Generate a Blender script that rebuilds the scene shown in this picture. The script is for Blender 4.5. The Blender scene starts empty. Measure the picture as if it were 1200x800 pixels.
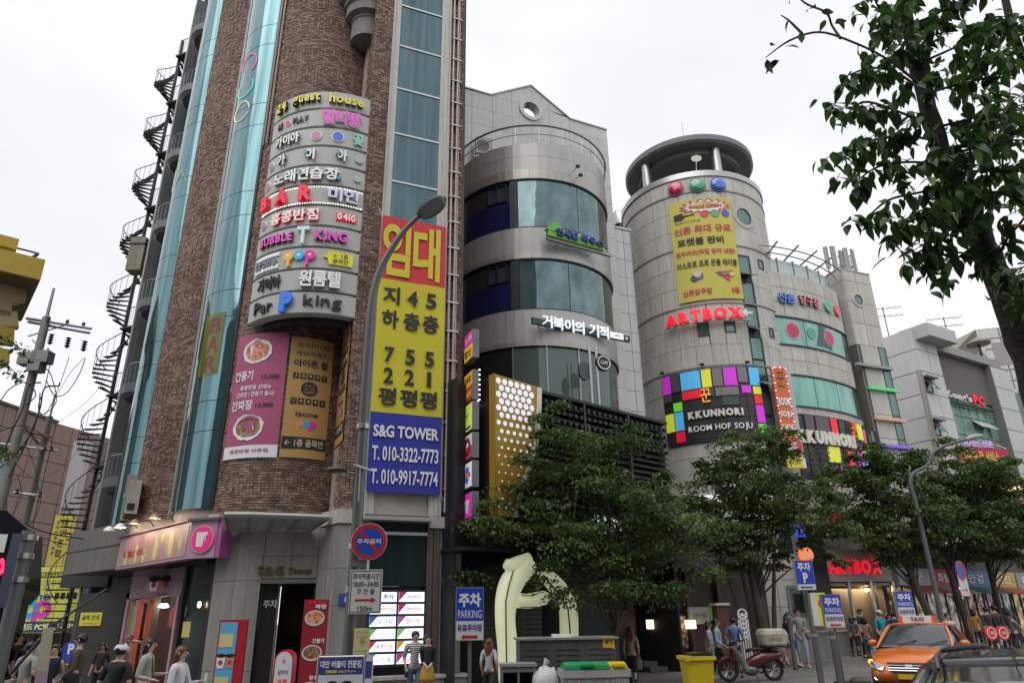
import bpy,bmesh,math,random
import numpy as np
from mathutils import Vector,Matrix
random.seed(7);rng=np.random.default_rng(7)
sc=bpy.context.scene;COL=sc.collection
PI=math.pi
# camera
CAMH=1.65;FPX=826.0;PITCH=math.radians(21.5);ROLL=-math.atan(33/2100)
_f=Vector((0,math.cos(PITCH),math.sin(PITCH)));_r0=Vector((1,0,0));_u0=_r0.cross(_f)
_r=_r0*math.cos(ROLL)+_u0*math.sin(ROLL);_u=-_r0*math.sin(ROLL)+_u0*math.cos(ROLL)
camd=bpy.data.cameras.new('camera');cam=bpy.data.objects.new('camera',camd);COL.objects.link(cam)
M3=Matrix((_r,_u,-_f)).transposed()
cam.matrix_world=Matrix.Translation((0,0,CAMH))@M3.to_4x4()
camd.sensor_width=36;camd.lens=FPX/1200*36;camd.clip_end=3000;camd.clip_start=0.05
sc.camera=cam
# sky and sun (bright overcast)
w=bpy.data.worlds.new('World');sc.world=w;w.use_nodes=True
nt=w.node_tree;nt.nodes.clear()
SUN_EL,SUN_AZ=math.radians(52),math.radians(205)
sky=nt.nodes.new('ShaderNodeTexSky');sky.sky_type='NISHITA';sky.sun_disc=False
sky.sun_elevation=SUN_EL;sky.sun_rotation=SUN_AZ
tc=nt.nodes.new('ShaderNodeTexCoord');mp=nt.nodes.new('ShaderNodeMapping');mp.inputs['Scale'].default_value=(1,1,2.2)
ns=nt.nodes.new('ShaderNodeTexNoise');ns.inputs['Scale'].default_value=1.1;ns.inputs['Detail'].default_value=5;ns.inputs['Roughness'].default_value=.5
cr=nt.nodes.new('ShaderNodeValToRGB')
cr.color_ramp.elements[0].position=.3;cr.color_ramp.elements[0].color=(7.2,7.35,7.65,1)
cr.color_ramp.elements[1].position=.62;cr.color_ramp.elements[1].color=(9.9,9.9,10.0,1)
mx=nt.nodes.new('ShaderNodeMixRGB');mx.inputs[0].default_value=.93
bg=nt.nodes.new('ShaderNodeBackground');bg.inputs[1].default_value=.105;wo=nt.nodes.new('ShaderNodeOutputWorld')
L=nt.links.new
L(tc.outputs['Generated'],mp.inputs[0]);L(mp.outputs[0],ns.inputs['Vector']);L(ns.outputs[0],cr.inputs[0])
L(sky.outputs[0],mx.inputs[1]);L(cr.outputs[0],mx.inputs[2]);L(mx.outputs[0],bg.inputs[0]);L(bg.outputs[0],wo.inputs[0])
sun=bpy.data.lights.new('sun','SUN');sun.energy=1.5;sun.angle=math.radians(60);sun.color=(1,.97,.92)
so=bpy.data.objects.new('sun',sun);COL.objects.link(so)
sd=Vector((math.sin(SUN_AZ)*math.cos(SUN_EL),math.cos(SUN_AZ)*math.cos(SUN_EL),math.sin(SUN_EL)))
so.rotation_euler=(-sd).to_track_quat('-Z','Y').to_euler();so.location=(0,0,60)
sc.view_settings.view_transform='Standard';sc.view_settings.look='None';sc.view_settings.gamma=1
sc.view_settings.exposure=.26
sc.cycles.max_bounces=5;sc.cycles.diffuse_bounces=2;sc.cycles.glossy_bounces=3;sc.cycles.transmission_bounces=4
sc.cycles.transparent_max_bounces=8;sc.cycles.use_denoising=True
# helpers
def ray(x,y):return(_f+_r*((x-600)/FPX)-_u*((y-400)/FPX))
def atY(x,y,Y):
 d=ray(x,y);return Vector((0,0,CAMH))+d*(Y/d.y)
def atZ(x,y,z):
 d=ray(x,y);return Vector((0,0,CAMH))+d*((z-CAMH)/d.z)
def gz(x,y=20):
 return-.065+.185*math.tanh((x-3)/5)
def srgb(r,g,b):
 f=lambda c:(c/255/12.92 if c/255<=.04045 else((c/255+.055)/1.055)**2.4)
 return(f(r),f(g),f(b))
MATS={}
def mat(name,col,rough=.6,metal=0,noise=0,nscale=3,bump=0,bscale=40,emit=0,spec=.5,alpha=1,coat=0,streak=0,rnd=0):
 if name in MATS:return MATS[name]
 m=bpy.data.materials.new(name);m.use_nodes=True;t=m.node_tree;p=t.nodes['Principled BSDF']
 c=(*col,1)
 p.inputs['Base Color'].default_value=c;p.inputs['Roughness'].default_value=rough;p.inputs['Metallic'].default_value=metal
 p.inputs['Specular IOR Level'].default_value=spec
 if coat:p.inputs['Coat Weight'].default_value=coat;p.inputs['Coat Roughness'].default_value=.05
 if emit:
  p.inputs['Emission Color'].default_value=c;p.inputs['Emission Strength'].default_value=emit
 if alpha<1:p.inputs['Alpha'].default_value=alpha
 if noise or bump or streak:
  g=t.nodes.new('ShaderNodeNewGeometry')
  if noise or streak:
   n=t.nodes.new('ShaderNodeTexNoise');n.inputs['Scale'].default_value=nscale;n.inputs['Detail'].default_value=6;n.inputs['Roughness'].default_value=.65
   t.links.new(g.outputs['Position'],n.inputs['Vector'])
   mr=t.nodes.new('ShaderNodeMapRange');mr.inputs['From Min'].default_value=.25;mr.inputs['From Max'].default_value=.75
   mr.inputs['To Min'].default_value=1-noise;mr.inputs['To Max'].default_value=1+noise
   t.links.new(n.outputs[0],mr.inputs[0]);out=mr.outputs[0]
   if streak:
    mp=t.nodes.new('ShaderNodeMapping');mp.inputs['Scale'].default_value=(5,5,.25)
    t.links.new(g.outputs['Position'],mp.inputs[0])
    n2=t.nodes.new('ShaderNodeTexNoise');n2.inputs['Scale'].default_value=1.3;n2.inputs['Detail'].default_value=5
    t.links.new(mp.outputs[0],n2.inputs['Vector'])
    m2=t.nodes.new('ShaderNodeMapRange');m2.inputs['From Min'].default_value=.3;m2.inputs['From Max'].default_value=.7
    m2.inputs['To Min'].default_value=1-streak;m2.inputs['To Max'].default_value=1+streak*.5
    t.links.new(n2.outputs[0],m2.inputs[0])
    mm=t.nodes.new('ShaderNodeMath');mm.operation='MULTIPLY';t.links.new(out,mm.inputs[0]);t.links.new(m2.outputs[0],mm.inputs[1]);out=mm.outputs[0]
   if rnd:
    oi=t.nodes.new('ShaderNodeObjectInfo');m3=t.nodes.new('ShaderNodeMapRange');m3.inputs['To Min'].default_value=1-rnd;m3.inputs['To Max'].default_value=1+rnd
    t.links.new(oi.outputs['Random'],m3.inputs[0]);mm3=t.nodes.new('ShaderNodeMath');mm3.operation='MULTIPLY';t.links.new(out,mm3.inputs[0]);t.links.new(m3.outputs[0],mm3.inputs[1]);out=mm3.outputs[0]
   v=t.nodes.new('ShaderNodeVectorMath');v.operation='SCALE';v.inputs[0].default_value=col
   t.links.new(out,v.inputs['Scale']);t.links.new(v.outputs[0],p.inputs['Base Color'])
  if bump:
   n=t.nodes.new('ShaderNodeTexNoise');n.inputs['Scale'].default_value=bscale;n.inputs['Detail'].default_value=3
   t.links.new(g.outputs['Position'],n.inputs['Vector'])
   b=t.nodes.new('ShaderNodeBump');b.inputs['Strength'].default_value=bump;b.inputs['Distance'].default_value=.02
   t.links.new(n.outputs[0],b.inputs['Height']);t.links.new(b.outputs[0],p.inputs['Normal'])
 MATS[name]=m;return m
def tint_mat(name,stops,rough=.75,objrand=False,bump=.25,bscale=60,attr='tint',thin=0):
 """colour picked per brick / leaf from an attribute or the object's random number"""
 if name in MATS:return MATS[name]
 m=bpy.data.materials.new(name);m.use_nodes=True;t=m.node_tree;p=t.nodes['Principled BSDF']
 if objrand:
  a=t.nodes.new('ShaderNodeObjectInfo');out=a.outputs['Random']
 else:
  a=t.nodes.new('ShaderNodeAttribute');a.attribute_name=attr;out=a.outputs['Fac']
 r=t.nodes.new('ShaderNodeValToRGB');r.color_ramp.elements[0].position=stops[0][0];r.color_ramp.elements[0].color=(*stops[0][1],1)
 r.color_ramp.elements[1].position=stops[-1][0];r.color_ramp.elements[1].color=(*stops[-1][1],1)
 for s_,c_ in stops[1:-1]:
  e=r.color_ramp.elements.new(s_);e.color=(*c_,1)
 t.links.new(out,r.inputs[0])
 g=t.nodes.new('ShaderNodeNewGeometry');n=t.nodes.new('ShaderNodeTexNoise');n.inputs['Scale'].default_value=.9;n.inputs['Detail'].default_value=6
 t.links.new(g.outputs['Position'],n.inputs['Vector'])
 mr=t.nodes.new('ShaderNodeMapRange');mr.inputs['From Min'].default_value=.3;mr.inputs['From Max'].default_value=.7;mr.inputs['To Min'].default_value=.8;mr.inputs['To Max'].default_value=1.18
 t.links.new(n.outputs[0],mr.inputs[0])
 v=t.nodes.new('ShaderNodeVectorMath');v.operation='SCALE'
 t.links.new(r.outputs[0],v.inputs[0]);t.links.new(mr.outputs[0],v.inputs['Scale']);t.links.new(v.outputs[0],p.inputs['Base Color'])
 p.inputs['Roughness'].default_value=rough
 if thin:
  tb=t.nodes.new('ShaderNodeBsdfTranslucent');mxs=t.nodes.new('ShaderNodeMixShader');mxs.inputs[0].default_value=thin;v2=t.nodes.new('ShaderNodeVectorMath');v2.operation='MULTIPLY';v2.inputs[1].default_value=(1.5,1.9,.9)
  t.links.new(v.outputs[0],v2.inputs[0]);t.links.new(v2.outputs[0],tb.inputs[0]);t.links.new(p.outputs[0],mxs.inputs[1]);t.links.new(tb.outputs[0],mxs.inputs[2]);t.links.new(mxs.outputs[0],t.nodes['Material Output'].inputs[0])
 MATS[name]=m;return m
def mixmat(name,c1,c2,scale,rough=.6,lo=.45,hi=.55,vec=(1,1,1),metal=0,emit=0,tex='noise'):
 """two-colour blotched material (food photographs on menus, bark, worn paint)"""
 if name in MATS:return MATS[name]
 m=bpy.data.materials.new(name);m.use_nodes=True;t=m.node_tree;p=t.nodes['Principled BSDF']
 g=t.nodes.new('ShaderNodeNewGeometry');mp=t.nodes.new('ShaderNodeMapping');mp.inputs['Scale'].default_value=vec
 n=t.nodes.new('ShaderNodeTexNoise' if tex=='noise' else 'ShaderNodeTexVoronoi');n.inputs['Scale'].default_value=scale
 if tex=='noise':n.inputs['Detail'].default_value=6;n.inputs['Roughness'].default_value=.7
 t.links.new(g.outputs['Position'],mp.inputs[0]);t.links.new(mp.outputs[0],n.inputs['Vector'])
 r=t.nodes.new('ShaderNodeValToRGB');r.color_ramp.elements[0].position=lo;r.color_ramp.elements[0].color=(*c1,1)
 r.color_ramp.elements[1].position=hi;r.color_ramp.elements[1].color=(*c2,1)
 t.links.new(n.outputs[0],r.inputs[0]);t.links.new(r.outputs[0],p.inputs['Base Color'])
 p.inputs['Roughness'].default_value=rough;p.inputs['Metallic'].default_value=metal
 if emit:t.links.new(r.outputs[0],p.inputs['Emission Color']);p.inputs['Emission Strength'].default_value=emit
 MATS[name]=m;return m
def glass(name,col,rough=.06,metal=.75,streaks=.35,vec=(3,3,.12)):
 """mirror-coated facade glass: tinted, with tone streaks in the colour and slightly wavy"""
 if name in MATS:return MATS[name]
 m=bpy.data.materials.new(name);m.use_nodes=True;t=m.node_tree;p=t.nodes['Principled BSDF']
 g=t.nodes.new('ShaderNodeNewGeometry');mp=t.nodes.new('ShaderNodeMapping');mp.inputs['Scale'].default_value=vec
 n=t.nodes.new('ShaderNodeTexNoise');n.inputs['Scale'].default_value=1.6;n.inputs['Detail'].default_value=4
 t.links.new(g.outputs['Position'],mp.inputs[0]);t.links.new(mp.outputs[0],n.inputs['Vector'])
 mr=t.nodes.new('ShaderNodeMapRange');mr.inputs['From Min'].default_value=.3;mr.inputs['From Max'].default_value=.7;mr.inputs['To Min'].default_value=1-streaks;mr.inputs['To Max'].default_value=1+streaks*.4
 t.links.new(n.outputs[0],mr.inputs[0])
 v=t.nodes.new('ShaderNodeVectorMath');v.operation='SCALE';v.inputs[0].default_value=col
 t.links.new(mr.outputs[0],v.inputs['Scale']);t.links.new(v.outputs[0],p.inputs['Base Color'])
 n2=t.nodes.new('ShaderNodeTexNoise');n2.inputs['Scale'].default_value=.8;t.links.new(g.outputs['Position'],n2.inputs['Vector'])
 b=t.nodes.new('ShaderNodeBump');b.inputs['Strength'].default_value=.12;b.inputs['Distance'].default_value=.1
 t.links.new(n2.outputs[0],b.inputs['Height']);t.links.new(b.outputs[0],p.inputs['Normal'])
 p.inputs['Roughness'].default_value=rough;p.inputs['Metallic'].default_value=metal
 MATS[name]=m;return m
class Flat:
 def __init__(s,x,y,ang):s.x,s.y,s.a=x,y,math.radians(ang);s.R=None;s.c,s.sn=math.cos(s.a),math.sin(s.a)
 def pt(s,q,z,n=0):return(s.x+s.c*q+s.sn*n,s.y+s.sn*q-s.c*n,z)
 def ang(s,q):return s.a
 def hit(s,px,py):
  d=ray(px,py);t=(s.x*-s.sn+s.y*s.c)/(d.x*-s.sn+d.y*s.c);p=Vector((0,0,CAMH))+d*t
  return(p.x-s.x)*s.c+(p.y-s.y)*s.sn,p.z
def flat2(p0,p1):
 f=Flat(p0[0],p0[1],math.degrees(math.atan2(p1[1]-p0[1],p1[0]-p0[0])));f.L=math.dist(p0,p1);return f
class Arc:
 """convex cylinder wall: centre, radius; s = 0 at angle a0 (deg), s grows to the right (counter-clockwise)"""
 def __init__(s,cx,cy,R,a0):s.cx,s.cy,s.R,s.a0=cx,cy,R,math.radians(a0)
 def pt(s,q,z,n=0):
  t=s.a0+q/s.R;return(s.cx+(s.R+n)*math.cos(t),s.cy+(s.R+n)*math.sin(t),z)
 def ang(s,q):return s.a0+q/s.R+PI/2
 def hit(s,px,py):
  d=ray(px,py);ox,oy=-s.cx,-s.cy
  a=d.x**2+d.y**2;b=2*(ox*d.x+oy*d.y);c=ox*ox+oy*oy-s.R**2;D=max(b*b-4*a*c,0)
  t=(-b-math.sqrt(D))/2/a;x,y,z=d.x*t,d.y*t,CAMH+d.z*t
  return(((math.atan2(y-s.cy,x-s.cx)-s.a0+PI)%(2*PI))-PI)*s.R,z
def arc2(p0,p1,sag):
 """arc from left end p0 to right end p1, bulging outwards by sag"""
 h=math.dist(p0,p1)/2;R=(h*h+sag*sag)/2/sag;ux,uy=(p1[0]-p0[0])/2/h,(p1[1]-p0[1])/2/h
 mx,my=(p0[0]+p1[0])/2,(p0[1]+p1[1])/2;cx,cy=mx-uy*(R-sag),my+ux*(R-sag)
 A=Arc(cx,cy,R,math.degrees(math.atan2(p0[1]-cy,p0[0]-cx)));A.L=2*math.asin(min(1,h/R))*R;return A
class MB:
 def __init__(s):s.v=[];s.f=[];s.m=[];s.mi=0
 def add(s,vs,fs):
  o=len(s.v);s.v+=[tuple(p)for p in vs];s.f+=[tuple(i+o for i in f)for f in fs];s.m+=[s.mi]*len(fs);return s
 def box(s,x0,x1,y0,y1,z0,z1):
  return s.add([(x,y,z)for z in(z0,z1)for y in(y0,y1)for x in(x0,x1)],[(0,2,3,1),(4,5,7,6),(0,1,5,4),(2,6,7,3),(0,4,6,2),(1,3,7,5)])
 def slab(s,M,s0,s1,z0,z1,n0,n1,step=9):
  k=1 if M.R is None else max(1,math.ceil(abs(s1-s0)/M.R*57.3/step));vs=[]
  for i in range(k+1):
   q=s0+(s1-s0)*i/k
   vs+=[M.pt(q,z0,n0),M.pt(q,z0,n1),M.pt(q,z1,n1),M.pt(q,z1,n0)]
  fs=[]
  for i in range(k):
   a=4*i;b=a+4
   fs+=[(a+1,b+1,b+2,a+2),(a+2,b+2,b+3,a+3),(a+3,b+3,b,a),(a,b,b+1,a+1)]
  fs+=[(0,1,2,3),(4*k+3,4*k+2,4*k+1,4*k)]
  return s.add(vs,fs)
 def poly(s,M,pts,n0,n1):
  k=len(pts);vs=[M.pt(a,b,n1)for a,b in pts]+[M.pt(a,b,n0)for a,b in pts]
  return s.add(vs,[tuple(range(k)),tuple(range(2*k-1,k-1,-1))]+[(i,i+k,(i+1)%k+k,(i+1)%k)for i in range(k)])
 def disc(s,M,q,z,r,n0,n1,k=20,rz=None):
  rz=rz or r;return s.poly(M,[(q+r*math.cos(2*PI*i/k),z+rz*math.sin(2*PI*i/k))for i in range(k)],n0,n1)
 def ring(s,M,q,z,r0,r1,n0,n1,k=24):
  for i in range(k):
   a,b=2*PI*i/k,2*PI*(i+1)/k
   s.poly(M,[(q+r0*math.cos(a),z+r0*math.sin(a)),(q+r1*math.cos(a),z+r1*math.sin(a)),(q+r1*math.cos(b),z+r1*math.sin(b)),(q+r0*math.cos(b),z+r0*math.sin(b))],n0,n1)
  return s
 def tube(s,pts,r,k=6,cap=True):
  pts=[Vector(p)for p in pts];rr=r if isinstance(r,(list,tuple))else[r]*len(pts);vs=[];up=None
  for i,p in enumerate(pts):
   d=(pts[min(i+1,len(pts)-1)]-pts[max(i-1,0)])
   if d.length<1e-9:d=Vector((0,0,1))
   d.normalize()
   if up is None:up=Vector((0,0,1))if abs(d.z)<.9 else Vector((1,0,0))
   a=d.cross(up)
   if a.length<1e-4:a=d.cross(Vector((.3,1,.2)))
   a.normalize();b=d.cross(a);up=-b if(-b).dot(up)>0 else b
   b=d.cross(a)
   for j in range(k):
    t=2*PI*j/k;vs.append(p+(a*math.cos(t)+b*math.sin(t))*rr[i])
  n=len(pts);fs=[(i*k+j,i*k+(j+1)%k,(i+1)*k+(j+1)%k,(i+1)*k+j)for i in range(n-1)for j in range(k)]
  if cap:fs+=[tuple(range(k-1,-1,-1)),tuple((n-1)*k+j for j in range(k))]
  return s.add(vs,fs)
 def lathe(s,prof,c=(0,0,0),k=24,a0=0,a1=2*PI):
  full=abs(a1-a0-2*PI)<1e-6;m=k if full else k+1;vs=[]
  for i in range(m):
   t=a0+(a1-a0)*i/k
   vs+=[(c[0]+r*math.cos(t),c[1]+r*math.sin(t),c[2]+z)for r,z in prof]
  n=len(prof);fs=[]
  for i in range(k):
   j=(i+1)%m
   fs+=[(i*n+q,j*n+q,j*n+q+1,i*n+q+1)for q in range(n-1)]
  return s.add(vs,fs)
 def loft(s,rings,cap=True):
  """skin a list of equally long vertex rings"""
  k=len(rings[0]);vs=[p for r in rings for p in r];n=len(rings)
  fs=[(i*k+j,i*k+(j+1)%k,(i+1)*k+(j+1)%k,(i+1)*k+j)for i in range(n-1)for j in range(k)]
  if cap:fs+=[tuple(range(k-1,-1,-1)),tuple((n-1)*k+j for j in range(k))]
  return s.add(vs,fs)
 def ball(s,c,rx,ry=None,rz=None,k=10,m=7):
  ry=ry or rx;rz=rz or rx;vs=[]
  for i in range(m+1):
   t=PI*i/m
   vs+=[(c[0]+rx*math.sin(t)*math.cos(2*PI*j/k),c[1]+ry*math.sin(t)*math.sin(2*PI*j/k),c[2]+rz*math.cos(t))for j in range(k)]
  return s.add(vs,[(i*k+j,(i+1)*k+j,(i+1)*k+(j+1)%k,i*k+(j+1)%k)for i in range(m)for j in range(k)])
 def mesh(s,name,mats,off=(0,0,0),smooth=False):
  me=bpy.data.meshes.new(name)
  me.from_pydata([(a-off[0],b-off[1],c-off[2])for a,b,c in s.v],[],s.f)
  for m in(mats if isinstance(mats,(list,tuple))else[mats]):me.materials.append(m)
  if max(s.m,default=0):me.polygons.foreach_set('material_index',s.m)
  bm=bmesh.new();bm.from_mesh(me);bmesh.ops.recalc_face_normals(bm,faces=bm.faces);bm.to_mesh(me);bm.free()
  if smooth:
   me.polygons.foreach_set('use_smooth',[True]*len(me.polygons))
   if smooth!='all':me.set_sharp_from_angle(angle=math.radians(40))
  return me
 def build(s,name,mats,parent=None,smooth=False,**tags):
  o=bpy.data.objects.new(name,s.mesh(name,mats,wloc(parent),smooth));COL.objects.link(o)
  if parent is not None:o.parent=parent
  for k_,v_ in tags.items():o[k_]=v_
  return o
LOCAL=set()
def wloc(o):
 if o is None or o.name in LOCAL:return Vector((0,0,0))
 v=Vector(o.location)
 while o.parent is not None:
  o=o.parent
  if o.name in LOCAL:return Vector((0,0,0))
  v+=Vector(o.location)
 return v
def thing(name,label,cat,loc=(0,0,0),rz=0,group=None,local=False):
 o=bpy.data.objects.new(name,None);COL.objects.link(o);o.location=loc;o.rotation_euler=(0,0,rz)
 o.empty_display_size=.2;o['label']=label;o['category']=cat
 if group:o['group']=group
 if local or rz:LOCAL.add(o.name)
 return o
def copy_tree(o,parent=None):
 c=o.copy();COL.objects.link(c)
 if parent is not None:c.parent=parent
 if o.name in LOCAL:LOCAL.add(c.name)
 for ch in list(o.children):copy_tree(ch,c)
 return c
def shared(name,me,parent,loc,rz=0,scale=None):
 o=bpy.data.objects.new(name,me);COL.objects.link(o);o.parent=parent
 o.location=Vector(loc)-wloc(parent);o.rotation_euler=(0,0,rz)
 if scale:o.scale=scale
 return o
_FC={}
def glyphs(body,bold=.02,ext=0,res=2):
 key=(body,bold,ext,res)
 if key not in _FC:
  c=bpy.data.curves.new('lettering','FONT');c.body=body;c.size=1;c.resolution_u=res;c.offset=bold;c.extrude=ext
  o=bpy.data.objects.new('lettering',c)
  m=bpy.data.meshes.new_from_object(o)
  v=np.zeros(len(m.vertices)*3);m.vertices.foreach_get('co',v);v=v.reshape(-1,3)
  f=[tuple(p.vertices)for p in m.polygons]
  bpy.data.objects.remove(o);bpy.data.curves.remove(c);bpy.data.meshes.remove(m)
  _FC[key]=(v,f)
 return _FC[key]
def text(M,q,z,body,wid,hei,mt,parent,n=.006,depth=0,bold=.02,name='lettering',shear=0,target=None,keep=False,res=3):
 """flat or solid lettering centred at (q, z) of wall map M, wid x hei metres"""
 v,f=glyphs(body,bold,.5 if depth else 0,res)
 if not len(v):return None
 if body=='1':wid*=.45
 x0,y0=v[:,0].min(),v[:,1].min();sx=wid/max(v[:,0].max()-x0,1e-6);sy=hei/max(v[:,1].max()-y0,1e-6)
 if keep:sx=sy
 mid=(v[:,0].max()-x0)/2
 vs=[M.pt(q+(a-x0-mid)*sx+shear*(b-y0)*sy,z+(b-y0)*sy-hei/2,n+(c+.5)*depth if depth else n)for a,b,c in v]
 mb=target or MB();mb.add(vs,f)
 return None if target else mb.build(name,mt,parent)
def letters(M,q,z,body,wid,hei,mt,parent,n=.02,depth=.06,bold=.03,name='letter',face=None):
 """channel letters: every character an object of its own"""
 ch=[];x=0
 for c in body:
  if c==' ':x+=.35;continue
  v,f=glyphs(c,bold,.5);a,b=v[:,0].min(),v[:,0].max()
  ch.append((x-a,v,f));x+=(b-a)+(.1 if ord(c)<1000 else.07)
 wid*=.5+.5*min(1,1);tot=x-.07;y0=min(v[:,1].min()for _,v,_ in ch);y1=max(v[:,1].max()for _,v,_ in ch);sx=wid/tot;sy=hei/(y1-y0)
 for dx,v,f in ch:
  mb=MB();vs=[M.pt(q-wid/2+(a+dx)*sx,z+(b-y0)*sy-hei/2,n+(c+.5)*depth)for a,b,c in v]
  if face is not None:
   top=[all(v[i,2]>.49 for i in g)for g in f]
   mb.mi=1;mb.add(vs,[g for g,t in zip(f,top)if t]);mb.mi=0;k=len(vs)
   mb.add(vs,[g for g,t in zip(f,top)if not t]);mb.build(name,[mt,face],parent)
  else:mb.add(vs,f);mb.build(name,mt,parent)
_PM={}
def panels(M,S,Z,mt,parent,name='panel',n=0,t=.03,gap=.012,skip=None,jit=.004,cap=300,count=None):
 objs=[]
 for j in range(len(Z)-1):
  for i in range(len(S)-1):
   s0,s1,z0,z1=S[i],S[i+1],Z[j],Z[j+1]
   if skip and skip(s0,s1,z0,z1):continue
   w_,h_=round(s1-s0-gap,3),round(z1-z0-gap,3)
   key=(w_,h_,M.R,t,mt.name)
   if key not in _PM:
    L_=Flat(0,0,0)if M.R is None else Arc(0,M.R,M.R,-90)
    mb=MB();mb.slab(L_,-w_/2,w_/2,-h_/2,h_/2,0,t,step=6);_PM[key]=mb.mesh(name,mt)
   sm=(s0+s1)/2;p=M.pt(sm,(z0+z1)/2,n+random.uniform(-jit,jit))
   objs.append(shared(name,_PM[key],parent,p,M.ang(sm)))
 return objs
def wins(M,s0,s1,z0,z1,parent,gm,fm,cols=1,rows=1,fr=.05,n=-.08,name='window',proud=.03):
 """a window: frame object with its panes as sub-parts"""
 mb=MB();S=[s0+(s1-s0)*i/cols for i in range(cols+1)];Z=[z0+(z1-z0)*i/rows for i in range(rows+1)]
 for a in S:mb.slab(M,a-fr/2,a+fr/2,z0,z1,n,proud)
 for b in Z:mb.slab(M,s0,s1,b-fr/2,b+fr/2,n,proud-.003)
 w_=mb.build(name,fm,parent)
 for i in range(cols):
  for j in range(rows):
   MB().slab(M,S[i]+fr/2,S[i+1]-fr/2,Z[j]+fr/2,Z[j+1]-fr/2,n,n+.03).build('pane',gm,w_,smooth=M.R is not None)
 return w_
def spline(pts,rr,k=5):
 P=[Vector(p)for p in pts];O,R_=[],[]
 for i in range(len(P)-1):
  p0,p1,p2,p3=P[max(i-1,0)],P[i],P[i+1],P[min(i+2,len(P)-1)]
  for j in range(k):
   t=j/k;O.append(.5*((2*p1)+(p2-p0)*t+(2*p0-5*p1+4*p2-p3)*t*t+(3*p1-p0-3*p2+p3)*t**3));R_.append(rr[i]+(rr[i+1]-rr[i])*t)
 O.append(P[-1]);R_.append(rr[-1]);return O,R_
def lin(a,b,k):return[a+(b-a)*i/k for i in range(k+1)]
# materials
WHITE=mat('white paint',(.75,.75,.74),.5,noise=.06,nscale=2)
DARK=mat('dark metal',(.03,.032,.035),.45,.3,noise=.2)
BLACK=mat('black',(.012,.012,.013),.5)
STEEL=mat('steel',(.42,.42,.42),.35,.8,noise=.1,nscale=5)
SILVER=mat('silver trim',(.42,.43,.43),.5,.3,noise=.08)
MORTAR=mat('mortar',(.40,.36,.32),.95,noise=.25,nscale=1.2,bump=.3)
STONE=mat('grey granite',(.27,.265,.245),.6,noise=.14,nscale=7,bump=.1,bscale=90,streak=.16,rnd=.07)
STONE2=mat('pale stone',(.46,.44,.40),.65,noise=.1,nscale=5,streak=.15)
TUBE=glass('teal tube glass',(.15,.27,.30),.07,.8,.5)
TUBEWIN=glass('column window glass',(.10,.17,.19),.07,.6)
DKGLASS=glass('dark window glass',(.03,.05,.055),.06,.3)
FRAMEW=mat('cream window frame',(.52,.50,.47),.5,noise=.1,streak=.15)
BANDM=mat('sign band grey',(.46,.47,.44),.5,noise=.07,nscale=3)
BRICKS=[(0,(.09,.058,.047)),(.3,(.165,.098,.078)),(.6,(.23,.14,.112)),(1,(.32,.215,.178))]
BRM=tint_mat('red brick',BRICKS)
BRO=tint_mat('red brick single',BRICKS,objrand=True)
PINKM=mat('pink panel',(.42,.24,.33),.45,noise=.08)
MAG=mat('magenta',(.55,.02,.22),.4)
LTY=mat('warm lamp',(1,.72,.4),emit=9)
# brick tower
TW=thing('brick_tower','tall brown brick tower with rounded corner, teal glass strips and a granite ground floor','building',(-6,22,0))
B_=(-4.56,18.69);C_=(-5.15,19.95);D_=(-8.29,19.6);E_=(-10.02,21.32);G_=(-12.47,23.77);H_=(-13.95,25.25);I_=(-15.5,26.8)
F1=Flat(*B_,22.5);RET=flat2(C_,B_);CYL=arc2(D_,C_,.68);T2=arc2(E_,D_,.5);BS=arc2(G_,E_,.65);T1=arc2(H_,G_,.45);DK=flat2(I_,H_)
ZT=33.0
pts=[DK.pt(0,0,-.9),DK.pt(DK.L,0,-.9)]
for A in(T1,BS,T2,CYL):pts+=[A.pt(A.L*i/10,0,-.06)for i in range(11)]
pts+=[RET.pt(RET.L,0,-.06),F1.pt(.0,0,-.06),F1.pt(3.22,0,-.06),F1.pt(3.22,0,-9),DK.pt(0,0,-9)]
pl=[(p[0],p[1])for p in pts]
mb=MB();k=len(pl)
mb.add([(x,y,4.3)for x,y in pl]+[(x,y,ZT)for x,y in pl],[tuple(range(k-1,-1,-1)),tuple(range(k,2*k))]+[(i,(i+1)%k,(i+1)%k+k,i+k)for i in range(k)])
mb.build('wall',MORTAR,TW)
mb=MB();mb.add([(x,y,ZT)for x,y in pl]+[(x,y,ZT+.4)for x,y in pl],[tuple(range(k,2*k)),tuple(range(k-1,-1,-1))]+[(i,(i+1)%k,(i+1)%k+k,i+k)for i in range(k)])
mb.build('roof',STONE2,TW)
BL,BH,PIT=.2,.062,.077
def brick_rows(M,s0,s1,z0,z1,seed=0):
 r=random.Random(seed);out=[];r0_=[r.choice((0,0,1,2))for _ in range(40)]
 j=0;z=z0
 while z<z1:
  zone=((j+r0_[j//7%40])//7)%2
  if zone:w_,off=.105,0
  else:w_,off=.2,(.1 if j%2 else 0)
  q=s0-off
  while q<s1-.02:
   a,b=max(q,s0),min(q+w_-.012,s1)
   if b-a>.03:
    pr=-.006*r.random()
    if zone and(int(round((q-s0)/w_))%2):pr-=r.choice((.004,.009,.013))
    if not zone and r.random()<.12:pr-=.015
    out.append((M,a,b,z,pr))
   q+=w_
  z+=PIT;j+=1
 return out
allb=brick_rows(F1,0,.6,4.42,24.5,1)+brick_rows(F1,2.76,3.22,4.42,24.5,2)+brick_rows(RET,0,RET.L,4.42,27,3)+brick_rows(CYL,0,CYL.L,4.42,27,4)+brick_rows(BS,0,BS.L,4.6,30,5)
front=[b for b in allb if b[3]<5.35 and b[0]in(CYL,F1,RET)and b[2]-b[1]>.09]
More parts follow.
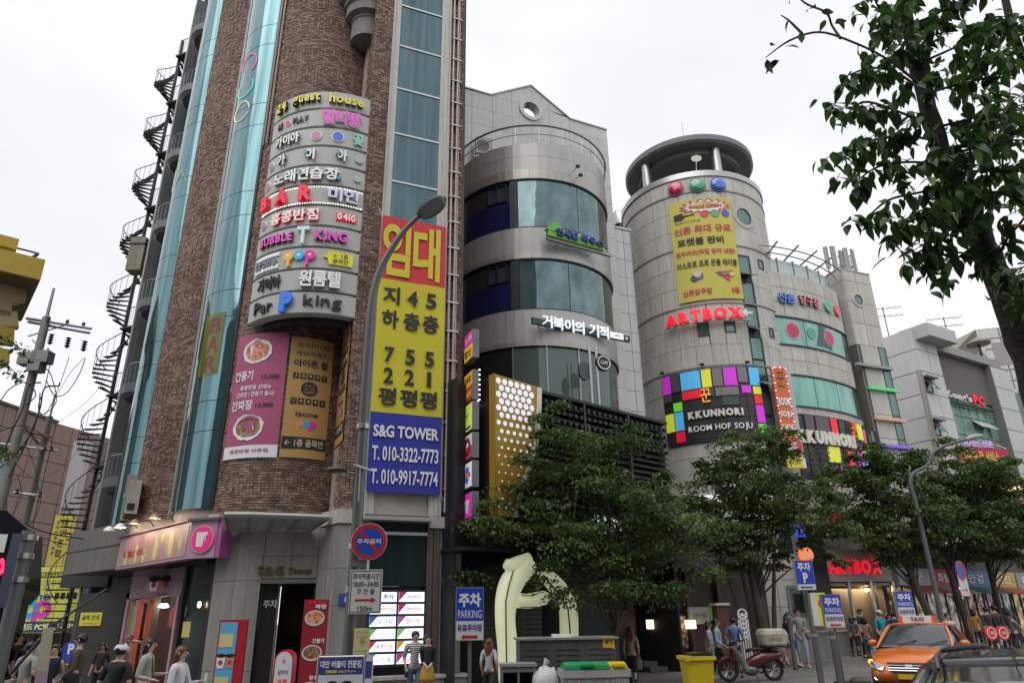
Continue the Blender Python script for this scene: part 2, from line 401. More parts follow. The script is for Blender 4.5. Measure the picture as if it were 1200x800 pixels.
front.sort(key=lambda b:b[3]);single=set(id(b)for b in front[:290])
bcache={}
for b in front[:290]:
 M,a,c,z,pr=b;key=round(c-a,2)
 if key not in bcache:
  m_=MB().box(-(c-a)/2,(c-a)/2,0,.05,0,BH);bcache[key]=m_.mesh('brick',BRO)
 sm=(a+c)/2;shared('brick',bcache[key],TW,M.pt(sm,z,pr),M.ang(sm))
V=[];FC=[];T=[]
for b in allb:
 if id(b)in single:continue
 M,a,c,z,pr=b;o=len(V)
 for n in(pr-.05,pr):
  for q,zz in((a,z),(c,z),(c,z+BH),(a,z+BH)):V.append(M.pt(q,zz,n))
 FC+=[(o+4,o+5,o+6,o+7),(o,o+1,o+5,o+4),(o+3,o+7,o+6,o+2),(o,o+4,o+7,o+3),(o+1,o+2,o+6,o+5)]
 T.append(random.random())
wl=wloc(TW);me=bpy.data.meshes.new('brick_courses');me.from_pydata([(a-wl.x,b-wl.y,c)for a,b,c in V],[],FC)
at=me.attributes.new('tint','FLOAT','FACE');at.data.foreach_set('value',np.repeat(T,5));me.materials.append(BRM)
o=bpy.data.objects.new('brick_courses',me);COL.objects.link(o);o.parent=TW;o['kind']='stuff'
FLZ=[7.25+3.55*i for i in range(8)]
def tube_strip(A,zb,seed):
 r=random.Random(seed);edges=[zb]
 for z in FLZ:
  if z-.45>zb:edges+=[z-.45,z+.45]
 edges=sorted(e for e in edges if e<ZT)+[ZT]
 for i in range(len(edges)-1):
  MB().slab(A,.03,A.L-.03,edges[i]+.012,edges[i+1]-.012,-.03,.03,step=4).build('glass_panel',TUBE,TW,smooth=True)
 mb=MB()
 for e in edges[1:-1]:mb.slab(A,.02,A.L-.02,e-.012,e+.012,-.02,.02,step=5)
 mb.build('glazing_joint',BLACK,TW)
 MB().slab(A,-.07,.03,zb,ZT,-.05,.10).build('edge_trim',SILVER,TW)
 MB().slab(A,A.L-.03,A.L+.04,zb,ZT,-.1,.07).build('edge_trim',DARK,TW)
tube_strip(T1,4.7,1);tube_strip(T2,4.6,2)
for M,sx,zz,r_,c_,a0,a1 in((T2,.52,20.35,.42,(1,.12,.3),-60,200),(T2,.52,19.3,.42,(.1,.9,.75),150,400),(T2,.5,18.25,.4,(.95,.85,.5),0,340)):
 m_=mat('neon tube %.2f'%c_[1],tuple(v*.8+.1 for v in c_),emit=.35)
 s0=M.hit(296,95)[0]
 M.hit(0,0)
 mb=MB();mb.tube([M.pt(M.L*.6+r_*math.cos(math.radians(a)),zz+r_*1.0*math.sin(math.radians(a)),.06)for a in range(a0,a1+1,14)],.018,5)
 mb.build('neon_ring',m_,TW)
s_,z_=T1.hit(217,206)
mb=MB();mb.tube([T1.pt(s_+a,z_+b,.06)for a,b in((-.75,-.5),(.45,-.5),(.45,.55),(-.75,.55),(-.75,-.5))],.016,4);mb.build('neon_frame',mat('neon pale',(.5,.7,.75),emit=.3),TW)
mb=MB();mb.tube([T1.pt(s_-.2+a,z_+b,.06)for a,b in((-.35,-.3),(.35,-.3),(0,.3),(-.35,-.3))],.018,4);mb.build('neon_triangle',mat('neon lime',(.6,.65,.35),emit=.25),TW)
pa,pb=T2.hit(233,440)[0],T2.hit(255,440)[0];MB().slab(T2,pa,pb,8.5,10.5,.035,.04,step=5).build('poster',mat('yellow green film',(.15,.16,.025),.12,streak=.35),TW)
for i,c_ in enumerate('BAR'):text(T2,(pa+pb)/2+.1,10.1-i*.62,c_,.45,.52,mat('film maroon',(.2,.02,.03),.4),TW,n=.045)
mb=MB();mb.slab(F1,.61,.70,4.3,ZT,-.06,.05);mb.slab(F1,.70,.87,4.3,ZT,-.06,.02);mb.slab(F1,.655,.67,4.3,ZT,.05,.07)
mb.build('window_jamb',FRAMEW,TW)
mb=MB();mb.slab(F1,2.38,2.53,4.3,ZT,-.06,.02);mb.slab(F1,2.53,2.73,4.3,ZT,-.06,.05);mb.slab(F1,2.62,2.64,4.3,ZT,.05,.07)
mb.build('window_jamb',FRAMEW,TW)
zz=14.68-1.85*5
while zz<ZT-1:
 MB().slab(F1,.87,2.38,zz,zz+.06,-.03,.03).build('transom',WHITE,TW)
 MB().slab(F1,.87,2.38,zz+.06,min(zz+1.85,ZT),-.04,-.005).build('window_pane',TUBEWIN,TW)
 zz+=1.85
q_=atY(409,30,19.3);zc=q_.z
cx,cy=C_[0]+.15,C_[1]-.35
zb=atY(410,42,cy-.5).z
MB().lathe([(0,0),(.62,0),(.62,.75),(.66,.78),(.66,.9),(.85,.95),(.85,1.35),(.95,1.4),(.95,1.6),(1.12,1.66),(1.12,2.1),(1.3,2.15),(1.3,4.5),(0,4.5)],(cx,cy,zb),32).build('corbel',mat('old concrete',(.2,.195,.18),.8,noise=.15,nscale=3,streak=.2),TW,smooth=True)
mb=MB()
for q in(.12,.3):mb.tube([CYL.pt(q,16.5,.05),CYL.pt(q,ZT,.05)],.035,6)
mb.build('drain_pipe',mat('pipe pinkish',(.36,.27,.24),.6),TW)
MB().tube([BS.pt(BS.L-.12,4.6,.1),BS.pt(BS.L-.12,ZT,.1)],.11,10).build('drain_pipe',mat('pipe grey',(.24,.24,.245),.4,.3,noise=.1),TW,smooth=True)
mb=MB()
for q in(2.82,2.98,3.04):mb.tube([F1.pt(q,4.4,.1),F1.pt(q,ZT,.1)],.032 if q<3 else.018,6)
mb.build('conduit',mat('conduit beige',(.46,.40,.36),.5,.2,noise=.15),TW)
z=5
while z<25:
 MB().slab(F1,2.76,3.12,z,z+.05,.0,.14).build('conduit_bracket',STEEL,TW);z+=.95
MB().slab(F1,3.22,3.30,4.3,ZT,-8,.0).build('flank_wall',BRM,TW)
ztop=DK.hit(221,25)[1]
DGREY=mat('bay wall dark',(.06,.07,.075),.6,noise=.2,nscale=2,streak=.2)
mb=MB();mb.slab(DK,0,DK.L,4.3,ztop,-.88,-.8);mb.build('bay_wall',DGREY,TW)
MB().slab(DK,-.06,.1,4.3,ztop+.3,-.8,.15).build('bay_pier',mat('bay pier grey',(.16,.17,.175),.5,noise=.15,streak=.2),TW)
MB().tube([DK.pt(-.14,2.5,.1),DK.pt(-.14,ztop,.1)],.05,8).build('drain_pipe',mat('pipe pale',(.4,.39,.37),.5),TW,smooth=True)
BALC=mat('balcony face',(.10,.115,.125),.5,noise=.12)
for i,z in enumerate(FLZ):
 if z>29.5:break
 zb=z-1.1;c0=DK.pt(DK.L*.62,0,-.55)
 b=MB();R_=.98
 b.lathe([(0,0),(R_-.15,0),(R_,.14),(R_,.5),(R_-.1,.5),(R_-.1,.3),(0,.3)],(c0[0],c0[1],zb),24).build('balcony',BALC,TW,smooth=True)
 bo=COL.objects[-1]if False else None
 mb=MB();top=[]
 for j in range(25):
  t=DK.a-PI/2-1.6+3.2*j/24;p=(c0[0]+(R_-.05)*math.cos(t),c0[1]+(R_-.05)*math.sin(t))
  top.append((*p,zb+1.3))
  if j%2==0:mb.tube([(*p,zb+.45),(*p,zb+1.3)],.012,4)
 mb.tube(top,.025,5);mb.build('balcony_rail',mat('rail steel',(.35,.37,.38),.4,.6),TW)
 wins(DK,.45,1.25,zb+.6,zb+2.3,TW,TUBEWIN,mat('aluminium',(.45,.46,.46),.4,.6),2,1,.05,-.78,proud=-.72)
 for j in range(random.Random(i).randint(1,2)):
  MB().slab(DK,1.0+.2*j,1.3+.2*j,zb+.7,zb+1.0,-.6,-.4).build('stored_box',mat('clutter',(.4,.38,.36),.7),TW)
GW=Flat(0,0,8)
g0=CYL.hit(303,690);gp=CYL.pt(g0[0],0,-.18);GW.x,GW.y=gp[0],gp[1]
gs1=GW.hit(370,690)[0]
GC=GW.pt(gs1,0,0)
RG=flat2(GC,F1.pt(.0,0,-.02));ARCG=Arc(CYL.cx,CYL.cy,CYL.R-.16,math.degrees(CYL.a0))
sc_=(CYL.R-.16)/CYL.R
ga=ARCG.hit(257,650)[0];gb=g0[0]*sc_
MB().slab(ARCG,ga-.2,gb,-.3,4.3,-.3,-.03).build('base_wall',DARK,TW)
panels(ARCG,lin(ga-.1,gb,4),[-.3,.55,ARCG.hit(280,680)[1],4.25],STONE,TW,'granite_panel',-.03)
z1=GW.hit(330,683)[1];d0,d1=GW.hit(301,690)[0],GW.hit(369,690)[0]-.0
zj=GW.hit(330,651)[1]
MB().slab(GW,0,gs1,z1+.1,4.3,-.3,-.03).build('base_wall',DARK,TW)
panels(GW,lin(0,gs1,2),[z1+.12,zj,4.25],STONE,TW,'granite_panel',-.03)
MB().slab(GW,-.02,gs1+.02,z1,z1+.1,-.35,.03).build('door_lintel',STEEL,TW)
mb=MB();mb.slab(GW,0,gs1+.2,-.3,4.2,-3.3,-3.2);mb.slab(GW,gs1-.05,gs1+.02,-.3,z1+.1,-3.2,-.04);mb.slab(GW,-.3,-.2,-.3,z1+.1,-3.2,-.3)
mb.slab(GW,-.2,gs1,z1+.15,z1+.25,-3.2,-.3);mb.slab(GW,-.3,gs1+.3,-.4,-.24,-3.2,.0);mb.build('entrance_recess',mat('entrance dark',(.02,.021,.02),.35,noise=.2),TW)
MB().slab(GW,.02,.42,-.2,z1,-.3,-.26).build('glass_door',glass('door glass',(.05,.06,.05),.08,.2),TW)
MB().slab(GW,.42,.46,-.2,z1,-.32,-.24).build('door_stile',STEEL,TW)
text(GW,.25,GW.hit(310,707)[1],'주차',.36,.2,WHITE,TW,n=-.25)
MB().slab(GW,.74,.80,GW.hit(330,724)[1]-.04,GW.hit(330,724)[1]+.04,-3.19,-3.17).build('screen_light',mat('screen glow',(.5,.55,1),emit=4),TW)
MB().slab(GW,.12,.3,GW.hit(305,727)[1]-.03,GW.hit(305,727)[1]+.03,-1.3,-1.25).build('wall_lamp',mat('amber glow',(1,.55,.15),emit=5),TW)
zr=[-.3,.9,F1.hit(400,709)[1],F1.hit(400,665)[1],4.02]
MB().slab(RG,0,RG.L,-.3,4.3,-.3,-.03).build('base_wall',DARK,TW)
panels(RG,[0,RG.L*.5,RG.L],zr,STONE,TW,'granite_panel',-.03)
MB().slab(F1,.0,.62,-.3,4.3,-.4,-.03).build('base_wall',DARK,TW)
panels(F1,[0,.62],zr,STONE,TW,'granite_panel',-.03)
mb=MB();mb.slab(F1,-.03,.66,4.04,4.4,-.3,.06);mb.build('stone_band',STONE2,TW)
mb=MB();mb.slab(RG,.1,RG.L+.03,4.04,4.4,-.3,.05);mb.build('stone_band',STONE2,TW)
MB().slab(F1,2.72,3.36,-.5,4.3,-.4,-.03).build('base_wall',DARK,TW)
panels(F1,[2.74,3.34],[.4,1.35,2.3,3.2,3.97],STONE,TW,'granite_panel',-.03)
MB().slab(F1,2.40,3.42,3.98,4.28,-.35,.10).build('stone_band',STONE2,TW)
mb=MB();mb.slab(F1,2.38,2.56,.3,4.0,-.3,-.02);mb.slab(F1,2.56,2.74,.3,4.0,-.3,.03);mb.slab(F1,.62,.86,-.3,4.0,-.3,.0);mb.build('bronze_jamb',mat('bronze panel',(.12,.10,.085),.35,.5,noise=.2,streak=.3),TW)
MB().slab(F1,.5,2.42,4.12,4.22,-.3,.35).build('awning_slab',mat('awning grey',(.33,.34,.34),.5,noise=.1),TW)
for a,b in((4.22,4.3),(3.86,4.12),(2.5,3.78)):
 MB().slab(F1,.86,2.38,a,b,-.16,-.1).build('window_pane',DKGLASS,TW)
MB().slab(F1,.86,2.38,3.78,3.86,-.16,.0).build('transom',STEEL,TW)
MB().slab(F1,.86,2.38,-.3,2.5,-.3,-.2).build('base_wall',BLACK,TW)
MB().slab(F1,.5,3.45,-.5,.32,-.3,.22).build('plinth',STONE,TW)
MB().slab(F1,.5,3.45,.32,.40,-.3,.28).build('plinth_cap',STONE2,TW)
ci=[Vector(GW.pt(GW.hit(x,622)[0],GW.hit(x,622)[1],.0))for x in(267,290,314,338,362)]
co=[atZ(x,y,ci[2].z+.28)for x,y in((263,602.5),(292,602.5),(322,603.5),(354,604.5),(386,606))]
for i in range(4):
 mb=MB();a,b,c,d=ci[i],ci[i+1],co[i+1],co[i];u_=Vector((0,0,.02))
 mb.add([a,b,c,d,a+u_,b+u_,c+u_,d+u_],[(0,1,2,3),(4,7,6,5),(0,4,5,1),(1,5,6,2),(2,6,7,3),(3,7,4,0)]);mb.build('canopy_pane',glass('canopy glass',(.42,.50,.46),.3,.1),TW)
for i in range(5):
 mb=MB();mb.tube([ci[i]-Vector((0,0,.03)),co[i]-Vector((0,0,.03))],.035,4);mb.build('canopy_beam',mat('beam grey green',(.25,.27,.25),.5),TW)
mb=MB();mb.tube([p+Vector((0,0,.0))for p in co],.07,4);mb.build('canopy_rail',mat('gutter',(.36,.38,.35),.5,noise=.08),TW)
mb=MB();mb.tube([ci[0]+Vector((0,0,.06)),ci[4]+Vector((0,0,.06))],.09,4);mb.build('canopy_rail',mat('gutter',(.36,.38,.35),.5),TW)
mb=MB();mb.slab(ARCG,ga-.25,ga+.12,3.98,4.4,-.02,.3);mb.build('stone_band',STONE2,TW)
GOLD=mat('brass letters',(.30,.22,.08),.35,.8)
s_,z_=GW.hit(318,668);letters(GW,s_,z_,'S&G',.66,.24,GOLD,TW,n=.01,depth=.05)
s_,z_=GW.hit(352,668);letters(GW,s_,z_,'Tower',.6,.17,GOLD,TW,n=.01,depth=.04)
AL=flat2(I_,D_)
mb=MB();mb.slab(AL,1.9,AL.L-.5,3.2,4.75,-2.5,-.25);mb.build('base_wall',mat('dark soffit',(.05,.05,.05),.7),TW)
# bubble tea shop at the corner
SH=thing('tea_shop','pink framed bubble tea shopfront with green interior under the lilac fascia','shopfront',(-9,21,0))
q2=atY(250,652.7,19.0);q1=atY(218.5,653.5,19.25);zsb=q2.z
Q1V=q1;zst=atY(250,608.5,19.0).z
fa2=flat2((q1.x,q1.y),(q2.x,q2.y));fa1=Flat(q1.x,q1.y,-44);
e1=fa1.hit(135,668)[0]
SG=thing('tea_shop_sign','lilac fascia sign with yellow bubbles and round magenta cup logo, lit by five spot lamps','shop sign',(q1.x,q1.y,zsb))
LIL=mat('lilac panel',(.40,.27,.36),.45,noise=.05)
bubm=mixmat('bubble board',(.42,.25,.30),(.50,.42,.24),1.4,.45,.45,.62)
MB().slab(fa1,e1,0,zsb,zst,-.3,0).build('board',LIL,SG)
MB().slab(fa2,0,fa2.L,zsb,zst,-.3,0).build('board',LIL,SG)
MB().slab(fa1,e1+.1,-.1,zsb+.08,zst-.1,0,.012).build('printed_face',bubm,SG)
mb=MB();mb.slab(fa1,e1-.05,.02,zst,zst+.06,-.35,.1);mb.slab(fa2,-.02,fa2.L+.1,zst,zst+.06,-.35,.1);mb.build('top_trim',mat('mauve trim',(.16,.09,.12),.5),SG)
MB().slab(fa2,fa2.L,fa2.L+.14,zsb,zst,-.8,-.02).build('end_panel',mat('purple panel',(.42,.1,.3),.45),SG)
bm_=mat('bubble yellow',(.62,.58,.30),.5)
for f,zc,r,rz in((.78,.5,.17,.4),(.90,.45,.1,.2),(.58,.42,.16,.36),(.42,.3,.13,.25),(.30,.4,.12,.3),(.15,.3,.15,.25),(.66,.75,.12,.15)):
 MB().disc(fa1,e1*(1-f),zsb+zc*(zst-zsb),r,.013,.017,20,rz*(zst-zsb)*.9).build('bubble',bm_,SG)
text(fa1,e1*.73,zsb+.42*(zst-zsb),'BUBBLE KING',abs(e1)*.32,.2,mat('sign crimson',(.4,.02,.08),.5),SG,n=.02)
cq=fa2.L*.53;cz=zsb+.5*(zst-zsb)
MB().disc(fa2,cq,cz,.36,0,.05,28).build('logo_ring',mat('logo rose',(.75,.25,.42),.4),SG)
MB().disc(fa2,cq,cz,.32,.05,.06,28).build('logo_disc',mat('logo magenta',(.72,.01,.2),.4,emit=.15),SG)
mb=MB();mb.poly(fa2,[(cq-.15,cz-.2),(cq+.05,cz-.2),(cq+.08,cz+.05),(cq+.18,cz+.1),(cq+.18,cz+.17),(cq-.17,cz+.17),(cq-.17,cz+.1)],.06,.07);mb.build('cup_mark',WHITE,SG)
text(fa2,cq+.13,cz-.0,'1',.05,.16,WHITE,SG,n=.075)
for i,x in enumerate((150,163,180,203)):
 s_=fa1.hit(x,610)[0]
 mb=MB();mb.tube([fa1.pt(s_,zst+.05,-.1),fa1.pt(s_,zst+.28,.1),fa1.pt(s_,zst+.24,.45)],.015,5)
 p=fa1.pt(s_,zst+.2,.5)
 sp=mb.build('lamp_arm',DARK,SG)
 MB().lathe([(.03,.1),(.1,.06),(.17,-.04),(.15,-.04),(.08,.03)],p,14).build('spot_lamp',WHITE if i<2 else mat('lamp copper',(.35,.2,.12),.4,.5),SG,smooth=True)
 if i>0:
  MB().ball((p[0],p[1],p[2]+.0),.07,.07,.04).build('lamp_bulb',LTY,SG)
  ld=bpy.data.lights.new('spot_light','POINT');ld.energy=12;ld.color=(1,.75,.5);ld.shadow_soft_size=.06
  lo=bpy.data.objects.new('spot_light',ld);COL.objects.link(lo);lo.parent=SG;lo.location=Vector((p[0]+.0,p[1]-.02,p[2]-.12))-wloc(SG)
SF=Flat(*fa1.pt(0,0,-.75)[:2],-44)
zt_=SF.hit(190,698)[1]
s_l=SF.hit(150,720)[0];s_w=SF.hit(186,720)[0];s_w2=SF.hit(205,720)[0];s_r=SF.hit(236,720)[0]
PW=mat('pink wall',(.33,.2,.27),.5,noise=.08)
mb=MB();mb.slab(SF,s_l-.3,s_w2+.2,zt_,zsb+.1,-.3,-.05);mb.slab(SF,s_l-.35,s_w2+.15,zt_+.35,zt_+.4,-.05,-.02);mb.slab(SF,s_l-.35,s_w2+.15,zt_+.62,zt_+.67,-.05,-.02);mb.build('upper_panel',PW,SH)
for a,b,c in((s_l-.35,s_l-.15,0),(s_w2-.05,s_w2+.1,0),(s_l+.5,s_l+.65,.05)):MB().slab(SF,a,b,-.3,zt_-c,-.2,0).build('post',mat('post pink',(.5,.3,.38),.4),SH)
RED=mat('door red',(.6,.12,.1),.4)
a,b=SF.hit(160,730)[0],SF.hit(171,730)[0]
mb=MB();mb.slab(SF,a,a+.1,-.3,zt_-.08,-.1,.03);mb.slab(SF,b,b+.1,-.3,zt_-.08,-.1,.03);mb.slab(SF,a,b+.1,zt_-.16,zt_-.04,-.1,.031);mb.build('door_frame',RED,SH)
GRN=mat('lime wall',(.25,.42,.04),.6,emit=.3)  # wall emits, standing in for light inside the shop
mb=MB();mb.slab(SF,s_l-.3,s_w2+.1,-.3,zsb,-2.8,-2.7);mb.build('back_wall',GRN,SH)
mb=MB();mb.slab(SF,s_l-.3,s_r+.6,zt_+.25,zt_+.3,-2.8,-.1);mb.slab(SF,s_l-.3,s_r+.6,-.35,-.24,-2.8,.2);mb.build('ceiling_board',mat('ceiling dark',(.1,.09,.08),.8),SH)
mb=MB();mb.slab(SF,s_w2+.1,s_w2+.15,-.3,zsb,-2.8,-.1);mb.slab(SF,s_l-.4,s_l-.3,-.3,zsb,-2.8,-.1);mb.build('side_wall',mat('plum wall',(.08,.03,.05),.7),SH)
MB().slab(SF,s_w,s_w+.9,-.2,.9,-1.2,-.6).build('counter',mat('counter tan',(.4,.3,.22),.5),SH)
MB().slab(SF,s_w2-1.2,s_w2-.3,.9,1.25,-1.4,-1.1).build('planter',mat('green stock',(.08,.18,.03),.7),SH)
MB().slab(SF,s_l+.0,s_l+.35,-.3,zt_-.2,-.12,-.1).build('green_panel',mat('green film',(.12,.3,.04),.4,emit=.1),SH)
ps,pz=SF.hit(196,722)
fl=MB()
for i in range(12):
 t=2*PI*i/12;fl.poly(SF,[(ps,pz),(ps+.24*math.cos(t-.2),pz+.24*math.sin(t-.2)),(ps+.3*math.cos(t),pz+.3*math.sin(t)),(ps+.24*math.cos(t+.2),pz+.24*math.sin(t+.2))],-.2+.01*(i%3),-.17+.01*(i%3))
fl.build('window_flower',mat('flower red',(.6,.03,.05),.5,emit=.15),SH)
for x,y in((180,709),(196,709),(157,711)):
 s_,z_=SF.hit(x,y);MB().lathe([(.0,.1),(.1,.1),(.16,0),(.0,-.02)],SF.pt(s_,z_,-.9),14).build('ceiling_lamp',mat('lamp white',(1,.85,.6),emit=14),SH)
ld=bpy.data.lights.new('shop_light','AREA');ld.energy=26;ld.size=1.6;ld.color=(1,.8,.55)
lo=bpy.data.objects.new('shop_light',ld);COL.objects.link(lo);lo.parent=SH;p=SF.pt((s_l+s_w2)/2,zt_+.1,-1.3);lo.location=Vector(p)-wloc(SH)
MB().slab(SF,s_w2-1.6,s_w2-.02,-.2,zt_-.03,-.06,-.05).build('shop_window',mat('clear glass',(.05,.06,.06),.03,alpha=.12),SH)
D2=flat2(SF.pt(s_w2+.15,0,0)[:2],(q2.x-.05,q2.y+.75))
mb=MB();mb.slab(D2,0,D2.L,-.3,zsb,-.2,-.06);mb.build('corner_wall',mat('corner green black',(.012,.03,.03),.25),SH)
for a,b,m_ in((.1,.25,DARK),(D2.L-.45,D2.L-.2,mat('brown jamb',(.06,.03,.025),.4)),(D2.L-.15,D2.L,STONE)):
 MB().slab(D2,a,b,-.3,zsb-.05,-.06,.02).build('door_jamb',m_,SH)
s_,z_=D2.hit(216,737)
MB().slab(D2,s_-.22,s_+.22,z_-.2,z_+.2,-.06,-.05).build('notice',mat('notice yellow',(.62,.56,.2),.7),SH)
MB().slab(D2,s_-.1,s_-.06,z_+.32,z_+.6,-.05,.0).build('door_handle',STEEL,SH)
s_,z_=D2.hit(236,708)
MB().ball(D2.pt(s_,z_,.06),.05,.05,.08).build('entrance_lamp',LTY,SH)
CP=thing('cup_lightbox','small box sign printed with two lidded bubble tea cups hanging over the shop window','shop sign',SF.pt(s_w2,zt_,0))
a,z0=SF.hit(176,697);b,z1=SF.hit(208,668)
PL=Flat(*SF.pt((a+b)/2,0,.1)[:2],-20);L_=.52
zc=(z0+z1)/2;hh=(z1-z0)*.5*.9
MB().slab(PL,-L_,L_,zc-hh,zc+hh,-.1,0).build('box',mat('cup box lilac',(.33,.25,.3),.4),CP)
for q,c_ in((-.22,(.75,.75,.75)),(.24,(.45,.22,.1))):
 mb=MB();mb.poly(PL,[(q-.12,zc-hh*.75),(q+.12,zc-hh*.75),(q+.19,zc+hh*.35),(q-.19,zc+hh*.35)],0,.01);mb.build('cup',mat('cup %.2f'%c_[1],c_,.5),CP)
 mb=MB();mb.disc(PL,q,zc+hh*.42,.22,0,.02,16,.09);mb.build('cup_lid',BLACK,CP)
 MB().disc(PL,q,zc-hh*.15,.09,.01,.015,14).build('cup_mark',MAG,CP)
def condenser(loc,rz,label,w_=.85,h_=1.0,d_=.34):
 t=thing('air_conditioner_unit',label,'air conditioner',loc,rz,'air conditioner units on the brick tower ledge')
 c_=mat('condenser beige',(.42,.40,.36),.5,noise=.12,nscale=6,streak=.2)
 MB().box(-w_/2,w_/2,0,d_,0,h_).build('casing',c_,t)
 F_=Flat(0,0,0)
 mb=MB();mb.disc(F_,-w_*.1,h_*.5,.3,0,.01,24);mb.build('fan_opening',DARK,t)
 mb=MB()
 for r_ in(.08,.15,.22,.29):mb.ring(F_,-w_*.1,h_*.5,r_-.006,r_+.006,.012,.02,24)
 for i in range(6):a=PI*i/6;mb.tube([(-w_*.1+.3*math.cos(a),-.02,h_*.5+.3*math.sin(a)),(-w_*.1-.3*math.cos(a),-.02,h_*.5-.3*math.sin(a))],.005,4)
 mb.build('fan_grille',STEEL,t)
 for x in(-w_*.4,w_*.4):MB().box(x-.04,x+.04,.02,d_-.02,-.08,0).build('foot',DARK,t)
 MB().box(w_/2-.02,w_/2+.02,.05,.25,.1,.3).build('valve_cover',DARK,t)
 return t
p=BS.pt(-.2,0,.35);condenser((p[0]-.35,p[1]-.0,4.85),math.radians(-60),'large beige condenser at the foot of the left glass tube',1.05,1.5,.5)
p=BS.pt(2.0,0,.3);condenser((p[0],p[1]-.1,4.75),math.radians(-62),'smaller beige condenser in front of the curved brick column',.95,1.0,.35)
# eleven curved sign bands round the corner
BND=arc2((-7.77,19.06),(-4.56,18.69),.61)
def lm(n,c,e=0,r=.4):return mat(n,c,r,emit=e*.6)
YL=lm('letter yellow',(.75,.68,.05),.1);MG=lm('letter magenta',(.72,.06,.5),.25);WH=lm('letter white',(.85,.85,.86),.12)
RD=lm('letter red',(.75,.01,.04),.35);LV=lm('letter lavender',(.62,.6,.85),.25);BLK=lm('letter black',(.02,.02,.03));BLU=lm('letter blue',(.03,.18,.75),.2)
SIDE=lm('letter side dark',(.03,.03,.03));SIDEG=lm('letter side grey',(.35,.35,.36))
bz0,bp=9.83,.7175
info=['24 guest house in yellow letters, the topmost','a small black play logo and large magenta Korean letters','three white Korean letters and three round emblems','three widely spaced white Korean letters with blue accents','five white Korean letters meaning singing practice room','red BAR letters framed by a dotted row of small bulbs','red edged white Korean letters and the number 0410','magenta letters BUBBLE KING round a tall white T','a colourful pop logo and a yellow speech bubble','black and white Korean letters without emblems, second from the bottom','the word Parking with a big blue P, the lowest']
BS_=[]
for r_ in range(11):
 z0=bz0+bp*(10-r_);z1=z0+.625
 p=BND.pt(BND.L/2,z0,0)
 t=thing('sign_band','curved grey sign band with '+info[r_],'shop sign',p,0,'stacked curved sign bands on the brick corner')
 BS_.append((t,(z0+z1)/2))
 MB().slab(BND,0,BND.L,z0,z1,-.12,0,step=5).build('panel',BANDM,t,smooth=True)
 mb=MB();mb.slab(BND,.02,BND.L-.02,z0-.02,z0,-.3,-.02,step=6);mb.slab(BND,.02,BND.L-.02,z1,z1+.02,-.3,-.02,step=6);mb.build('edge_return',mat('band edge',(.5,.51,.49),.5),t)
 side=flat2(BND.pt(-.25,0,-.55)[:2],BND.pt(0,0,0)[:2])
 MB().slab(side,0,side.L,z0+.02,z1-.02,-.05,0).build('end_cap',mat('end cap %d'%(r_%5),[(.5,.5,.5),(.5,.36,.48),(.42,.5,.42),(.45,.46,.5),(.52,.42,.36)][r_%5],.5),t)
 MB().slab(BND,BND.L-.02,BND.L+.02,z0,z1,-.5,.004).build('end_cap',BANDM,t)
LB=BND.L
mb=MB();mb.slab(BND,.05,LB-.05,bz0-.2,bz0+8,-.5,-.35);mb.build('sign_backing',mat('backing dark',(.02,.02,.02),.8),TW)
def S(r,f,body,wid,hei,m_,dz=0,**k):
 t,zc=BS_[r];letters(BND,LB*f,zc+dz,body,wid*1.08,hei*1.22,m_,t,**k)
def disc(r,f,rad,m_,dz=0,n=.05,rim=None,name='emblem'):
 t,zc=BS_[r]
 if rim:MB().disc(BND,LB*f,zc+dz,rad*1.18,0,n-.01,22).build(name+'_rim',rim,t)
 return MB().disc(BND,LB*f,zc+dz,rad,0,n+.005,22).build(name,m_,t)
S(0,.16,'24',.42,.30,SIDE,face=YL,depth=.1);S(0,.43,'guest',.85,.34,SIDE,face=YL,depth=.1);S(0,.79,'house',.98,.3,SIDE,face=YL,depth=.1)
S(1,.15,'M',.18,.2,BLK,depth=.04);disc(1,.245,.09,RD,rim=WH);S(1,.385,'PLAY',.5,.17,BLK,depth=.04);S(1,.76,'멀티방',1.12,.44,WH,face=MG,depth=.09)
S(2,.27,'가이아',.86,.34,SIDEG,face=WH,depth=.09)
disc(2,.55,.15,lm('emblem pink',(.55,.18,.4),.1),rim=WH);disc(2,.74,.16,lm('emblem blue',(.05,.15,.6),.1),rim=WH)
S(2,.92,'꽃',.3,.34,lm('emblem mint',(.3,.65,.5),.1),depth=.05)
disc(3,.08,.13,lm('emblem mauve',(.4,.25,.4)),rim=WH);S(3,.24,'가',.28,.34,SIDEG,face=WH,depth=.09)
S(3,.52,'이',.26,.34,SIDEG,face=WH,depth=.09);S(3,.79,'아',.28,.34,SIDEG,face=WH,depth=.09)
disc(3,.94,.11,lm('emblem pale',(.5,.52,.5)),rim=lm('emblem rim',(.6,.6,.6)))
for f in(.48,.755):disc(3,f,.07,lm('accent blue',(.1,.35,.5)),dz=.06,n=.13,name='accent')
disc(4,.06,.13,lm('emblem mauve',(.4,.25,.4)),rim=WH);S(4,.48,'노래연습장',1.95,.36,SIDEG,face=WH,depth=.09);disc(4,.94,.1,lm('emblem pale',(.5,.52,.5)),rim=lm('emblem rim',(.6,.6,.6)))
for f,dz in((.45,.08),(.78,-.12)):disc(4,f,.07,lm('accent blue',(.1,.35,.5)),dz=dz,n=.13,name='accent')
S(5,.10,'B',.3,.42,RD,depth=.14,bold=.05);S(5,.30,'A',.42,.42,RD,depth=.14,bold=.05);S(5,.52,'R',.38,.44,RD,depth=.14,bold=.05);S(5,.83,'미인',.82,.36,SIDEG,face=LV,depth=.09)
t5,z5=BS_[5];bulb=mat('bulb',(1,.98,.9),emit=3)
bme={}
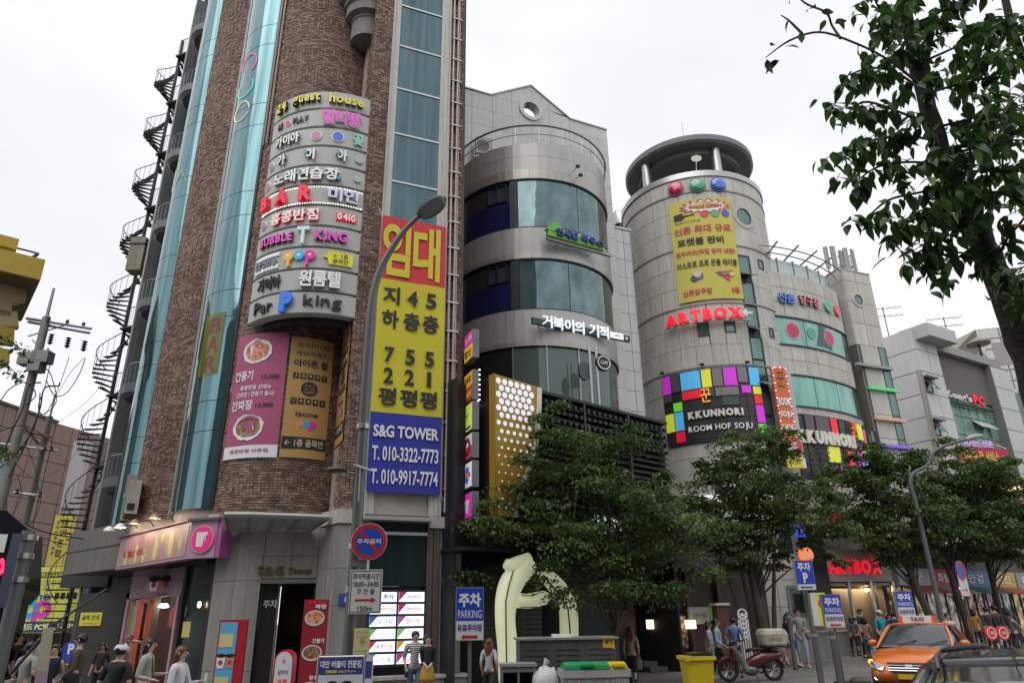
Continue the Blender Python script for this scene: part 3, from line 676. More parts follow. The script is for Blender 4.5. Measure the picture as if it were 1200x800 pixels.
for i in range(46):
 for dz in(-.285,.285):
  s_=LB*(i+.5)/46
  if 'b' not in bme:
   m_=MB();m_.ball((0,0,0),.026,.02,.022,6,4);bme['b']=m_.mesh('bulb',bulb)
  shared('bulb',bme['b'],t5,BND.pt(s_,z5+dz,.0),BND.ang(s_),(.7,.7,.7))
disc(6,.08,.12,lm('emblem mauve',(.4,.25,.4)),rim=WH);S(6,.42,'홍콩반점',1.45,.34,RD,face=WH,depth=.07);S(6,.87,'0410',.5,.2,RD,depth=.05,face=WH)
MB().slab(BND,LB*.87-.3,LB*.87+.3,z5-bp-.14,z5-bp+.14,0,.03).build('badge',RD,BS_[6][0])
S(7,.27,'BUBBLE',1.15,.25,SIDE,face=MG,depth=.08,bold=.04);S(7,.535,'T',.34,.46,lm('letter ice',(.7,.8,.85),.1),depth=.1,bold=.03);S(7,.76,'KING',.85,.27,SIDE,face=MG,depth=.08,bold=.04)
t,zc=BS_[8]
MB().slab(BND,LB*.05,LB*.33,zc-.25,zc-.12,.0,.05).build('plate',WH,t);MB().slab(BND,LB*.05,LB*.33,zc+.16,zc+.26,.0,.05).build('plate',WH,t)
S(8,.19,'izone',.8,.26,lm('letter slate',(.2,.22,.3)),depth=.06,bold=.04)
for i,(c_,tail)in enumerate((((.85,.45,.05),1),((.03,.45,.75),0),((.75,.03,.4),1))):
 m_=lm('pop %d'%i,c_,.15);q=LB*(.425+.09*i)
 mb=MB();mb.disc(BND,q,zc+.06,.15,0,.08,20);mb.build('pop_letter',m_,t)
 if tail:mb=MB();mb.slab(BND,q-.06+(-.05 if i==2 else.03),q+.02+(-.05 if i==2 else.03),zc-.27,zc,.0,.08);mb.build('pop_stem',m_,t)
 MB().disc(BND,q,zc+.06,.05,.08,.09,4).build('pop_mark',WH,t)
mb=MB();mb.poly(BND,[(LB*.76,zc-.2),(LB*.94,zc-.2),(LB*.95,zc-.18),(LB*.95,zc+.2),(LB*.94,zc+.22),(LB*.76,zc+.22),(LB*.745,zc+.2),(LB*.745,zc+.08),(LB*.71,zc+.03),(LB*.745,zc)],0,.07);mb.build('speech_bubble',lm('bubble sign yellow',(.72,.68,.04),.15),t)
text(BND,LB*.85,zc+.09,'← 1층',.42,.15,BLK,t,n=.078);text(BND,LB*.85,zc-.09,'골목안',.45,.15,BLK,t,n=.078)
S(9,.25,'가이아',.8,.36,BLK,depth=.05,bold=.015);S(9,.70,'원룸텔',1.05,.42,SIDEG,face=WH,depth=.1)
S(10,.22,'Par',.66,.32,BLK,depth=.05,bold=.01);S(10,.455,'P',.36,.5,BLU,depth=.12,bold=.08);S(10,.74,'king',1.0,.36,BLK,depth=.05,bold=.01)
# banners
def cloth(M,s0,s1,z0,z1,n=.0,wob=.012,ns=14,nz=24,seed=0,th=.004):
 """a thin hanging sheet with slight folds; returns its MB (front first)"""
 r=random.Random(seed);ph=[r.uniform(0,6)for _ in range(4)]
 f=lambda a,b:n+wob*(math.sin(a*5+ph[0]+b*.7)+math.sin(b*3.1+ph[1])*.6+math.sin(a*11+b*4+ph[2])*.35)
 mb=MB();vs=[]
 for k in(0,1):
  for j in range(nz+1):
   for i in range(ns+1):
    a=s0+(s1-s0)*i/ns;b=z0+(z1-z0)*j/nz;vs.append(M.pt(a,b,f(a,b)-k*th))
 W=ns+1;N=W*(nz+1)
 fs=[(j*W+i,j*W+i+1,(j+1)*W+i+1,(j+1)*W+i)for j in range(nz)for i in range(ns)]
 fs+=[(N+j*W+i,N+(j+1)*W+i,N+(j+1)*W+i+1,N+j*W+i+1)for j in range(nz)for i in range(ns)]
 return mb.add(vs,fs),f
RB=thing('rental_banner','tall red, yellow and blue banner with Korean letters and telephone numbers over the window column','banner',F1.pt(1.64,4.86,.2))
bred,byel,bblu=mat('banner red',(.62,.035,.045),.65),mat('banner yellow',(.60,.53,.02),.65),mat('banner blue',(.022,.03,.32),.65)
for nm,a,b,m_ in(('red_field',11.15,13.3,bred),('yellow_field',7.05,11.15,byel),('blue_field',4.86,7.05,bblu)):
 mb,_=cloth(F1,.62,2.66,a,b,.16,.01,seed=3);mb.build(nm,m_,RB,smooth='all')
YB=mat('print yellow',(.62,.55,.03),.6);PB=mat('print black',(.015,.015,.02),.6);PW_=mat('print white',(.75,.75,.8),.6)
for i,(c_,q)in enumerate((('임',1.1),('대',2.05))):text(F1,q,12.2,c_,.86,1.85,YB,RB,n=.2,bold=.03,res=6)
for q,col in((1.02,'지하'),(1.66,'4층'),(2.24,'5층')):
 for j,c_ in enumerate(col):text(F1,q,10.62-j*.76,c_,.32 if c_.isdigit()else.5,.5 if c_.isdigit()else.58,PB,RB,n=.2,bold=.03,res=4)
for q,col in((1.05,'72평'),(1.66,'52평'),(2.24,'51평')):
 for j,c_ in enumerate(col):text(F1,q,8.75-j*.62,c_,.28 if c_.isdigit()else.5,.48 if c_.isdigit()else.52,PB,RB,n=.2,bold=.03,res=4)
text(F1,1.64,6.52,'S&G TOWER',1.85,.34,PW_,RB,n=.2,bold=.03)
text(F1,1.64,5.9,'T. 010-3322-7773',1.86,.4,PW_,RB,n=.2,bold=.02);text(F1,1.64,5.27,'T. 010-9917-7774',1.86,.4,PW_,RB,n=.2,bold=.02)
mb=MB()
for a,b,c,d in((.62,4.9,.35,4.45),(2.66,4.9,2.95,4.5),(.62,13.25,.5,13.6),(2.66,13.25,2.75,13.6)):mb.tube([F1.pt(a,b,.16),F1.pt(c,d,.05)],.008,4)
mb.build('tie_cord',PW_,RB)
MNU=arc2((-8.1,19.35),C_,.62)
a0,a1=CYL.hit(268,500)[0],CYL.hit(328,500)[0];zt,zb=CYL.hit(305,391)[1],CYL.hit(300,536)[1]
PBN=thing('food_banner','dark pink food banner with two printed plates of noodles on the curved brick','banner',CYL.pt((a0+a1)/2,zb,.03))
mb,_=cloth(CYL,a0,a1,zb+.35,zt,.04,.006,seed=5);mb.build('pink_field',mat('banner pink',(.40,.085,.18),.65,noise=.1),PBN,smooth='all')
mb,_=cloth(CYL,a0,a1,zb,zb+.35,.04,.006,seed=5);mb.build('white_strip',PW_,PBN,smooth='all')
text(CYL,(a0+a1)/2,zb+.2,'홍콩반점 신촌점',(a1-a0)*.7,.1,mat('print wine',(.35,.05,.08),.6),PBN,n=.055)
food=mixmat('food red',(.42,.06,.03),(.75,.42,.28),9,.5,.4,.6);food2=mixmat('food brown',(.10,.03,.02),(.45,.25,.14),10,.5,.4,.62)
w_=a1-a0
hb_=zt-zb
for zc,m_,r1 in((zt-.15*hb_,food,.42),(zb+.235*hb_,food2,.44)):
 q=a0+w_*.45;r=random.Random(int(zc*10))
 pts=[(q+(.44+.04*r.random())*math.cos(2*PI*i/26),zc+(.35+.05*r.random())*math.sin(2*PI*i/26))for i in range(26)]
 MB().poly(CYL,pts,.05,.056).build('printed_plate',PW_,PBN)
 pts=[(q+(.34+.05*r.random())*math.cos(2*PI*i/26),zc+(.25+.05*r.random())*math.sin(2*PI*i/26))for i in range(26)]
 MB().poly(CYL,pts,.056,.062).build('printed_food',m_,PBN)
mid=(zt+zb)/2
text(CYL,a0+w_*.25,zt-.35*hb_,'깐풍기',.62,.3,PW_,PBN,n=.058,bold=.03);text(CYL,a0+w_*.75,zt-.37*hb_,'13,900',.5,.14,PB,PBN,n=.058)
text(CYL,a0+w_*.5,zt-.45*hb_,'홍콩반점 신메뉴',.95,.14,PW_,PBN,n=.058);text(CYL,a0+w_*.5,zt-.505*hb_,'간짜장 / 깐풍기 출시!',1.15,.15,PW_,PBN,n=.058)
text(CYL,a0+w_*.28,zt-.59*hb_,'간짜장',.7,.3,PW_,PBN,n=.058,bold=.03);text(CYL,a0+w_*.7,zt-.60*hb_,'13,900',.5,.14,PB,PBN,n=.058)
def izone(M,a0,a1,zb,zt,label,n,root=None):
 t=thing('game_banner',label,'banner',M.pt((a0+a1)/2,zb,n),0,'orange game lounge banners on the brick corner')
 w_=a1-a0;h_=zt-zb;c_=(a0+a1)/2
 mb,_=cloth(M,a0,a1,zb,zt,n,.006,seed=9);mb.build('orange_field',mat('banner ochre',(.46,.27,.09),.65,noise=.08),t,smooth='all')
 n+=.012
 text(M,c_,zt-h_*.07,'프리미엄',w_*.72,h_*.04,PB,t,n=n,bold=0);text(M,c_,zt-h_*.14,'게임라운지',w_*.75,h_*.045,PB,t,n=n,bold=0)
 text(M,c_,zt-h_*.225,'아이존 팝',w_*.78,h_*.065,PB,t,n=n,bold=.03)
 for zz in(.335,.545):
  for i in range(5):
   q=a0+w_*(.18+.16*i);MB().slab(M,q-w_*.065,q+w_*.065,zt-h_*zz-h_*.025,zt-h_*zz+h_*.025,n-.002,n+.002).build('icon',PB,t)
 for i,g in enumerate('♪◎♥☻✈☺♣◆♠★'):text(M,a0+w_*(.18+.16*(i%5)),zt-h_*(.335 if i<5 else.545),g,w_*.07,h_*.03,mat('banner ochre',(0,0,0)),t,n=n+.006)
 MB().disc(M,c_,zt-h_*.44,w_*.19,n-.002,n+.003,24,h_*.062).build('round_mark',PB,t)
 for i,s_ in enumerate(('ENJOY','ALL THE','GAMES!')):text(M,c_,zt-h_*(.415+.025*i),s_,w_*.22,h_*.014,mat('banner ochre',(0,0,0)),t,n=n+.006)
 text(M,c_,zt-h_*.65,'izone',w_*.5,h_*.04,PB,t,n=n)
 for i,c2 in enumerate(((.75,.25,.12),(.03,.4,.6),(.7,.03,.35))):
  q=a0+w_*(.36+.14*i);m_=mat('banner pop %d'%i,c2,.6)
  MB().disc(M,q,zt-h_*.73,w_*.085,n-.002,n+.002,18,h_*.028).build('pop_mark',m_,t)
  if i!=1:MB().slab(M,q-w_*.08,q-w_*.02,zt-h_*.785,zt-h_*.73,n-.002,n+.001).build('pop_stem',m_,t)
 MB().slab(M,a0+.02,a1-.02,zb+h_*.07,zb+h_*.165,n-.002,n+.002).build('dark_strip',PB,t)
 text(M,c_,zb+h_*.118,'← 1층 골목안',w_*.85,h_*.06,mat('print cream',(.62,.52,.35),.6),t,n=n+.006,bold=.02)
b0,b1=CYL.hit(331,500)[0],CYL.hit(383,500)[0]
izone(CYL,b0,min(b1,CYL.L-.05),CYL.hit(355,537)[1],CYL.hit(360,396)[1],'orange banner with black Korean letters and round pop logo beside the pink banner',.035)
izone(RET,.08,RET.L-.18,RET.hit(400,518)[1],RET.hit(400,398)[1],'narrow slanting orange banner round the corner next to the street lamp',.03)
# six small box signs at the right edge
faces=[(392,424,[(.6,.03,.3),(.75,.45,.03)],'magenta and yellow, highest','노래'),(438,472,[(.62,.3,.03),(.4,.02,.02)],'orange and red with a bulb border','BAR'),(474,506,[(.6,.7,.12),(.6,.7,.12)],'lime green with a small crown','카페'),(509,538,[(.6,.5,.5),(.4,.05,.08)],'pale with a dark red arch','∩'),(541,571,[(.72,.74,.8),(.72,.74,.8)],'white with red and blue dots','∴'),(576,606,[(.65,.03,.4),(.65,.03,.4)],'magenta with a white bubble tea glass, lowest','▽')]
BXM=mat('box sign casing',(.16,.17,.18),.45,.2,noise=.1)
for i,(y0,y1,cs,lb,g)in enumerate(faces):
 z1_,z0_=F1.hit(541,y0)[1],F1.hit(541,y1)[1]
 z1_-=.1;z0_-=.1
 o=F1.pt(3.36,z0_,.05);t=thing('box_sign','small projecting box sign on the pipe side, '+lb,'shop sign',o,0,'projecting box signs at the brick tower edge')
 SM=flat2(F1.pt(3.36,0,.75)[:2],F1.pt(3.36,0,.02)[:2]);SM=Flat(*F1.pt(3.36,0,.05)[:2],22.5-90)
 MB().slab(F1,3.362,3.56,z0_,z1_,.05,.8).build('casing',BXM,t)
 SM=flat2(F1.pt(3.36,0,.05)[:2],F1.pt(3.36,0,.8)[:2]);m0=lm('box face %d a'%i,cs[0],.5);m1=lm('box face %d b'%i,cs[1],.5)
 zm=(z0_+z1_)/2
 MB().slab(SM,.02,.73,zm,z1_-.03,-.0,.012).build('lit_face',m0,t);MB().slab(SM,.02,.73,z0_+.03,zm,-.0,.012).build('lit_face',m1,t)
 if i in(0,1):text(SM,.37,(zm+z1_)/2,g,.6,.2,PW_ if i==0 else BLK,t,n=.02,bold=.03);text(SM,.37,(zm+z0_)/2,'할인' if i==0 else '24H',.6,.24,BLK if i==0 else YL,t,n=.02,bold=.03)
 elif i==2:text(SM,.37,zm,'♛',.3,.22,BLK,t,n=.02);MB().slab(SM,.1,.63,z0_+.08,z0_+.14,.012,.018).build('caption',BLK,t)
 elif i==3:MB().ring(SM,.37,zm,.14,.26,.012,.02,16).build('arch',lm('arch red',(.35,.02,.05)),t)
 elif i==4:
  for k_,(dx,dz,c2)in enumerate(((-.18,0,RD),(.18,0,RD),(0,.16,BLU),(0,-.16,BLU))):MB().disc(SM,.37+dx,zm+dz,.085,.012,.02,12).build('dot',c2,t)
  for sg in(-1,1):mb=MB();mb.tube([SM.pt(.2,zm-.18*sg,.016),SM.pt(.54,zm+.18*sg,.016)],.012,4);mb.build('cross_stroke',BLK,t)
 else:mb=MB();mb.poly(SM,[(.28,zm-.2),(.46,zm-.2),(.55,zm+.15),(.19,zm+.15)],.012,.02);mb.build('cup_mark',WH,t)
 if i==1:
  for k_ in range(7):
   for nn in(.05,.8):shared('bulb',bme['b'],t,F1.pt(3.57,z0_+(z1_-z0_)*k_/6,nn),0)
  for k_ in range(1,6):shared('bulb',bme['b'],t,F1.pt(3.57,z0_,.05+.75*k_/6),0)
 MB().tube([F1.pt(3.28,zm,.1),F1.pt(3.37,zm,.1)],.02,5).build('bracket',STEEL,t)
TB=thing('tenant_directory','lit tenant directory of white plates in a dark frame beside the passage','directory board',F1.pt(1.65,.5,0))
t0,t1=.90,2.36;zz1,zz0=F1.hit(467,691)[1],F1.hit(464,781)[1]
MB().slab(F1,t0-.03,t1+.03,zz0,zz1,-.1,.02).build('frame',mat('navy frame',(.02,.025,.05),.4),TB)
PLW=mat('lit plate',(.88,.9,1),emit=.95);rh=(zz1-zz0-.06)/6
cc=[(.03,.1,.5),(.6,.02,.12),(.4,.02,.15),(.6,.02,.1),(.03,.15,.5),(.5,.1,.4),(.2,.6,.15),(.25,.6,.2),(.6,.03,.1),(.8,.35,.02),(.25,.3,.4),(.5,.05,.3)]
tx=['P 주차','24guesthouse','guesthouse','24guesthouse','당구장','멀티방','노래연습장','노래연습장','홍콩반점','미인','고시텔','BUBBLE']
for i in range(12):
 c,r_=i%2,i//2;a=t0+.03+c*.73;b=a+.67;z1_=zz1-.05-r_*rh;z0_=z1_-rh+.06
 MB().slab(F1,a,b,z0_,z1_,.02,.035).build('plate',PLW,TB)
 if i:MB().poly(F1,[(a,z1_),(a,z1_-.22),(a+.2,z1_)],.035,.037).build('corner_tag',lm('tag %d'%i,cc[i],.4),TB)
 text(F1,(a+b)/2+.06,(z0_+z1_)/2,tx[i],.4,.12,lm('tag %d'%i,cc[i],.3),TB,n=.04,bold=.01 if i else.03)
PANEL=mat('silver cladding',(.50,.505,.50),.45,.2,noise=.05,nscale=1.5,streak=.09,rnd=.045)
PANEL2=mat('satin curved cladding',(.42,.415,.405),.38,.3,noise=.08,nscale=1.2,streak=.10,rnd=.05)
SEAM=mat('seam grey',(.10,.10,.10),.8)
TRIM=mat('warm trim',(.38,.36,.33),.35,.5,noise=.08)
MGLASS=glass('drum glass',(.15,.23,.24),.05,.55,.45,(1.0,1.0,.6))  # streaks put wavy reflected shapes into the glass colour
BLUEF=glass('blue film glass',(.02,.025,.12),.1,.35,.15)
MD=thing('gabled_building','silver panelled office building with a curved glass drum and a gable pierced by a hole','building',(1,28,0))
GAB=Flat(.89,27.4,22.5)
gx=lambda p:GAB.hit(*p)
outl=[gx((543,103)),gx((575,112)),gx((622,101)),gx((668,140)),gx((711,153))]
xl,xr=outl[0][0]-.8,outl[-1][0];zs_=[outl[0][1]+.05,outl[1][1],outl[2][1],outl[3][1],outl[4][1]]
top=[(xl,zs_[0])]+[(outl[i][0],zs_[i])for i in range(1,5)]
hc=gx((622,129));hr=.44
def hole_poly(side):
 arc=[(hc[0]+hr*math.sin(PI*i/14)*side,hc[1]+hr*math.cos(PI*i/14))for i in range(15)]
 return arc
zl=20.2
L_=[(xl,zl),(xl,zs_[0]),(outl[1][0],zs_[1]),(hc[0],zs_[2])]+hole_poly(-1)+[(hc[0],zl)]
R_=[(xr,zl),(hc[0],zl)]+hole_poly(1)[::-1]+[(hc[0],zs_[2]),(outl[3][0],zs_[3]),(xr,zs_[4])]
MB().poly(GAB,L_,-.4,-.03).build('gable_wall',SEAM,MD);MB().poly(GAB,R_[::-1],-.4,-.03).build('gable_wall',SEAM,MD)
MB().ring(GAB,hc[0],hc[1],hr-.02,hr+.17,-.45,.06,28).build('round_opening_rim',STEEL,MD)
mb=MB();mb.slab(GAB,xl,xr,-1,zl,-.4,-.03);mb.slab(GAB,xr-.4,xr,-1,zs_[4]-.02,-8,-.42);mb.build('core_wall',SEAM,MD)
cs=[gx((x,y))[0]for x,y in((553,130),(577,130),(600,130),(624,160),(645,160),(668,165),(691,170))]
S_=[xl]+cs+[xr];rows=[4.4+.92*i for i in range(24)]
def topz(q):
 P_=top
 for(a,za),(b,zb_)in zip(P_,P_[1:]):
  if a<=q<=b:return za+(zb_-za)*(q-a)/(b-a)
 return zs_[4]
for i in range(len(S_)-1):
 for j in range(24):
  a,b,z0,z1=S_[i]+.006,S_[i+1]-.006,rows[j]+.006,rows[j]+.914
  ta,tb=topz(a),topz(b)
  if z0>max(ta,tb)-.08:continue
  if z0>min(ta,tb):
   qx=a+(b-a)*(z0-ta)/(tb-ta)
   pts=[(qx,z0),(b,z0),(b,min(z1,tb))]+([(a+(b-a)*(z1-ta)/(tb-ta),z1)]if z1<tb else[])if tb>ta else[(a,z0),(qx,z0)]+([(a+(b-a)*(z1-ta)/(tb-ta),z1)]if z1<ta else[])+[(a,min(z1,ta))]
  else:pts=[(a,z0),(b,z0),(b,min(z1,tb)),(a,min(z1,ta))]
  if b>1 and False:continue
  if abs((a+b)/2-hc[0])<(b-a)/2+hr and z0<hc[1]+hr and z1>hc[1]-hr:
   N=12;up,lo=[],[]
   for k_ in range(N+1):
    q=a+(b-a)*k_/N;d=hr*hr-(q-hc[0])**2;h=math.sqrt(d)if d>0 else 0
    zt__=min(z1,topz(q));up.append((q,max(hc[1]+h,z0),zt__,h));lo.append((q,z0,min(hc[1]-h,zt__),h))
   mb=MB()
   for lst in(up,lo):
    for(q0,l0,t0,h0),(q1,l1,t1,h1)in zip(lst,lst[1:]):
     if lst is lo and h0==0 and h1==0:continue
     if h0==0 and h1==0 and lst is up:l0=z0;l1=z0
     if t0>l0+.005 or t1>l1+.005:mb.poly(GAB,[(q0,min(l0,t0)),(q1,min(l1,t1)),(q1,t1),(q0,t0)],-.03,0)
   if mb.v:mb.build('panel',PANEL,MD)
   continue
  MB().poly(GAB,pts,-.03,0).build('panel',PANEL,MD)
mb=MB()
for(a,za),(b,zb_)in zip(top,top[1:]):mb.poly(GAB,[(a,za),(b,zb_),(b,zb_+.07),(a,za+.07)],-.45,.05)
mb.build('parapet_cap',STEEL,MD)
sh0,sh1=xr,gx((746,340))[0];shz=gx((728,266))[1]
MB().slab(GAB,sh0,sh1,-1,shz,-6,-.23).build('shoulder_wall',SEAM,MD)
panels(GAB,[sh0,(sh0+sh1)/2+.1,sh1],[r for r in rows if r<shz]+[shz],PANEL,MD,'panel',-.23,gap=.022)
MB().slab(GAB,sh1,sh1+.03,-1,shz,-6,-.2).build('side_cladding',PANEL,MD)
MB().slab(GAB,sh0,sh1+.1,shz,shz+.1,-6,-.15).build('parapet_cap',STEEL,MD)
DR=Arc(.89,27.4,3.43,180+22.5-8);LD=3.43*math.radians(196)
Zt=[DR.hit(625,160)[1],DR.hit(625,209)[1]]
zbands={}
for nm,y in(('top',168),('w1t',209),('w1b',266),('w2t',302.5),('w2b',362),('w3t',405),('w3b',470)):zbands[nm]=DR.hit(632,y)[1]
print('DRUM',{k:round(v,2)for k,v in zbands.items()})
zb=zbands;col=[LD*i/6 for i in range(7)];col=[0,.6]+[1.75+1.02*i*1.32 for i in range(7)];col=[c for c in col if c<LD]+[LD]
MB().slab(DR,0,LD,-1,zb['top'],-.35,-.2,step=6).build('drum_core',mat('core dark',(.012,.014,.02),.6),MD,smooth=True)
MB().lathe([(0,0),(3.35,0),(3.35,.05),(0,.05)],(.89,27.4,zb['top']-.08),48).build('drum_roof',SEAM,MD)
def bandrow(z0,z1,rowsz):
 MB().slab(DR,0,LD,z0,z1,-.2,-.03,step=6).build('band_core',SEAM,MD,smooth=True)
 panels(DR,col,rowsz,PANEL2,MD,'curved_panel',-.03)
t1=.2
bandrow(zb['w1t'],zb['top'],lin(zb['w1t']+t1+.25,zb['top'],2)[:]);panels(DR,col,[zb['w1t'],zb['w1t']+t1+.25],TRIM,MD,'curved_trim',-.01)
bandrow(zb['w2t'],zb['w1b'],[zb['w2t']+.22,zb['w1b']]);panels(DR,col,[zb['w2t'],zb['w2t']+.22],TRIM,MD,'curved_trim',-.0)
bandrow(zb['w3t'],zb['w2b'],[zb['w3t']+.2,zb['w2b']]);panels(DR,col,[zb['w3t'],zb['w3t']+.2],TRIM,MD,'curved_trim',-.0)
s600,s602=DR.hit(597,240)[0],DR.hit(603,240)[0]
sm1,sm2=DR.hit(668,335)[0],DR.hit(704,270)[0]
FRB=mat('frame navy',(.015,.02,.04),.35)
for k_,(a,b)in enumerate((('w1b','w1t'),('w2b','w2t'))):
 z0,z1=zb[a],zb[b];zm=z0+(z1-z0)*.56
 MB().slab(DR,0,s600,z0,zm,-.16,-.08,step=5).build('blue_pane',BLUEF,MD,smooth=True)
 MB().slab(DR,0,DR.hit(571,240)[0],zm,z1,-.16,-.09,step=5).build('glass_pane',mat('pane dull',(.03,.03,.035),.2),MD,smooth=True)
 wins(DR,DR.hit(571,240)[0],s600-.15,zm+.08,z1-.12,MD,glass('old pane',(.07,.09,.1),.12,.3),FRB,2,1,.06,-.14,proud=-.03)
 MB().slab(DR,DR.hit(571,240)[0],s600-.0,zm,z1,-.17,-.13).build('frame_back',FRB,MD)
 MB().slab(DR,s600,s602+.12,z0,z1,-.14,-.02).build('mullion',FRB,MD)
 edges=[s602+.12,(sm1 if k_ else s602+2.7),sm2,LD]
 for i in range(3):
  MB().slab(DR,edges[i]+.015,edges[i+1]-.015,z0+.03,z1-.03,-.14,-.06,step=4).build('curved_pane',MGLASS if i<2 else mat('pane edge',(.05,.06,.06),.2),MD,smooth=True)
 mb=MB();mb.slab(DR,0,LD,z0,z0+.04,-.12,-.0,step=5);mb.build('sill',FRB,MD);mb=MB();mb.slab(DR,0,LD,z1-.04,z1,-.12,-.0,step=5);mb.build('head_frame',FRB,MD)
cgl=mat('storey glass',(.16,.22,.20),.05,.15,spec=.8,alpha=.55)
z0,z1=7.6,zb['w3t']
MB().lathe([(0,0),(3.2,0)],(.89,27.4,z1-.03),40).build('ceiling',mat('ceiling tan',(.20,.18,.14),.7),MD)
s3=[0]+[DR.hit(x,440)[0]for x in(601,642,680,694)]+[LD]
for i in range(5):MB().slab(DR,s3[i]+.02,s3[i+1]-.02,z0,z1-.04,-.1,-.06,step=4).build('curved_pane',cgl if i else mat('dark storey pane',(.02,.02,.02),.1),MD,smooth=True)
for s_ in s3[1:-1]:MB().slab(DR,s_-.02,s_+.02,z0,z1,-.12,-.02).build('mullion',STEEL,MD)
for x,y in((630,421),(660,423),(577,430),(600,434),(616,436),(690,449)):
 p=atZ(x,y,z1-.08);MB().lathe([(0,0),(.13,0),(.13,.04),(0,.04)],(p.x,p.y,z1-.09),12).build('ceiling_lamp',mat('lamp warm',(1,.8,.5),emit=5),MD)
mb=MB();top_=[DR.pt(LD*i/48,zb['top']+.85,.06)for i in range(49)];mb.tube(top_,.045,6);mb.build('roof_rail',mat('rail grey',(.25,.25,.26),.4,.5),MD,smooth=True)
mb=MB();mb.tube([DR.pt(LD*i/48,zb['top']+.42,.04)for i in range(49)],.02,5);mb.build('roof_rail',STEEL,MD)
for i in range(13):MB().tube([DR.pt(LD*i/12,zb['top'],.02),DR.pt(LD*i/12,zb['top']+.85,.05)],.018,5).build('rail_post',STEEL,MD)
for k_,(x,y,l_)in enumerate(((563,200,'upper of two stacked condensers on the drum roof behind the rail'),(563,200,'lower condenser of the stack on the drum roof'),(588,205,'small condenser lying alone behind the drum roof rail'))):
 p=GAB.pt(gx((x,y))[0],0,.55);zz=zb['top']-.03+(1.05 if k_==0 else.1)
 t=condenser((p[0],p[1],zz),math.radians(15),l_,.8,.85 if k_<2 else.6,.32);t['group']='condensers on the drum roof'
for x,y in((672,200),(675,210)):
 s_,z_=DR.hit(x,y);t=thing('security_camera','tiny black camera on the curved cladding, '+('upper' if y<205 else 'lower')+' of the pair','camera',DR.pt(s_,z_,0))
 MB().tube([DR.pt(s_,z_,0),DR.pt(s_,z_,.3)],.012,5).build('arm',BLACK,t);mb=MB();mb.slab(DR,s_-.09,s_+.05,z_-.05,z_+.03,.28,.4);mb.build('camera_body',BLACK,t)
s0,z0=DR.hit(641,276);p0=DR.pt(s0,z0,.5);p1=atY(716,301,p0[1]+1.4)
ES=flat2(p0[:2],p1[:2][:2]);
t=thing('estate_sign','green sign with a little roof and blue Korean letters on a rail across the drum','shop sign',p0)
zA,zB=ES.hit(641,277)[1],ES.hit(714,301)[1];zz=(zA+zB)/2
MB().slab(ES,-.15,ES.L,zz-.06,zz+.05,-.06,.06).build('rail',mat('sign rail',(.36,.36,.36),.5),t)
a,b=ES.hit(640,275)[0],ES.hit(708,298)[0]
gr=mat('sign green',(.12,.42,.04),.45,emit=.05)
MB().slab(ES,a,b-.1,zz+.06,zz+.36,0,.14).build('green_board',gr,t)
mb=MB();mb.poly(ES,[(a-.1,zz+.3),(a+.35,zz+.75),(a+.85,zz+.3)],-.02,.16);mb.build('roof_shape',gr,t)
letters(ES,(a+b)/2+.1,zz+.3,'연세빌 하우스',(b-a)*.82,.32,mat('sign blue',(.03,.05,.3),.4),t,n=.15,depth=.08)
for f in(.15,.7):MB().tube([ES.pt(ES.L*f,zz,0),ES.pt(ES.L*f,zz-.1,-.6)],.02,5).build('bracket',STEEL,t)
s0,z0=DR.hit(625,377);p0=DR.pt(s0,z0,.55);p1=atY(738,397,p0[1]+2.0)
NS=flat2(p0[:2],p1[:2]);zz=(NS.hit(625,377)[1]+NS.hit(738,396)[1])/2
t=thing('name_sign','dark teal sign rail with glowing white Korean letters and a small white plate','shop sign',p0)
MB().slab(NS,-.05,NS.L,zz-.12,zz+.12,-.08,.02).build('rail',mat('teal rail',(.015,.05,.05),.4),t)
GLW=mat('letter glow',(.9,.95,1),emit=.45)
letters(NS,NS.L*.42,zz+.05,'거북이의 기적',NS.L*.68,.5,GLW,t,n=.03,depth=.05,bold=.01)
MB().slab(NS,NS.L*.78,NS.L*.92,zz-.1,zz+.14,.02,.06).build('plate',GLW,t);text(NS,NS.L*.85,zz+.02,'2호점',.3,.12,mat('grey print',(.1,.15,.2),.5),t,n=.065)
text(NS,NS.L*.96,zz,'M',.08,.08,GLW,t,n=.03)
for f in(.1,.5,.8):MB().tube([NS.pt(NS.L*f,zz,-.05),NS.pt(NS.L*f,zz,-.6)],.02,5).build('bracket',DARK,t)
s_,z_=DR.hit(686,425);pp=DR.pt(s_,0,1.0)
t=thing('round_sign','round black hanging signs with white ring on a steel post before the curved glass','shop sign',pp)
FR=Flat(pp[0],pp[1],22.5);q_,z_=FR.hit(706,426)
mb=MB();mb.tube([FR.pt(FR.hit(691,420)[0],7.8,0),FR.pt(FR.hit(691,420)[0],FR.hit(691,405)[1],0)],.05,8);mb.build('post',STEEL,t,smooth=True)
mb=MB();mb.tube([FR.pt(FR.hit(699,420)[0],7.8,0),FR.pt(FR.hit(699,420)[0],FR.hit(699,405)[1],0)],.05,8);mb.build('post',STEEL,t,smooth=True)
MB().disc(FR,q_,z_,.3,0,.12,26).build('disc',BLACK,t);MB().ring(FR,q_,z_,.22,.26,.12,.13,26).build('white_ring',WHITE,t)
text(FR,q_,z_,'CAFE',.3,.12,WHITE,t,n=.13)
q_,z_=FR.hit(686,434);MB().disc(FR,q_-.0,z_,.24,-.12,-.02,26,.34).build('disc',mat('disc slate',(.05,.06,.07),.4),t)
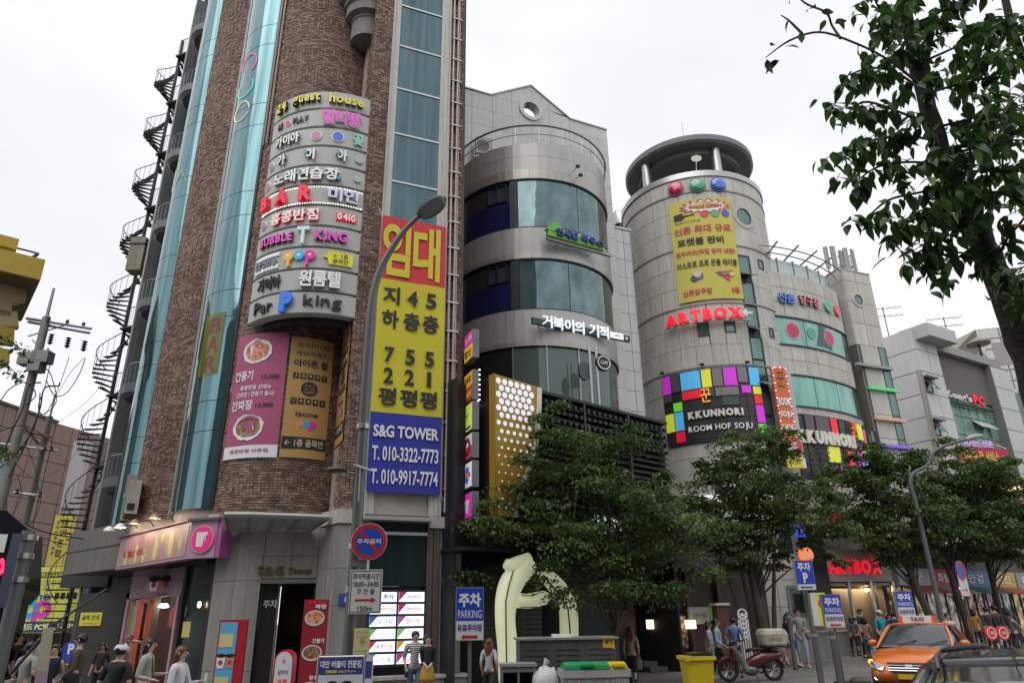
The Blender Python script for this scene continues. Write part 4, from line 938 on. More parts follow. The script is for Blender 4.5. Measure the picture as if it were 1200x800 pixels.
# black louvred pub box with the yellow dotted fin
BX=Flat(-.68,19.4,41)
PB_=thing('black_pub','low black pub front of louvred metal under the curved glass drum','building',(2,21,0))
xe=BX.hit(783,520)[0];zt=BX.hit(573,440)[1];zt2=BX.hit(780,497)[1];zt=(zt+zt2)/2
LV_=mat('louvre black',(.028,.029,.031),.45,.3,noise=.15);KB=mat('box black',(.01,.01,.011),.6)
lx0=BX.hit(626,470)[0];zlow=3.35
mb=MB();mb.slab(BX,.05,xe,zlow,zt-.05,-.9,-.2);mb.slab(BX,.0,.12,zlow,zt-.02,-3.5,-.05);mb.slab(BX,xe-.1,xe,-1,zt-.02,-4.5,-.2);mb.build('box_wall',KB,PB_)
mb=MB();mb.slab(BX,.0,xe,zt-.08,zt+.02,-3.0,.04);mb.build('roof',KB,PB_)
bays=lin(lx0,xe,3)
for b_ in range(3):
 for s_ in(bays[b_],):MB().slab(BX,s_-.04,s_+.04,zlow,zt-.08,-.2,.06).build('mullion',LV_,PB_)
 z=zlow+.05
 while z<zt-.2:
  a,b=bays[b_]+.04,bays[b_+1]-.04
  mb=MB();mb.add([BX.pt(a,z,.0),BX.pt(b,z,.0),BX.pt(b,z+.13,-.12),BX.pt(a,z+.13,-.12),BX.pt(a,z-.02,.0),BX.pt(b,z-.02,.0),BX.pt(b,z+.11,-.14),BX.pt(a,z+.11,-.14)],[(0,1,2,3),(4,7,6,5),(0,4,5,1),(2,6,7,3),(0,3,7,4),(1,5,6,2)]);mb.build('louvre_slat',LV_,PB_);z+=.2
mb=MB()
for b_ in range(3):
 q=bays[b_]+.15
 while q<bays[b_+1]-.1:
  for z in(zt-.35,zt-.62,zt-.9,zt-1.18):mb.slab(BX,q,q+.1,z,z+.11,-.1,.05)
  q+=.26
mb.build('grille_blocks',LV_,PB_,kind='stuff')
FN=thing('yellow_fin','mustard yellow metal fin pierced by rows of round white lights, white curved edge','sign',BX.pt(.9,3.4,.2))
YEL=mat('fin mustard',(.42,.25,.015),.45,noise=.08)
prof=[]
for y,xr_ in((457,628),(480,627.5),(505,626),(530,622),(550,616),(570,609),(590,603),(607,600)):
 s_,z_=BX.hit(xr_,y);prof.append((s_,z_))
sl=BX.hit(574,500)[0];zb_=prof[-1][1];zT=BX.hit(574,440)[1]
pl_=[(sl,zb_)]+[(a-.16,z)for a,z in prof[::-1]]+[(sl,zT)];pl_[-2]=(prof[0][0]-.16,zT-.06)
MB().poly(BX,pl_,.1,.22).build('panel',YEL,FN)
mb=MB()
for(a,za),(b,zb2)in zip(prof,prof[1:]):mb.poly(BX,[(a-.16,za),(b-.16,zb2),(b,zb2),(a,za)],.0,.27)
mb.build('curved_edge',WHITE,FN)
MB().slab(BX,sl-.03,sl,zb_,zT,.0,.26).build('side_edge',mat('fin side',(.3,.17,.01),.45),FN)
for f in(.27,.55,.82):
 z=zT+(zb_-zT)*f;MB().slab(BX,sl,max(a for a,zz_ in prof if abs(zz_-z)<.8)-.2,z-.01,z+.01,.215,.225).build('joint',mat('fin side',(.3,.17,.01)),FN)
hl=mat('hole light',(.85,.86,.95),emit=.35);hcache={}
row=0;z=zT-.18
while z>zb_+.1:
 f=(zT-z)/(zT-zb_);r_=(.094-.0*f)if f<.22 else.094-.085*min(1,(f-.22)/.5);r_=max(r_,.026)
 edge=np.interp(-z,[-p[1]for p in prof],[p[0]for p in prof])-.24
 q=sl+.14+(.11 if row%2 else 0)
 while q+r_<edge+.05:
  key=round(r_,3)
  if key not in hcache:hcache[key]=MB().disc(Flat(0,0,0),0,0,key,0,.008,14).mesh('light_hole',hl)
  shared('light_hole',hcache[key],FN,BX.pt(q,z,.222),BX.a);q+=.235
 z-=.2 if f<.25 else.235;row+=1
mb=MB();mb.slab(BX,-.6,xe,-1,zlow+.1,-3.2,-3.0);mb.slab(BX,-.8,xe,zlow,zlow+.08,-3.2,-.1);mb.slab(BX,-.75,-.65,-1,zt,-3.2,-.6);mb.slab(BX,-.75,.05,zlow,zt-.1,-.9,-.7);mb.build('recess',KB,PB_)
sh=mat('shutter',(.035,.04,.035),.5,.3)
a,b=BX.hit(600,700)[0],BX.hit(655,700)[0]
for j in range(26):MB().slab(BX,a-.1,b+.4,-.3+j*.13,-.3+j*.13+.11,-1.2,-1.16).build('shutter_slat',sh,PB_)
s_,z_=BX.hit(628,742);text(BX,s_+.1,z_+.05,'Mr. B',.75,.28,mat('dark red',(.05,.012,.01),.6),PB_,n=-1.1)
AR=thing('glowing_arch','glowing cream arch of inflated tube shapes with a thumb, in front of the black pub','sculpture',BX.pt(BX.hit(630,770)[0],0,0))
CRM=mat('arch glow',(.68,.70,.46),.45,noise=.05,nscale=2,emit=.3);LNE=mat('arch seam',(.12,.12,.10),.5)
AP=Flat(*BX.pt(0,0,.25)[:2],30)
def ap(x,y,n=0):s_,z_=AP.hit(x,y);return AP.pt(s_,z_,n)
mb=MB();mb.tube(*spline([ap(596,800),ap(595,760),ap(592,725),ap(594,700),ap(600,682),ap(612,668),ap(622,660)],[r_*.94 for r_ in[.27,.28,.28,.32,.34,.3,.24]]),14);mb.build('left_leg',CRM,AR,smooth='all')
mb=MB();mb.tube(*spline([ap(590,660,.1),ap(597,663,.1),ap(608,660),ap(620,657)],[r_*.94 for r_ in[.13,.2,.22,.24]]),12);mb.build('top_roll',CRM,AR,smooth='all')
mb=MB();mb.tube(*spline([ap(604,703,.05),ap(616,704,.05),ap(628,702,.05),ap(637,700,.05),ap(641,700,.05)],[r_*.94 for r_ in[.2,.19,.2,.19,.1]]),12);mb.build('thumb',CRM,AR,smooth='all')
mb=MB();mb.tube(*spline([ap(667,800),ap(667,745),ap(665,710),ap(655,690),ap(642,676),ap(634,668)],[r_*.94 for r_ in[.26,.27,.27,.26,.22,.15]]),14);mb.build('right_leg',CRM,AR,smooth='all')
mb=MB();mb.tube([ap(588,800,.26),ap(587,740,.27),ap(586,705,.3),ap(590,685,.3),ap(596,669,.25)],.022,5);mb.build('seam_line',LNE,AR)
mb=MB();mb.tube([ap(661.5,800,.26),ap(661.5,740,.27),ap(659,712,.27),ap(646,692,.26),ap(634,677,.2)],.022,5);mb.build('seam_line',LNE,AR)
mb=MB();mb.tube([ap(606,697,.22),ap(618,698,.22),ap(630,693.5,.17),ap(640,695,.12),ap(643,701,.08),ap(639,708,.12),ap(628,711,.17),ap(612,711,.22),ap(605,712,.2)],.014,5);mb.build('seam_line',LNE,AR)
s_,z_=BX.hit(709,613);letters(BX,s_,z_,'봉구비어',1.3,.4,GLW,PB_,n=.06,depth=.05)
# round stone tower of the stationery shop
TILE=mat('tower stone panel',(.50,.485,.445),.6,noise=.12,nscale=1.4,streak=.15,rnd=.06)
TSEAM=mat('tower seam',(.13,.12,.105),.8)
DFR=mat('window frame dark',(.035,.04,.04),.45)
RG_=glass('office glass',(.14,.23,.22),.08,.5,.3)
AT=thing('round_tower','round beige stone tower with a flat disc roof on columns','building',(9.95,33.6,0))
TX,TY,TR=9.95,33.6,3.72
TC=Arc(TX,TY,TR,170);LT=TR*math.radians(205)
ZTOP=TC.hit(830,200)[1]
print('tower top',ZTOP)
MB().slab(TC,0,LT,-1,ZTOP-.05,-.4,-.04,step=6).build('tower_core',TSEAM,AT,smooth=True)
MB().slab(TC,0,LT,ZTOP-.32,ZTOP-.0,-.5,.06,step=5).build('parapet_ring',STEEL,AT,smooth=True)
MB().lathe([(0,0),(TR-.2,0)],(TX,TY,ZTOP-.2),32).build('roof_slab',TSEAM,AT)
WL=flat2((5.3,37.2),(TC.pt(.3,0)[0],TC.pt(.3,0)[1]))
MB().slab(WL,-4,WL.L,-1,ZTOP-.3,-2.5,-.04).build('tangent_wall',TSEAM,AT)
zseam=[TC.hit(888,294)[1],TC.hit(902,362)[1]];pit=zseam[0]-zseam[1];print('seams',zseam)
zr=[];z=zseam[0]+pit
while z>1:zr+=[z];z-=pit/3
zr=sorted(zr);zr=[zr[0]-1.0]+zr;zr=[q for q in zr if q<ZTOP-.5]+[ZTOP-.33]
cols=lin(0,LT,19)
wq=lambda x,y:TC.hit(x,y)
rw=wq(872,254);sl0,sl1=wq(868.5,330)[0],wq(881.5,330)[0]
slz1=wq(872,300)[1]
smalls=[(wq(780,0+387)[0]+.0,0)]
def rect(x0,y0,x1,y1):a=wq(x0,y0);b=wq(x1,y1);return(a[0],b[0],b[1],a[1])
SW=[rect(817,379,831,393),rect(849,377,862,389),rect(888,304,895,316),rect(901,384,907,396),rect(914,462,921,474),rect(838,571,853,581)]
def over(a,b,z0,z1):
 if abs((a+b)/2-rw[0])<.62+(b-a)/2 and abs((z0+z1)/2-rw[1])<.75+(z1-z0)/2:return True
 if b>sl0 and a<sl1 and z0<slz1 and z1>4:return True
 for w0,w1,v0,v1 in SW:
  if b>w0-.04 and a<w1+.04 and z1>v0-.04 and z0<v1+.04:return True
 return False
def fill(M,a,b,z0,z1,holes,parent,mt,n=-.03):
 """stone round the openings: the panel cut into pieces beside, above and below each opening"""
 segs=[(a,b,z0,z1)]
 for w0,w1,v0,v1 in holes:
  out=[]
  for(p,q,r,s)in segs:
   if q<=w0 or p>=w1 or s<=v0 or r>=v1:out.append((p,q,r,s));continue
   if p<w0:out.append((p,w0,r,s))
   if q>w1:out.append((w1,q,r,s))
   m0,m1=max(p,w0),min(q,w1)
   if r<v0:out.append((m0,m1,r,v0))
   if s>v1:out.append((m0,m1,v1,s))
  segs=out
 for p,q,r,s in segs:
  if q-p>.05 and s-r>.05:MB().slab(M,p+.006,q-.006,r+.006,s-.006,n,n+.03,step=6).build('panel',mt,parent)
panels(TC,cols,zr,TILE,AT,'panel',-.03,skip=over,gap=.022)
HO=SW+[(sl0,sl1,4,slz1),(rw[0]-.47,rw[0]+.47,rw[1]-.47,rw[1]+.47)]
for i in range(len(cols)-1):
 for j in range(len(zr)-1):
  if over(cols[i],cols[i+1],zr[j],zr[j+1]):fill(TC,cols[i],cols[i+1],zr[j],zr[j+1],HO,AT,TILE)
z=zseam[0]+pit
zl_=[zseam[0]+pit*k for k in(1,0,-1,-2,-3,-4)]
for z in zl_:
 if z<ZTOP-.5:MB().slab(TC,0,LT,z-.04,z+.04,-.04,.035,step=5).build('string_course',mat('course',(.25,.24,.215),.6,noise=.15),AT,smooth=True)
MB().ring(TC,rw[0],rw[1],.46,.66,-.03,.03,28).build('round_window_rim',TILE,AT);MB().disc(TC,rw[0],rw[1],.47,-.038,-.01,28).build('round_window',RG_,AT);MB().ring(TC,rw[0],rw[1],.42,.47,-.03,.02,28).build('round_frame',DFR,AT)
for w0,w1,v0,v1 in SW:wins(TC,w0,w1,v0,v1,AT,RG_,DFR,1,1,.06,-.03,proud=.03)
z=slz1;k_=0
MB().slab(TC,sl0,sl1,4,slz1,-.25,-.037,step=5).build('slot_back',DFR,AT)
hts=[.95,.45,1.25,1.05,.5,1.1,1.0,.5,1.1,1.0,.5,1.1]
while z>4.5 and k_<12:
 h=hts[k_]
 if k_%3==1:
  M_=Flat(*TC.pt((sl0+sl1)/2,0,0)[:2],math.degrees(TC.ang((sl0+sl1)/2)));W2=(sl1-sl0)/2-.02
  mb=MB();a0_=(z-.03,.02);b0_=(z-h*.55,.5)
  mb.add([M_.pt(-W2,a0_[0],a0_[1]),M_.pt(W2,a0_[0],a0_[1]),M_.pt(W2,b0_[0],b0_[1]),M_.pt(-W2,b0_[0],b0_[1]),M_.pt(-W2,a0_[0]-.05,a0_[1]),M_.pt(W2,a0_[0]-.05,a0_[1]),M_.pt(W2,b0_[0]-.05,b0_[1]),M_.pt(-W2,b0_[0]-.05,b0_[1])],[(0,1,2,3),(4,7,6,5),(0,4,5,1),(2,6,7,3),(0,3,7,4),(1,5,6,2)])
  mb.build('open_vent',mat('vent frame',(.2,.22,.22),.35,.3),AT)
 else:wins(TC,sl0,sl1,z-h,z,AT,RG_,DFR,1,1,.06,-.035,proud=.03)
 z-=h;k_+=1
DZ=24.55;DRR=3.5
ds=Arc(TX+.15,TY+.1,DRR,0)
MB().lathe([(0,0),(DRR-.12,0),(DRR,.12),(DRR,.42),(DRR-.2,.5),(0,.5)],(TX+.15,TY+.1,DZ),56).build('disc_roof',mat('disc concrete',(.17,.18,.18),.55,noise=.15,nscale=1.5,streak=.1),AT,smooth=True)
MB().lathe([(DRR-.7,-.02),(DRR-.7,-.3),(DRR-.95,-.3),(DRR-.95,-.02)],(TX+.15,TY+.1,DZ),48).build('ring_beam',mat('beam grey',(.2,.2,.2),.6),AT,smooth=True)
for x,y in((762,215),(846,190),(770,190)):
 pass
for a in(-152,-72,20,110):MB().tube([(TX+2.85*math.cos(math.radians(a)),TY+2.85*math.sin(math.radians(a)),ZTOP-.3),(TX+2.85*math.cos(math.radians(a)),TY+2.85*math.sin(math.radians(a)),DZ+.02)],.24,14).build('roof_column',STEEL,AT,smooth=True)
p=atY(801,160,30.5);MB().tube([p-Vector((0,0,.4)),p+Vector((0,0,.95))],.02,5).build('lightning_rod',STEEL,AT)
t=thing('satellite_dish','small round white dish on a thin mast under the disc roof','satellite dish',tuple(atY(816,197,30.9)))
p=atY(816,186,30.6);MB().tube([atY(816,200,30.9),atY(816,180,30.9)],.025,6).build('mast',STEEL,t)
FD=Flat(p.x,p.y,-8);MB().disc(FD,0,p.z,.27,0,.03,20,.2).build('dish',mat('dish cream',(.6,.57,.5),.5),t)
BB=thing('billiard_banner','yellow billiard club banner with Grand OPEN burst and red Korean lines on the round tower','banner',TC.pt(wq(830,350)[0],12,.1))
b0,b1=wq(789,290)[0],wq(862,290)[0];bz1,bz0=wq(822,233)[1],wq(835,351)[1]
mb,_=cloth(TC,b0,b1,bz0,bz1,.07,.006,16,20,seed=11);mb.build('yellow_field',mat('billiard yellow',(.55,.50,.09),.65,noise=.05),BB,smooth='all')
bc=(b0+b1)/2;bw=b1-b0;bh=bz1-bz0;PR=mat('print red',(.55,.05,.08),.6)
def bt(f,body,w_,h_,m_,dx=0,bold=.03):text(TC,bc+dx*bw,bz1-bh*f,body,bw*w_,bh*h_,m_,BB,n=.1,bold=bold)
burst=[(bc+bw*.08+(bw*.42 if i%2 else bw*.34)*math.cos(2*PI*i/32),bz1-bh*.085+(bh*.085 if i%2 else bh*.055)*math.sin(2*PI*i/32))for i in range(32)]
MB().poly(TC,burst,.08,.09).build('burst',PR,BB);MB().poly(TC,[(bc+bw*.08+(a-bc-bw*.08)*.86,bz1-bh*.085+(z-bz1+bh*.085)*.8)for a,z in burst],.088,.096).build('burst',mat('print pale',(.72,.66,.7),.6),BB)
bt(.085,'Grand OPEN',.52,.035,PR,.08)
for i,c_ in enumerate(((.6,.03,.08),(.1,.4,.18),(.06,.1,.55))):MB().disc(TC,bc+bw*(.05+.17*i),bz1-bh*.165,bw*.065,.08,.1,16).build('printed_ball',mat('ball print %d'%i,c_,.4),BB)
mb=MB();mb.poly(TC,[(bc-bw*.43,bz1-bh*.2),(bc-bw*.3,bz1-bh*.2),(bc-bw*.26,bz1-bh*.17),(bc-bw*.1,bz1-bh*.168),(bc-bw*.1,bz1-bh*.16),(bc-bw*.28,bz1-bh*.155),(bc-bw*.3,bz1-bh*.13),(bc-bw*.43,bz1-bh*.14)],.08,.1);mb.build('player_figure',PB,BB)
bt(.225,'Billiard Club',.4,.02,PB,-.22,0)
bt(.31,'신촌 최대 규모',.9,.075,PR);bt(.43,'포켓볼 완비',.72,.075,PB,-.06);bt(.545,'원두커피(직접 갈아 내린)',.92,.06,PR);bt(.655,'아스트로 프로 온돌 테이블',.93,.065,PB,bold=.02)
for i,(dx,c_)in enumerate(((-.22,(.02,.02,.02)),(-.14,(.2,.05,.3)),(-.17,(.6,.5,.5)))):MB().disc(TC,bc+dx*bw,bz1-bh*(.79-.02*i),bw*.06,.08,.1+.004*i,16).build('printed_ball',mat('rack ball %d'%i,c_,.4),BB)
mb=MB();mb.poly(TC,[(bc+bw*.1,bz1-bh*.75),(bc+bw*.38,bz1-bh*.73),(bc+bw*.3,bz1-bh*.84)],.08,.1);mb.build('rack_triangle',PR,BB)
for i in range(4):MB().disc(TC,bc+bw*(.17+.06*i),bz1-bh*(.76+.01*(i%2)),bw*.035,.1,.11,12).build('printed_ball',mat('tri ball %d'%i,[(.1,.1,.4),(.6,.1,.1),(.1,.3,.2),(.7,.6,.3)][i],.4),BB)
bt(.92,'신촌당구장',.44,.06,PR,-.2);bt(.92,'5층',.13,.06,PR,.38)
bt(.2,' ',.1,.1,PR)
for k_,(x,y,c_,l_)in enumerate(((792,222,(.55,.01,.1),'glossy red ball sign, left of three above the yellow banner'),(817,218,(.05,.35,.2),'glossy green ball sign, middle of three above the yellow banner'),(841,217,(.04,.14,.6),'glossy blue ball sign, right of three above the yellow banner'))):
 s_,z_=wq(x,y);t=thing('ball_sign',l_,'sign',TC.pt(s_,z_,0),0,'round ball signs on the tower')
 F_=Flat(*TC.pt(s_,0,.04)[:2],math.degrees(TC.ang(s_)))
 MB().disc(F_,0,z_,.4,0,.05,28).build('rim',mat('ball rim %d'%k_,tuple(v*.5+.1 for v in c_),.4),t)
 mb=MB();k2=24;V=[]
 for i in range(6):
  rr=.36*math.cos(PI/2*i/6);nn=.05+.13*math.sin(PI/2*i/6);V.append([F_.pt(rr*math.cos(2*PI*j/k2),z_+rr*math.sin(2*PI*j/k2),nn)for j in range(k2)])
 mb.loft(V);mb.build('ball',mat('ball %d'%k_,c_,.12,coat=1),t,smooth='all')
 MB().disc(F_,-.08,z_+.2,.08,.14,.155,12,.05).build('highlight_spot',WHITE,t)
AB=thing('letter_sign','glowing red ARTBOX channel letters on a pale rail round the tower','shop sign',TC.pt(wq(825,375)[0],14,.3))
s0,s1=wq(782,383)[0],wq(876,371)[0];zA=(wq(784,383)[1]+wq(830,372)[1]+wq(870,372)[1])/3-.08
AO=Arc(TX,TY,TR+.35,170);k_=(TR+.35)/TR
MB().slab(AO,s0*k_,s1*k_-.1,zA-.2,zA-.02,-.1,0,step=5).build('rail',mat('rail pale',(.5,.5,.49),.5),AB)
for f in(.1,.4,.7,.95):MB().tube([AO.pt((s0+(s1-s0)*f)*k_,zA-.1,-.34),AO.pt((s0+(s1-s0)*f)*k_,zA-.1,0)],.03,5).build('bracket',STEEL,AB)
REDG=mat('letter red glow',(.85,.01,.035),.3,emit=.55)
letters(AO,(s0*k_+s1*k_)/2-.15,zA+.12,'ARTBOX',(s1-s0)*k_*.84,.52,REDG,AB,n=.02,depth=.12,bold=.045)
mb=MB();q=s1*k_-.28;mb.poly(AO,[(q-.32,zA+.08),(q-.08,zA+.32),(q-.05,zA+.16),(q+.2,zA+.16),(q+.2,zA+.04),(q-.05,zA+.04),(q-.08,zA-.12)],.14,.2);mb.build('arrow',WHITE,AB)
def mosaic(M,s0,s1,z0,z1,cells,C,R,t,n=.12):
 MB().slab(M,s0,s1,z0,z1,-.0+n-.1,n-.03,step=5).build('backing',mat('mosaic back',(.03,.025,.03),.35,noise=.4,nscale=2),t)
 mb=MB()
 for i in range(int(C)+1):q=s0+(s1-s0)*i/C;mb.slab(M,q-.015,q+.015,z0,z1,n-.03,n)
 for j in range(int(R)+1):q=z1-(z1-z0)*j/R;mb.slab(M,s0,s1,q-.015,q+.015,n-.03,n-.003,step=5)
 mb.build('grid_frame',DFR,t)
 for(c,r,w_,h_,col)in cells:
  a=s0+(s1-s0)*c/C;b=s0+(s1-s0)*(c+w_)/C;u0=z1-(z1-z0)*(r+h_)/R;u1=z1-(z1-z0)*r/R
  MB().slab(M,a+.03,b-.03,u0+.03,u1-.03,n-.02,n+.035,step=5).build('colour_square',mat('square %s'%col,SQ[col],.4,emit=.3 if len(col)<3 else 0,noise=.05),t)
SQ={'m':(.55,.03,.6),'b':(.08,.42,.75),'y':(.65,.66,.04),'r':(.7,.01,.03),'g':(.15,.65,.05),'pk':(.6,.12,.2),'dull':(.12,.08,.1),'grn':(.05,.08,.07),'gre':(.22,.2,.2)}
KK=thing('mosaic_pub_sign','black pub sign with coloured squares, KKUNNORI ROOM HOF SOJU in white, on the round tower','shop sign',TC.pt(wq(838,500)[0],8,0))
a,b=wq(780,470)[0],wq(892,470)[0];z1=(wq(850,431)[1]+wq(787,443)[1])/2+.05;z0=(wq(840,516)[1]+wq(790,522)[1])/2-.05
cells=[(0,0,1,2,'m'),(1,0,1,2,'dull'),(2,0,2,2,'b'),(4,0,1,2,'y'),(5,0,1,2,'gre'),(6,0,1.3,2,'m'),(7.3,0,1,1.7,'gre'),(8.4,0,1.1,2,'b'),(2,2,2,1,'r'),(0,2,1,.9,'dull'),(1,3,1,1,'g'),(4,2,1.1,1,'grn'),(5.1,2,2.2,1,'gre'),(7.5,1.9,1,.9,'m'),(8.6,2,.9,.9,'y'),(8.6,2.9,.9,1,'r'),(8.6,3.9,.9,1.9,'m'),(8.6,5.8,.9,1,'g'),(0,4,1,2,'y'),(1,4,1,2,'b'),(1,6,1,1.2,'r'),(5.6,3,1.6,1,'grn')]
mosaic(TC,a,b,z0,z1,cells,9.5,7.4,KK)
letters(TC,a+(b-a)*.52,z0+(z1-z0)*.37,'KKUNNORI',(b-a)*.52,.33,mat('letter cream',(.6,.58,.5),.4,emit=.12),KK,n=.16,depth=.06,bold=.06)
letters(TC,a+(b-a)*.55,z0+(z1-z0)*.17,'ROOM HOF SOJU',(b-a)*.6,.33,mat('letter plain white',(.7,.7,.74),.4,emit=.15),KK,n=.16,depth=.04,bold=.01)
letters(TC,a+(b-a)*.45,z0+(z1-z0)*.62,'꾼',.42,.6,mat('letter orange',(.9,.35,.03),.4,emit=.5),KK,n=.17,depth=.08,bold=.0)
for f in(.03,.45,.88):MB().ball(TC.pt(a+(b-a)*f,z1+.18,.25),.12,.1,.06).build('spot_lamp',BLACK,KK);MB().tube([TC.pt(a+(b-a)*f,z1,0),TC.pt(a+(b-a)*f,z1+.2,.22)],.015,4).build('lamp_arm',BLACK,KK)
s_,z_=wq(835,585);t=thing('baseball_sign','glowing white Korean baseball letters on the lower round tower behind leaves','shop sign',TC.pt(s_,z_,0));letters(TC,s_+.35,z_,'야구연습장',2.4,.42,GLW,t,n=.05,depth=.05)
p=atY(727,252,36);t=thing('roof_tank','small grey dome tank at the tower shoulder','tank',(p.x,p.y,p.z-.8));MB().lathe([(.5,0),(.5,.7),(.42,.95),(.2,1.08),(0,1.1)],(p.x,p.y,p.z-.8),18).build('drum',STEEL,t,smooth=True)
# curved-window building to the right of the tower
NB=thing('curved_window_building','beige panelled building with bowed teal windows, coloured bars and a glass slot','building',(16,33,0))
NC0=(10.27,40.11);NR=9.4
a0=math.degrees(math.atan2(31.03-NC0[1],12.4-NC0[0]));NA=Arc(*NC0,NR,a0);nL=NA.hit(992,400)[0]
nz=lambda x,y:NA.hit(x,y)[1]
zN=nz(930,322)
W1=(nz(930,372.5),nz(935,405.5));W2=(nz(945,440.5),nz(945,477));MO=(nz(960,487),nz(960,548))
MB().slab(NA,-2,nL+.3,-1,zN,-.6,-.04,step=3).build('curved_core',TSEAM,NB,smooth=True)
ncols=lin(0,nL,7)
for z0,z1,k_ in((W1[0],zN,3),(W2[0],W1[1],2),(MO[0],W2[1],1),(3.6,MO[1],3)):panels(NA,ncols,lin(z0,z1,k_),TILE,NB,'panel',-.03,gap=.025)
TW_=glass('teal bowed glass',(.22,.46,.40),.12,.35,.25,(1.5,1.5,.3))
for k_,(z1,z0)in enumerate((W1,W2)):
 e=[0,nL*.33,nL*.62,nL*.9,nL]
 for i in range(4):MB().slab(NA,e[i]+.02,e[i+1]-.02,z0+.04,z1-.04,-.05,-.01,step=3).build('bowed_pane',TW_ if i<3 else RG_,NB,smooth=True)
 mb=MB();mb.slab(NA,0,nL,z0-.02,z0+.05,-.05,.05,step=3);mb.slab(NA,0,nL,z1-.05,z1+.03,-.05,.05,step=3);mb.slab(NA,nL-.04,nL+.02,z0,z1,-.05,.052);mb.build('window_frame',DFR,NB)
 for x in((928,958,967)if k_==0 else(945,)):
  pass
for x,y,c_,r_ in((929,387,(.5,.03,.1),.36),(951,391,(.08,.35,.25),.3),(972,396,(.5,.03,.12),.36)):
 s_,z_=NA.hit(x,y)
 if c_[0]>.3:MB().disc(NA,s_,z_,r_*1.25,0,.01,24).build('sticker_halo',mat('sticker pale pink',(.6,.35,.36),.5),NB)
 MB().disc(NA,s_,z_,r_,.01,.02,24).build('ball_sticker',mat('sticker %.2f'%c_[0],c_,.3),NB)
sa,sb=NA.hit(957,400),NA.hit(975,408)
mb=MB();mb.poly(NA,[(sa[0],sa[1]-.2),(sb[0],sb[1]-.1),(sb[0]-.1,sb[1]+.45),(sa[0]+.9,sa[1]+.3),(sa[0]+.7,sa[1]+1.1),(sa[0]+.4,sa[1]+1.0),(sa[0]+.25,sa[1]+.45)],.005,.012);mb.build('player_sticker',mat('sticker dark',(.04,.09,.09),.4),NB)
t=thing('billiard_letters','blue and red Korean channel letters and two ball emblems above the bowed window','shop sign',NA.pt(2,nz(940,355),0))
s_,z_=NA.hit(920,350);letters(NA,s_,z_,'신촌',.98,.5,SIDE,t,n=.05,depth=.1,face=lm('letter cobalt',(.1,.22,.75),.25),bold=.02)
s_,z_=NA.hit(946,354);letters(NA,s_+.05,z_,'당구장',1.35,.52,SIDE,t,n=.05,depth=.1,face=lm('letter rose',(.7,.2,.25),.2),bold=.02)
for x,y,c_ in((969,360,(.08,.4,.25)),(979.5,364.5,(.7,.08,.15))):
 s_,z_=NA.hit(x,y);MB().disc(NA,s_,z_,.31,.05,.12,20).build('emblem',lm('emb %.2f'%c_[0],c_,.2),t)
 for k_ in range(10):MB().ball(NA.pt(s_+.25*math.cos(k_*.628),z_+.25*math.sin(k_*.628),.13),.03,.03,.03,6,4).build('bulb',WHITE,t)
RT=nz(930,322);zz0,zz1=zN,nz(930,312)+.35
ARF=Arc(*NC0,NR-.25,a0)
for i in range(5):MB().slab(ARF,nL*i/5.3+.05,nL*(i+1)/5.3-.08,zN,zN+.85,-.05,0,step=3).build('roof_pane',mat('roof pane',(.45,.55,.53),.2,.2),NB)
for i in range(6):MB().slab(ARF,nL*i/5.3-.05,nL*i/5.3+.03,zN,zN+.95,-.08,.04).build('roof_mullion',STEEL,NB)
for dn in(-.6,-.2,.25,.65):MB().tube([Arc(*NC0,NR+dn-.3,a0).pt(nL*1.15*i/16-.3,zN+1.0+.28*dn,0)for i in range(17)],.035,5).build('pergola_tube',STEEL,NB)
for i in range(5):q=nL*(i+.4)/4.6;MB().tube([NA.pt(q,zN+.8,-.9),NA.pt(q,zN+1.3,.7)],.05,5).build('pergola_arm',STEEL,NB)
NF=Flat(17.0,33.5,22.5)
nf=lambda x,y:NF.hit(x,y)
q0,q1=nf(989,330)[0],nf(1018.5,322)[0];zf=nf(1003,319)[1]
qb=nf(1004,428)[0]
MB().slab(NF,q0,q1,-1,zf,-6,-.03).build('wing_core',TSEAM,NB)
pit2=1.22;zs2=[];z=nf(1002,428)[1]
while z>2:z-=pit2
while z<zf-.4:zs2.append(z);z+=pit2
zs2.append(zf)
gl0=nf(1031,400)[0];gl0=nf(1036,440)[0];sloth=nf(1031,397)[1]
dk0=nf(1005,400)[0]
panels(NF,[q0,(q0+q1)/2-.1,q1],[v for v in zs2 if v>=sloth-.6],TILE,NB,'panel',-.03,gap=.025)
zlow_=[v for v in zs2 if v<sloth-.5]
panels(NF,[q0,dk0-.05],zlow_,TILE,NB,'panel',-.03,gap=.025);panels(NF,[dk0+.12,gl0],zlow_,TILE,NB,'panel',-.03,gap=.025)
MB().slab(NF,dk0-.05,dk0+.12,3,zlow_[-1],-.02,-.015).build('shadow_gap',DFR,NB)
for i in range(len(zlow_)-1):wins(NF,gl0,q1-.06,zlow_[i],zlow_[i+1],NB,RG_,DFR,1,1,.05,-.02,proud=.02)
LRET=flat2(NF.pt(q0,0,-2.6)[:2],NF.pt(q0,0,0)[:2])
panels(LRET,lin(0,LRET.L,2),[v for v in zs2 if v>14],TILE,NB,'panel',0)
MB().slab(NF,q0,q1,zf,zf+.06,-6,.03).build('parapet_cap',STEEL,NB)
s_,z_=nf(1005.5,351.5);MB().ring(NF,s_,z_,.3,.42,0,.05,24).build('round_window_rim',TILE,NB);MB().disc(NF,s_,z_,.3,0,.012,24).build('round_window',RG_,NB);MB().ring(NF,s_,z_,.24,.3,.012,.03,24).build('round_frame',DFR,NB)
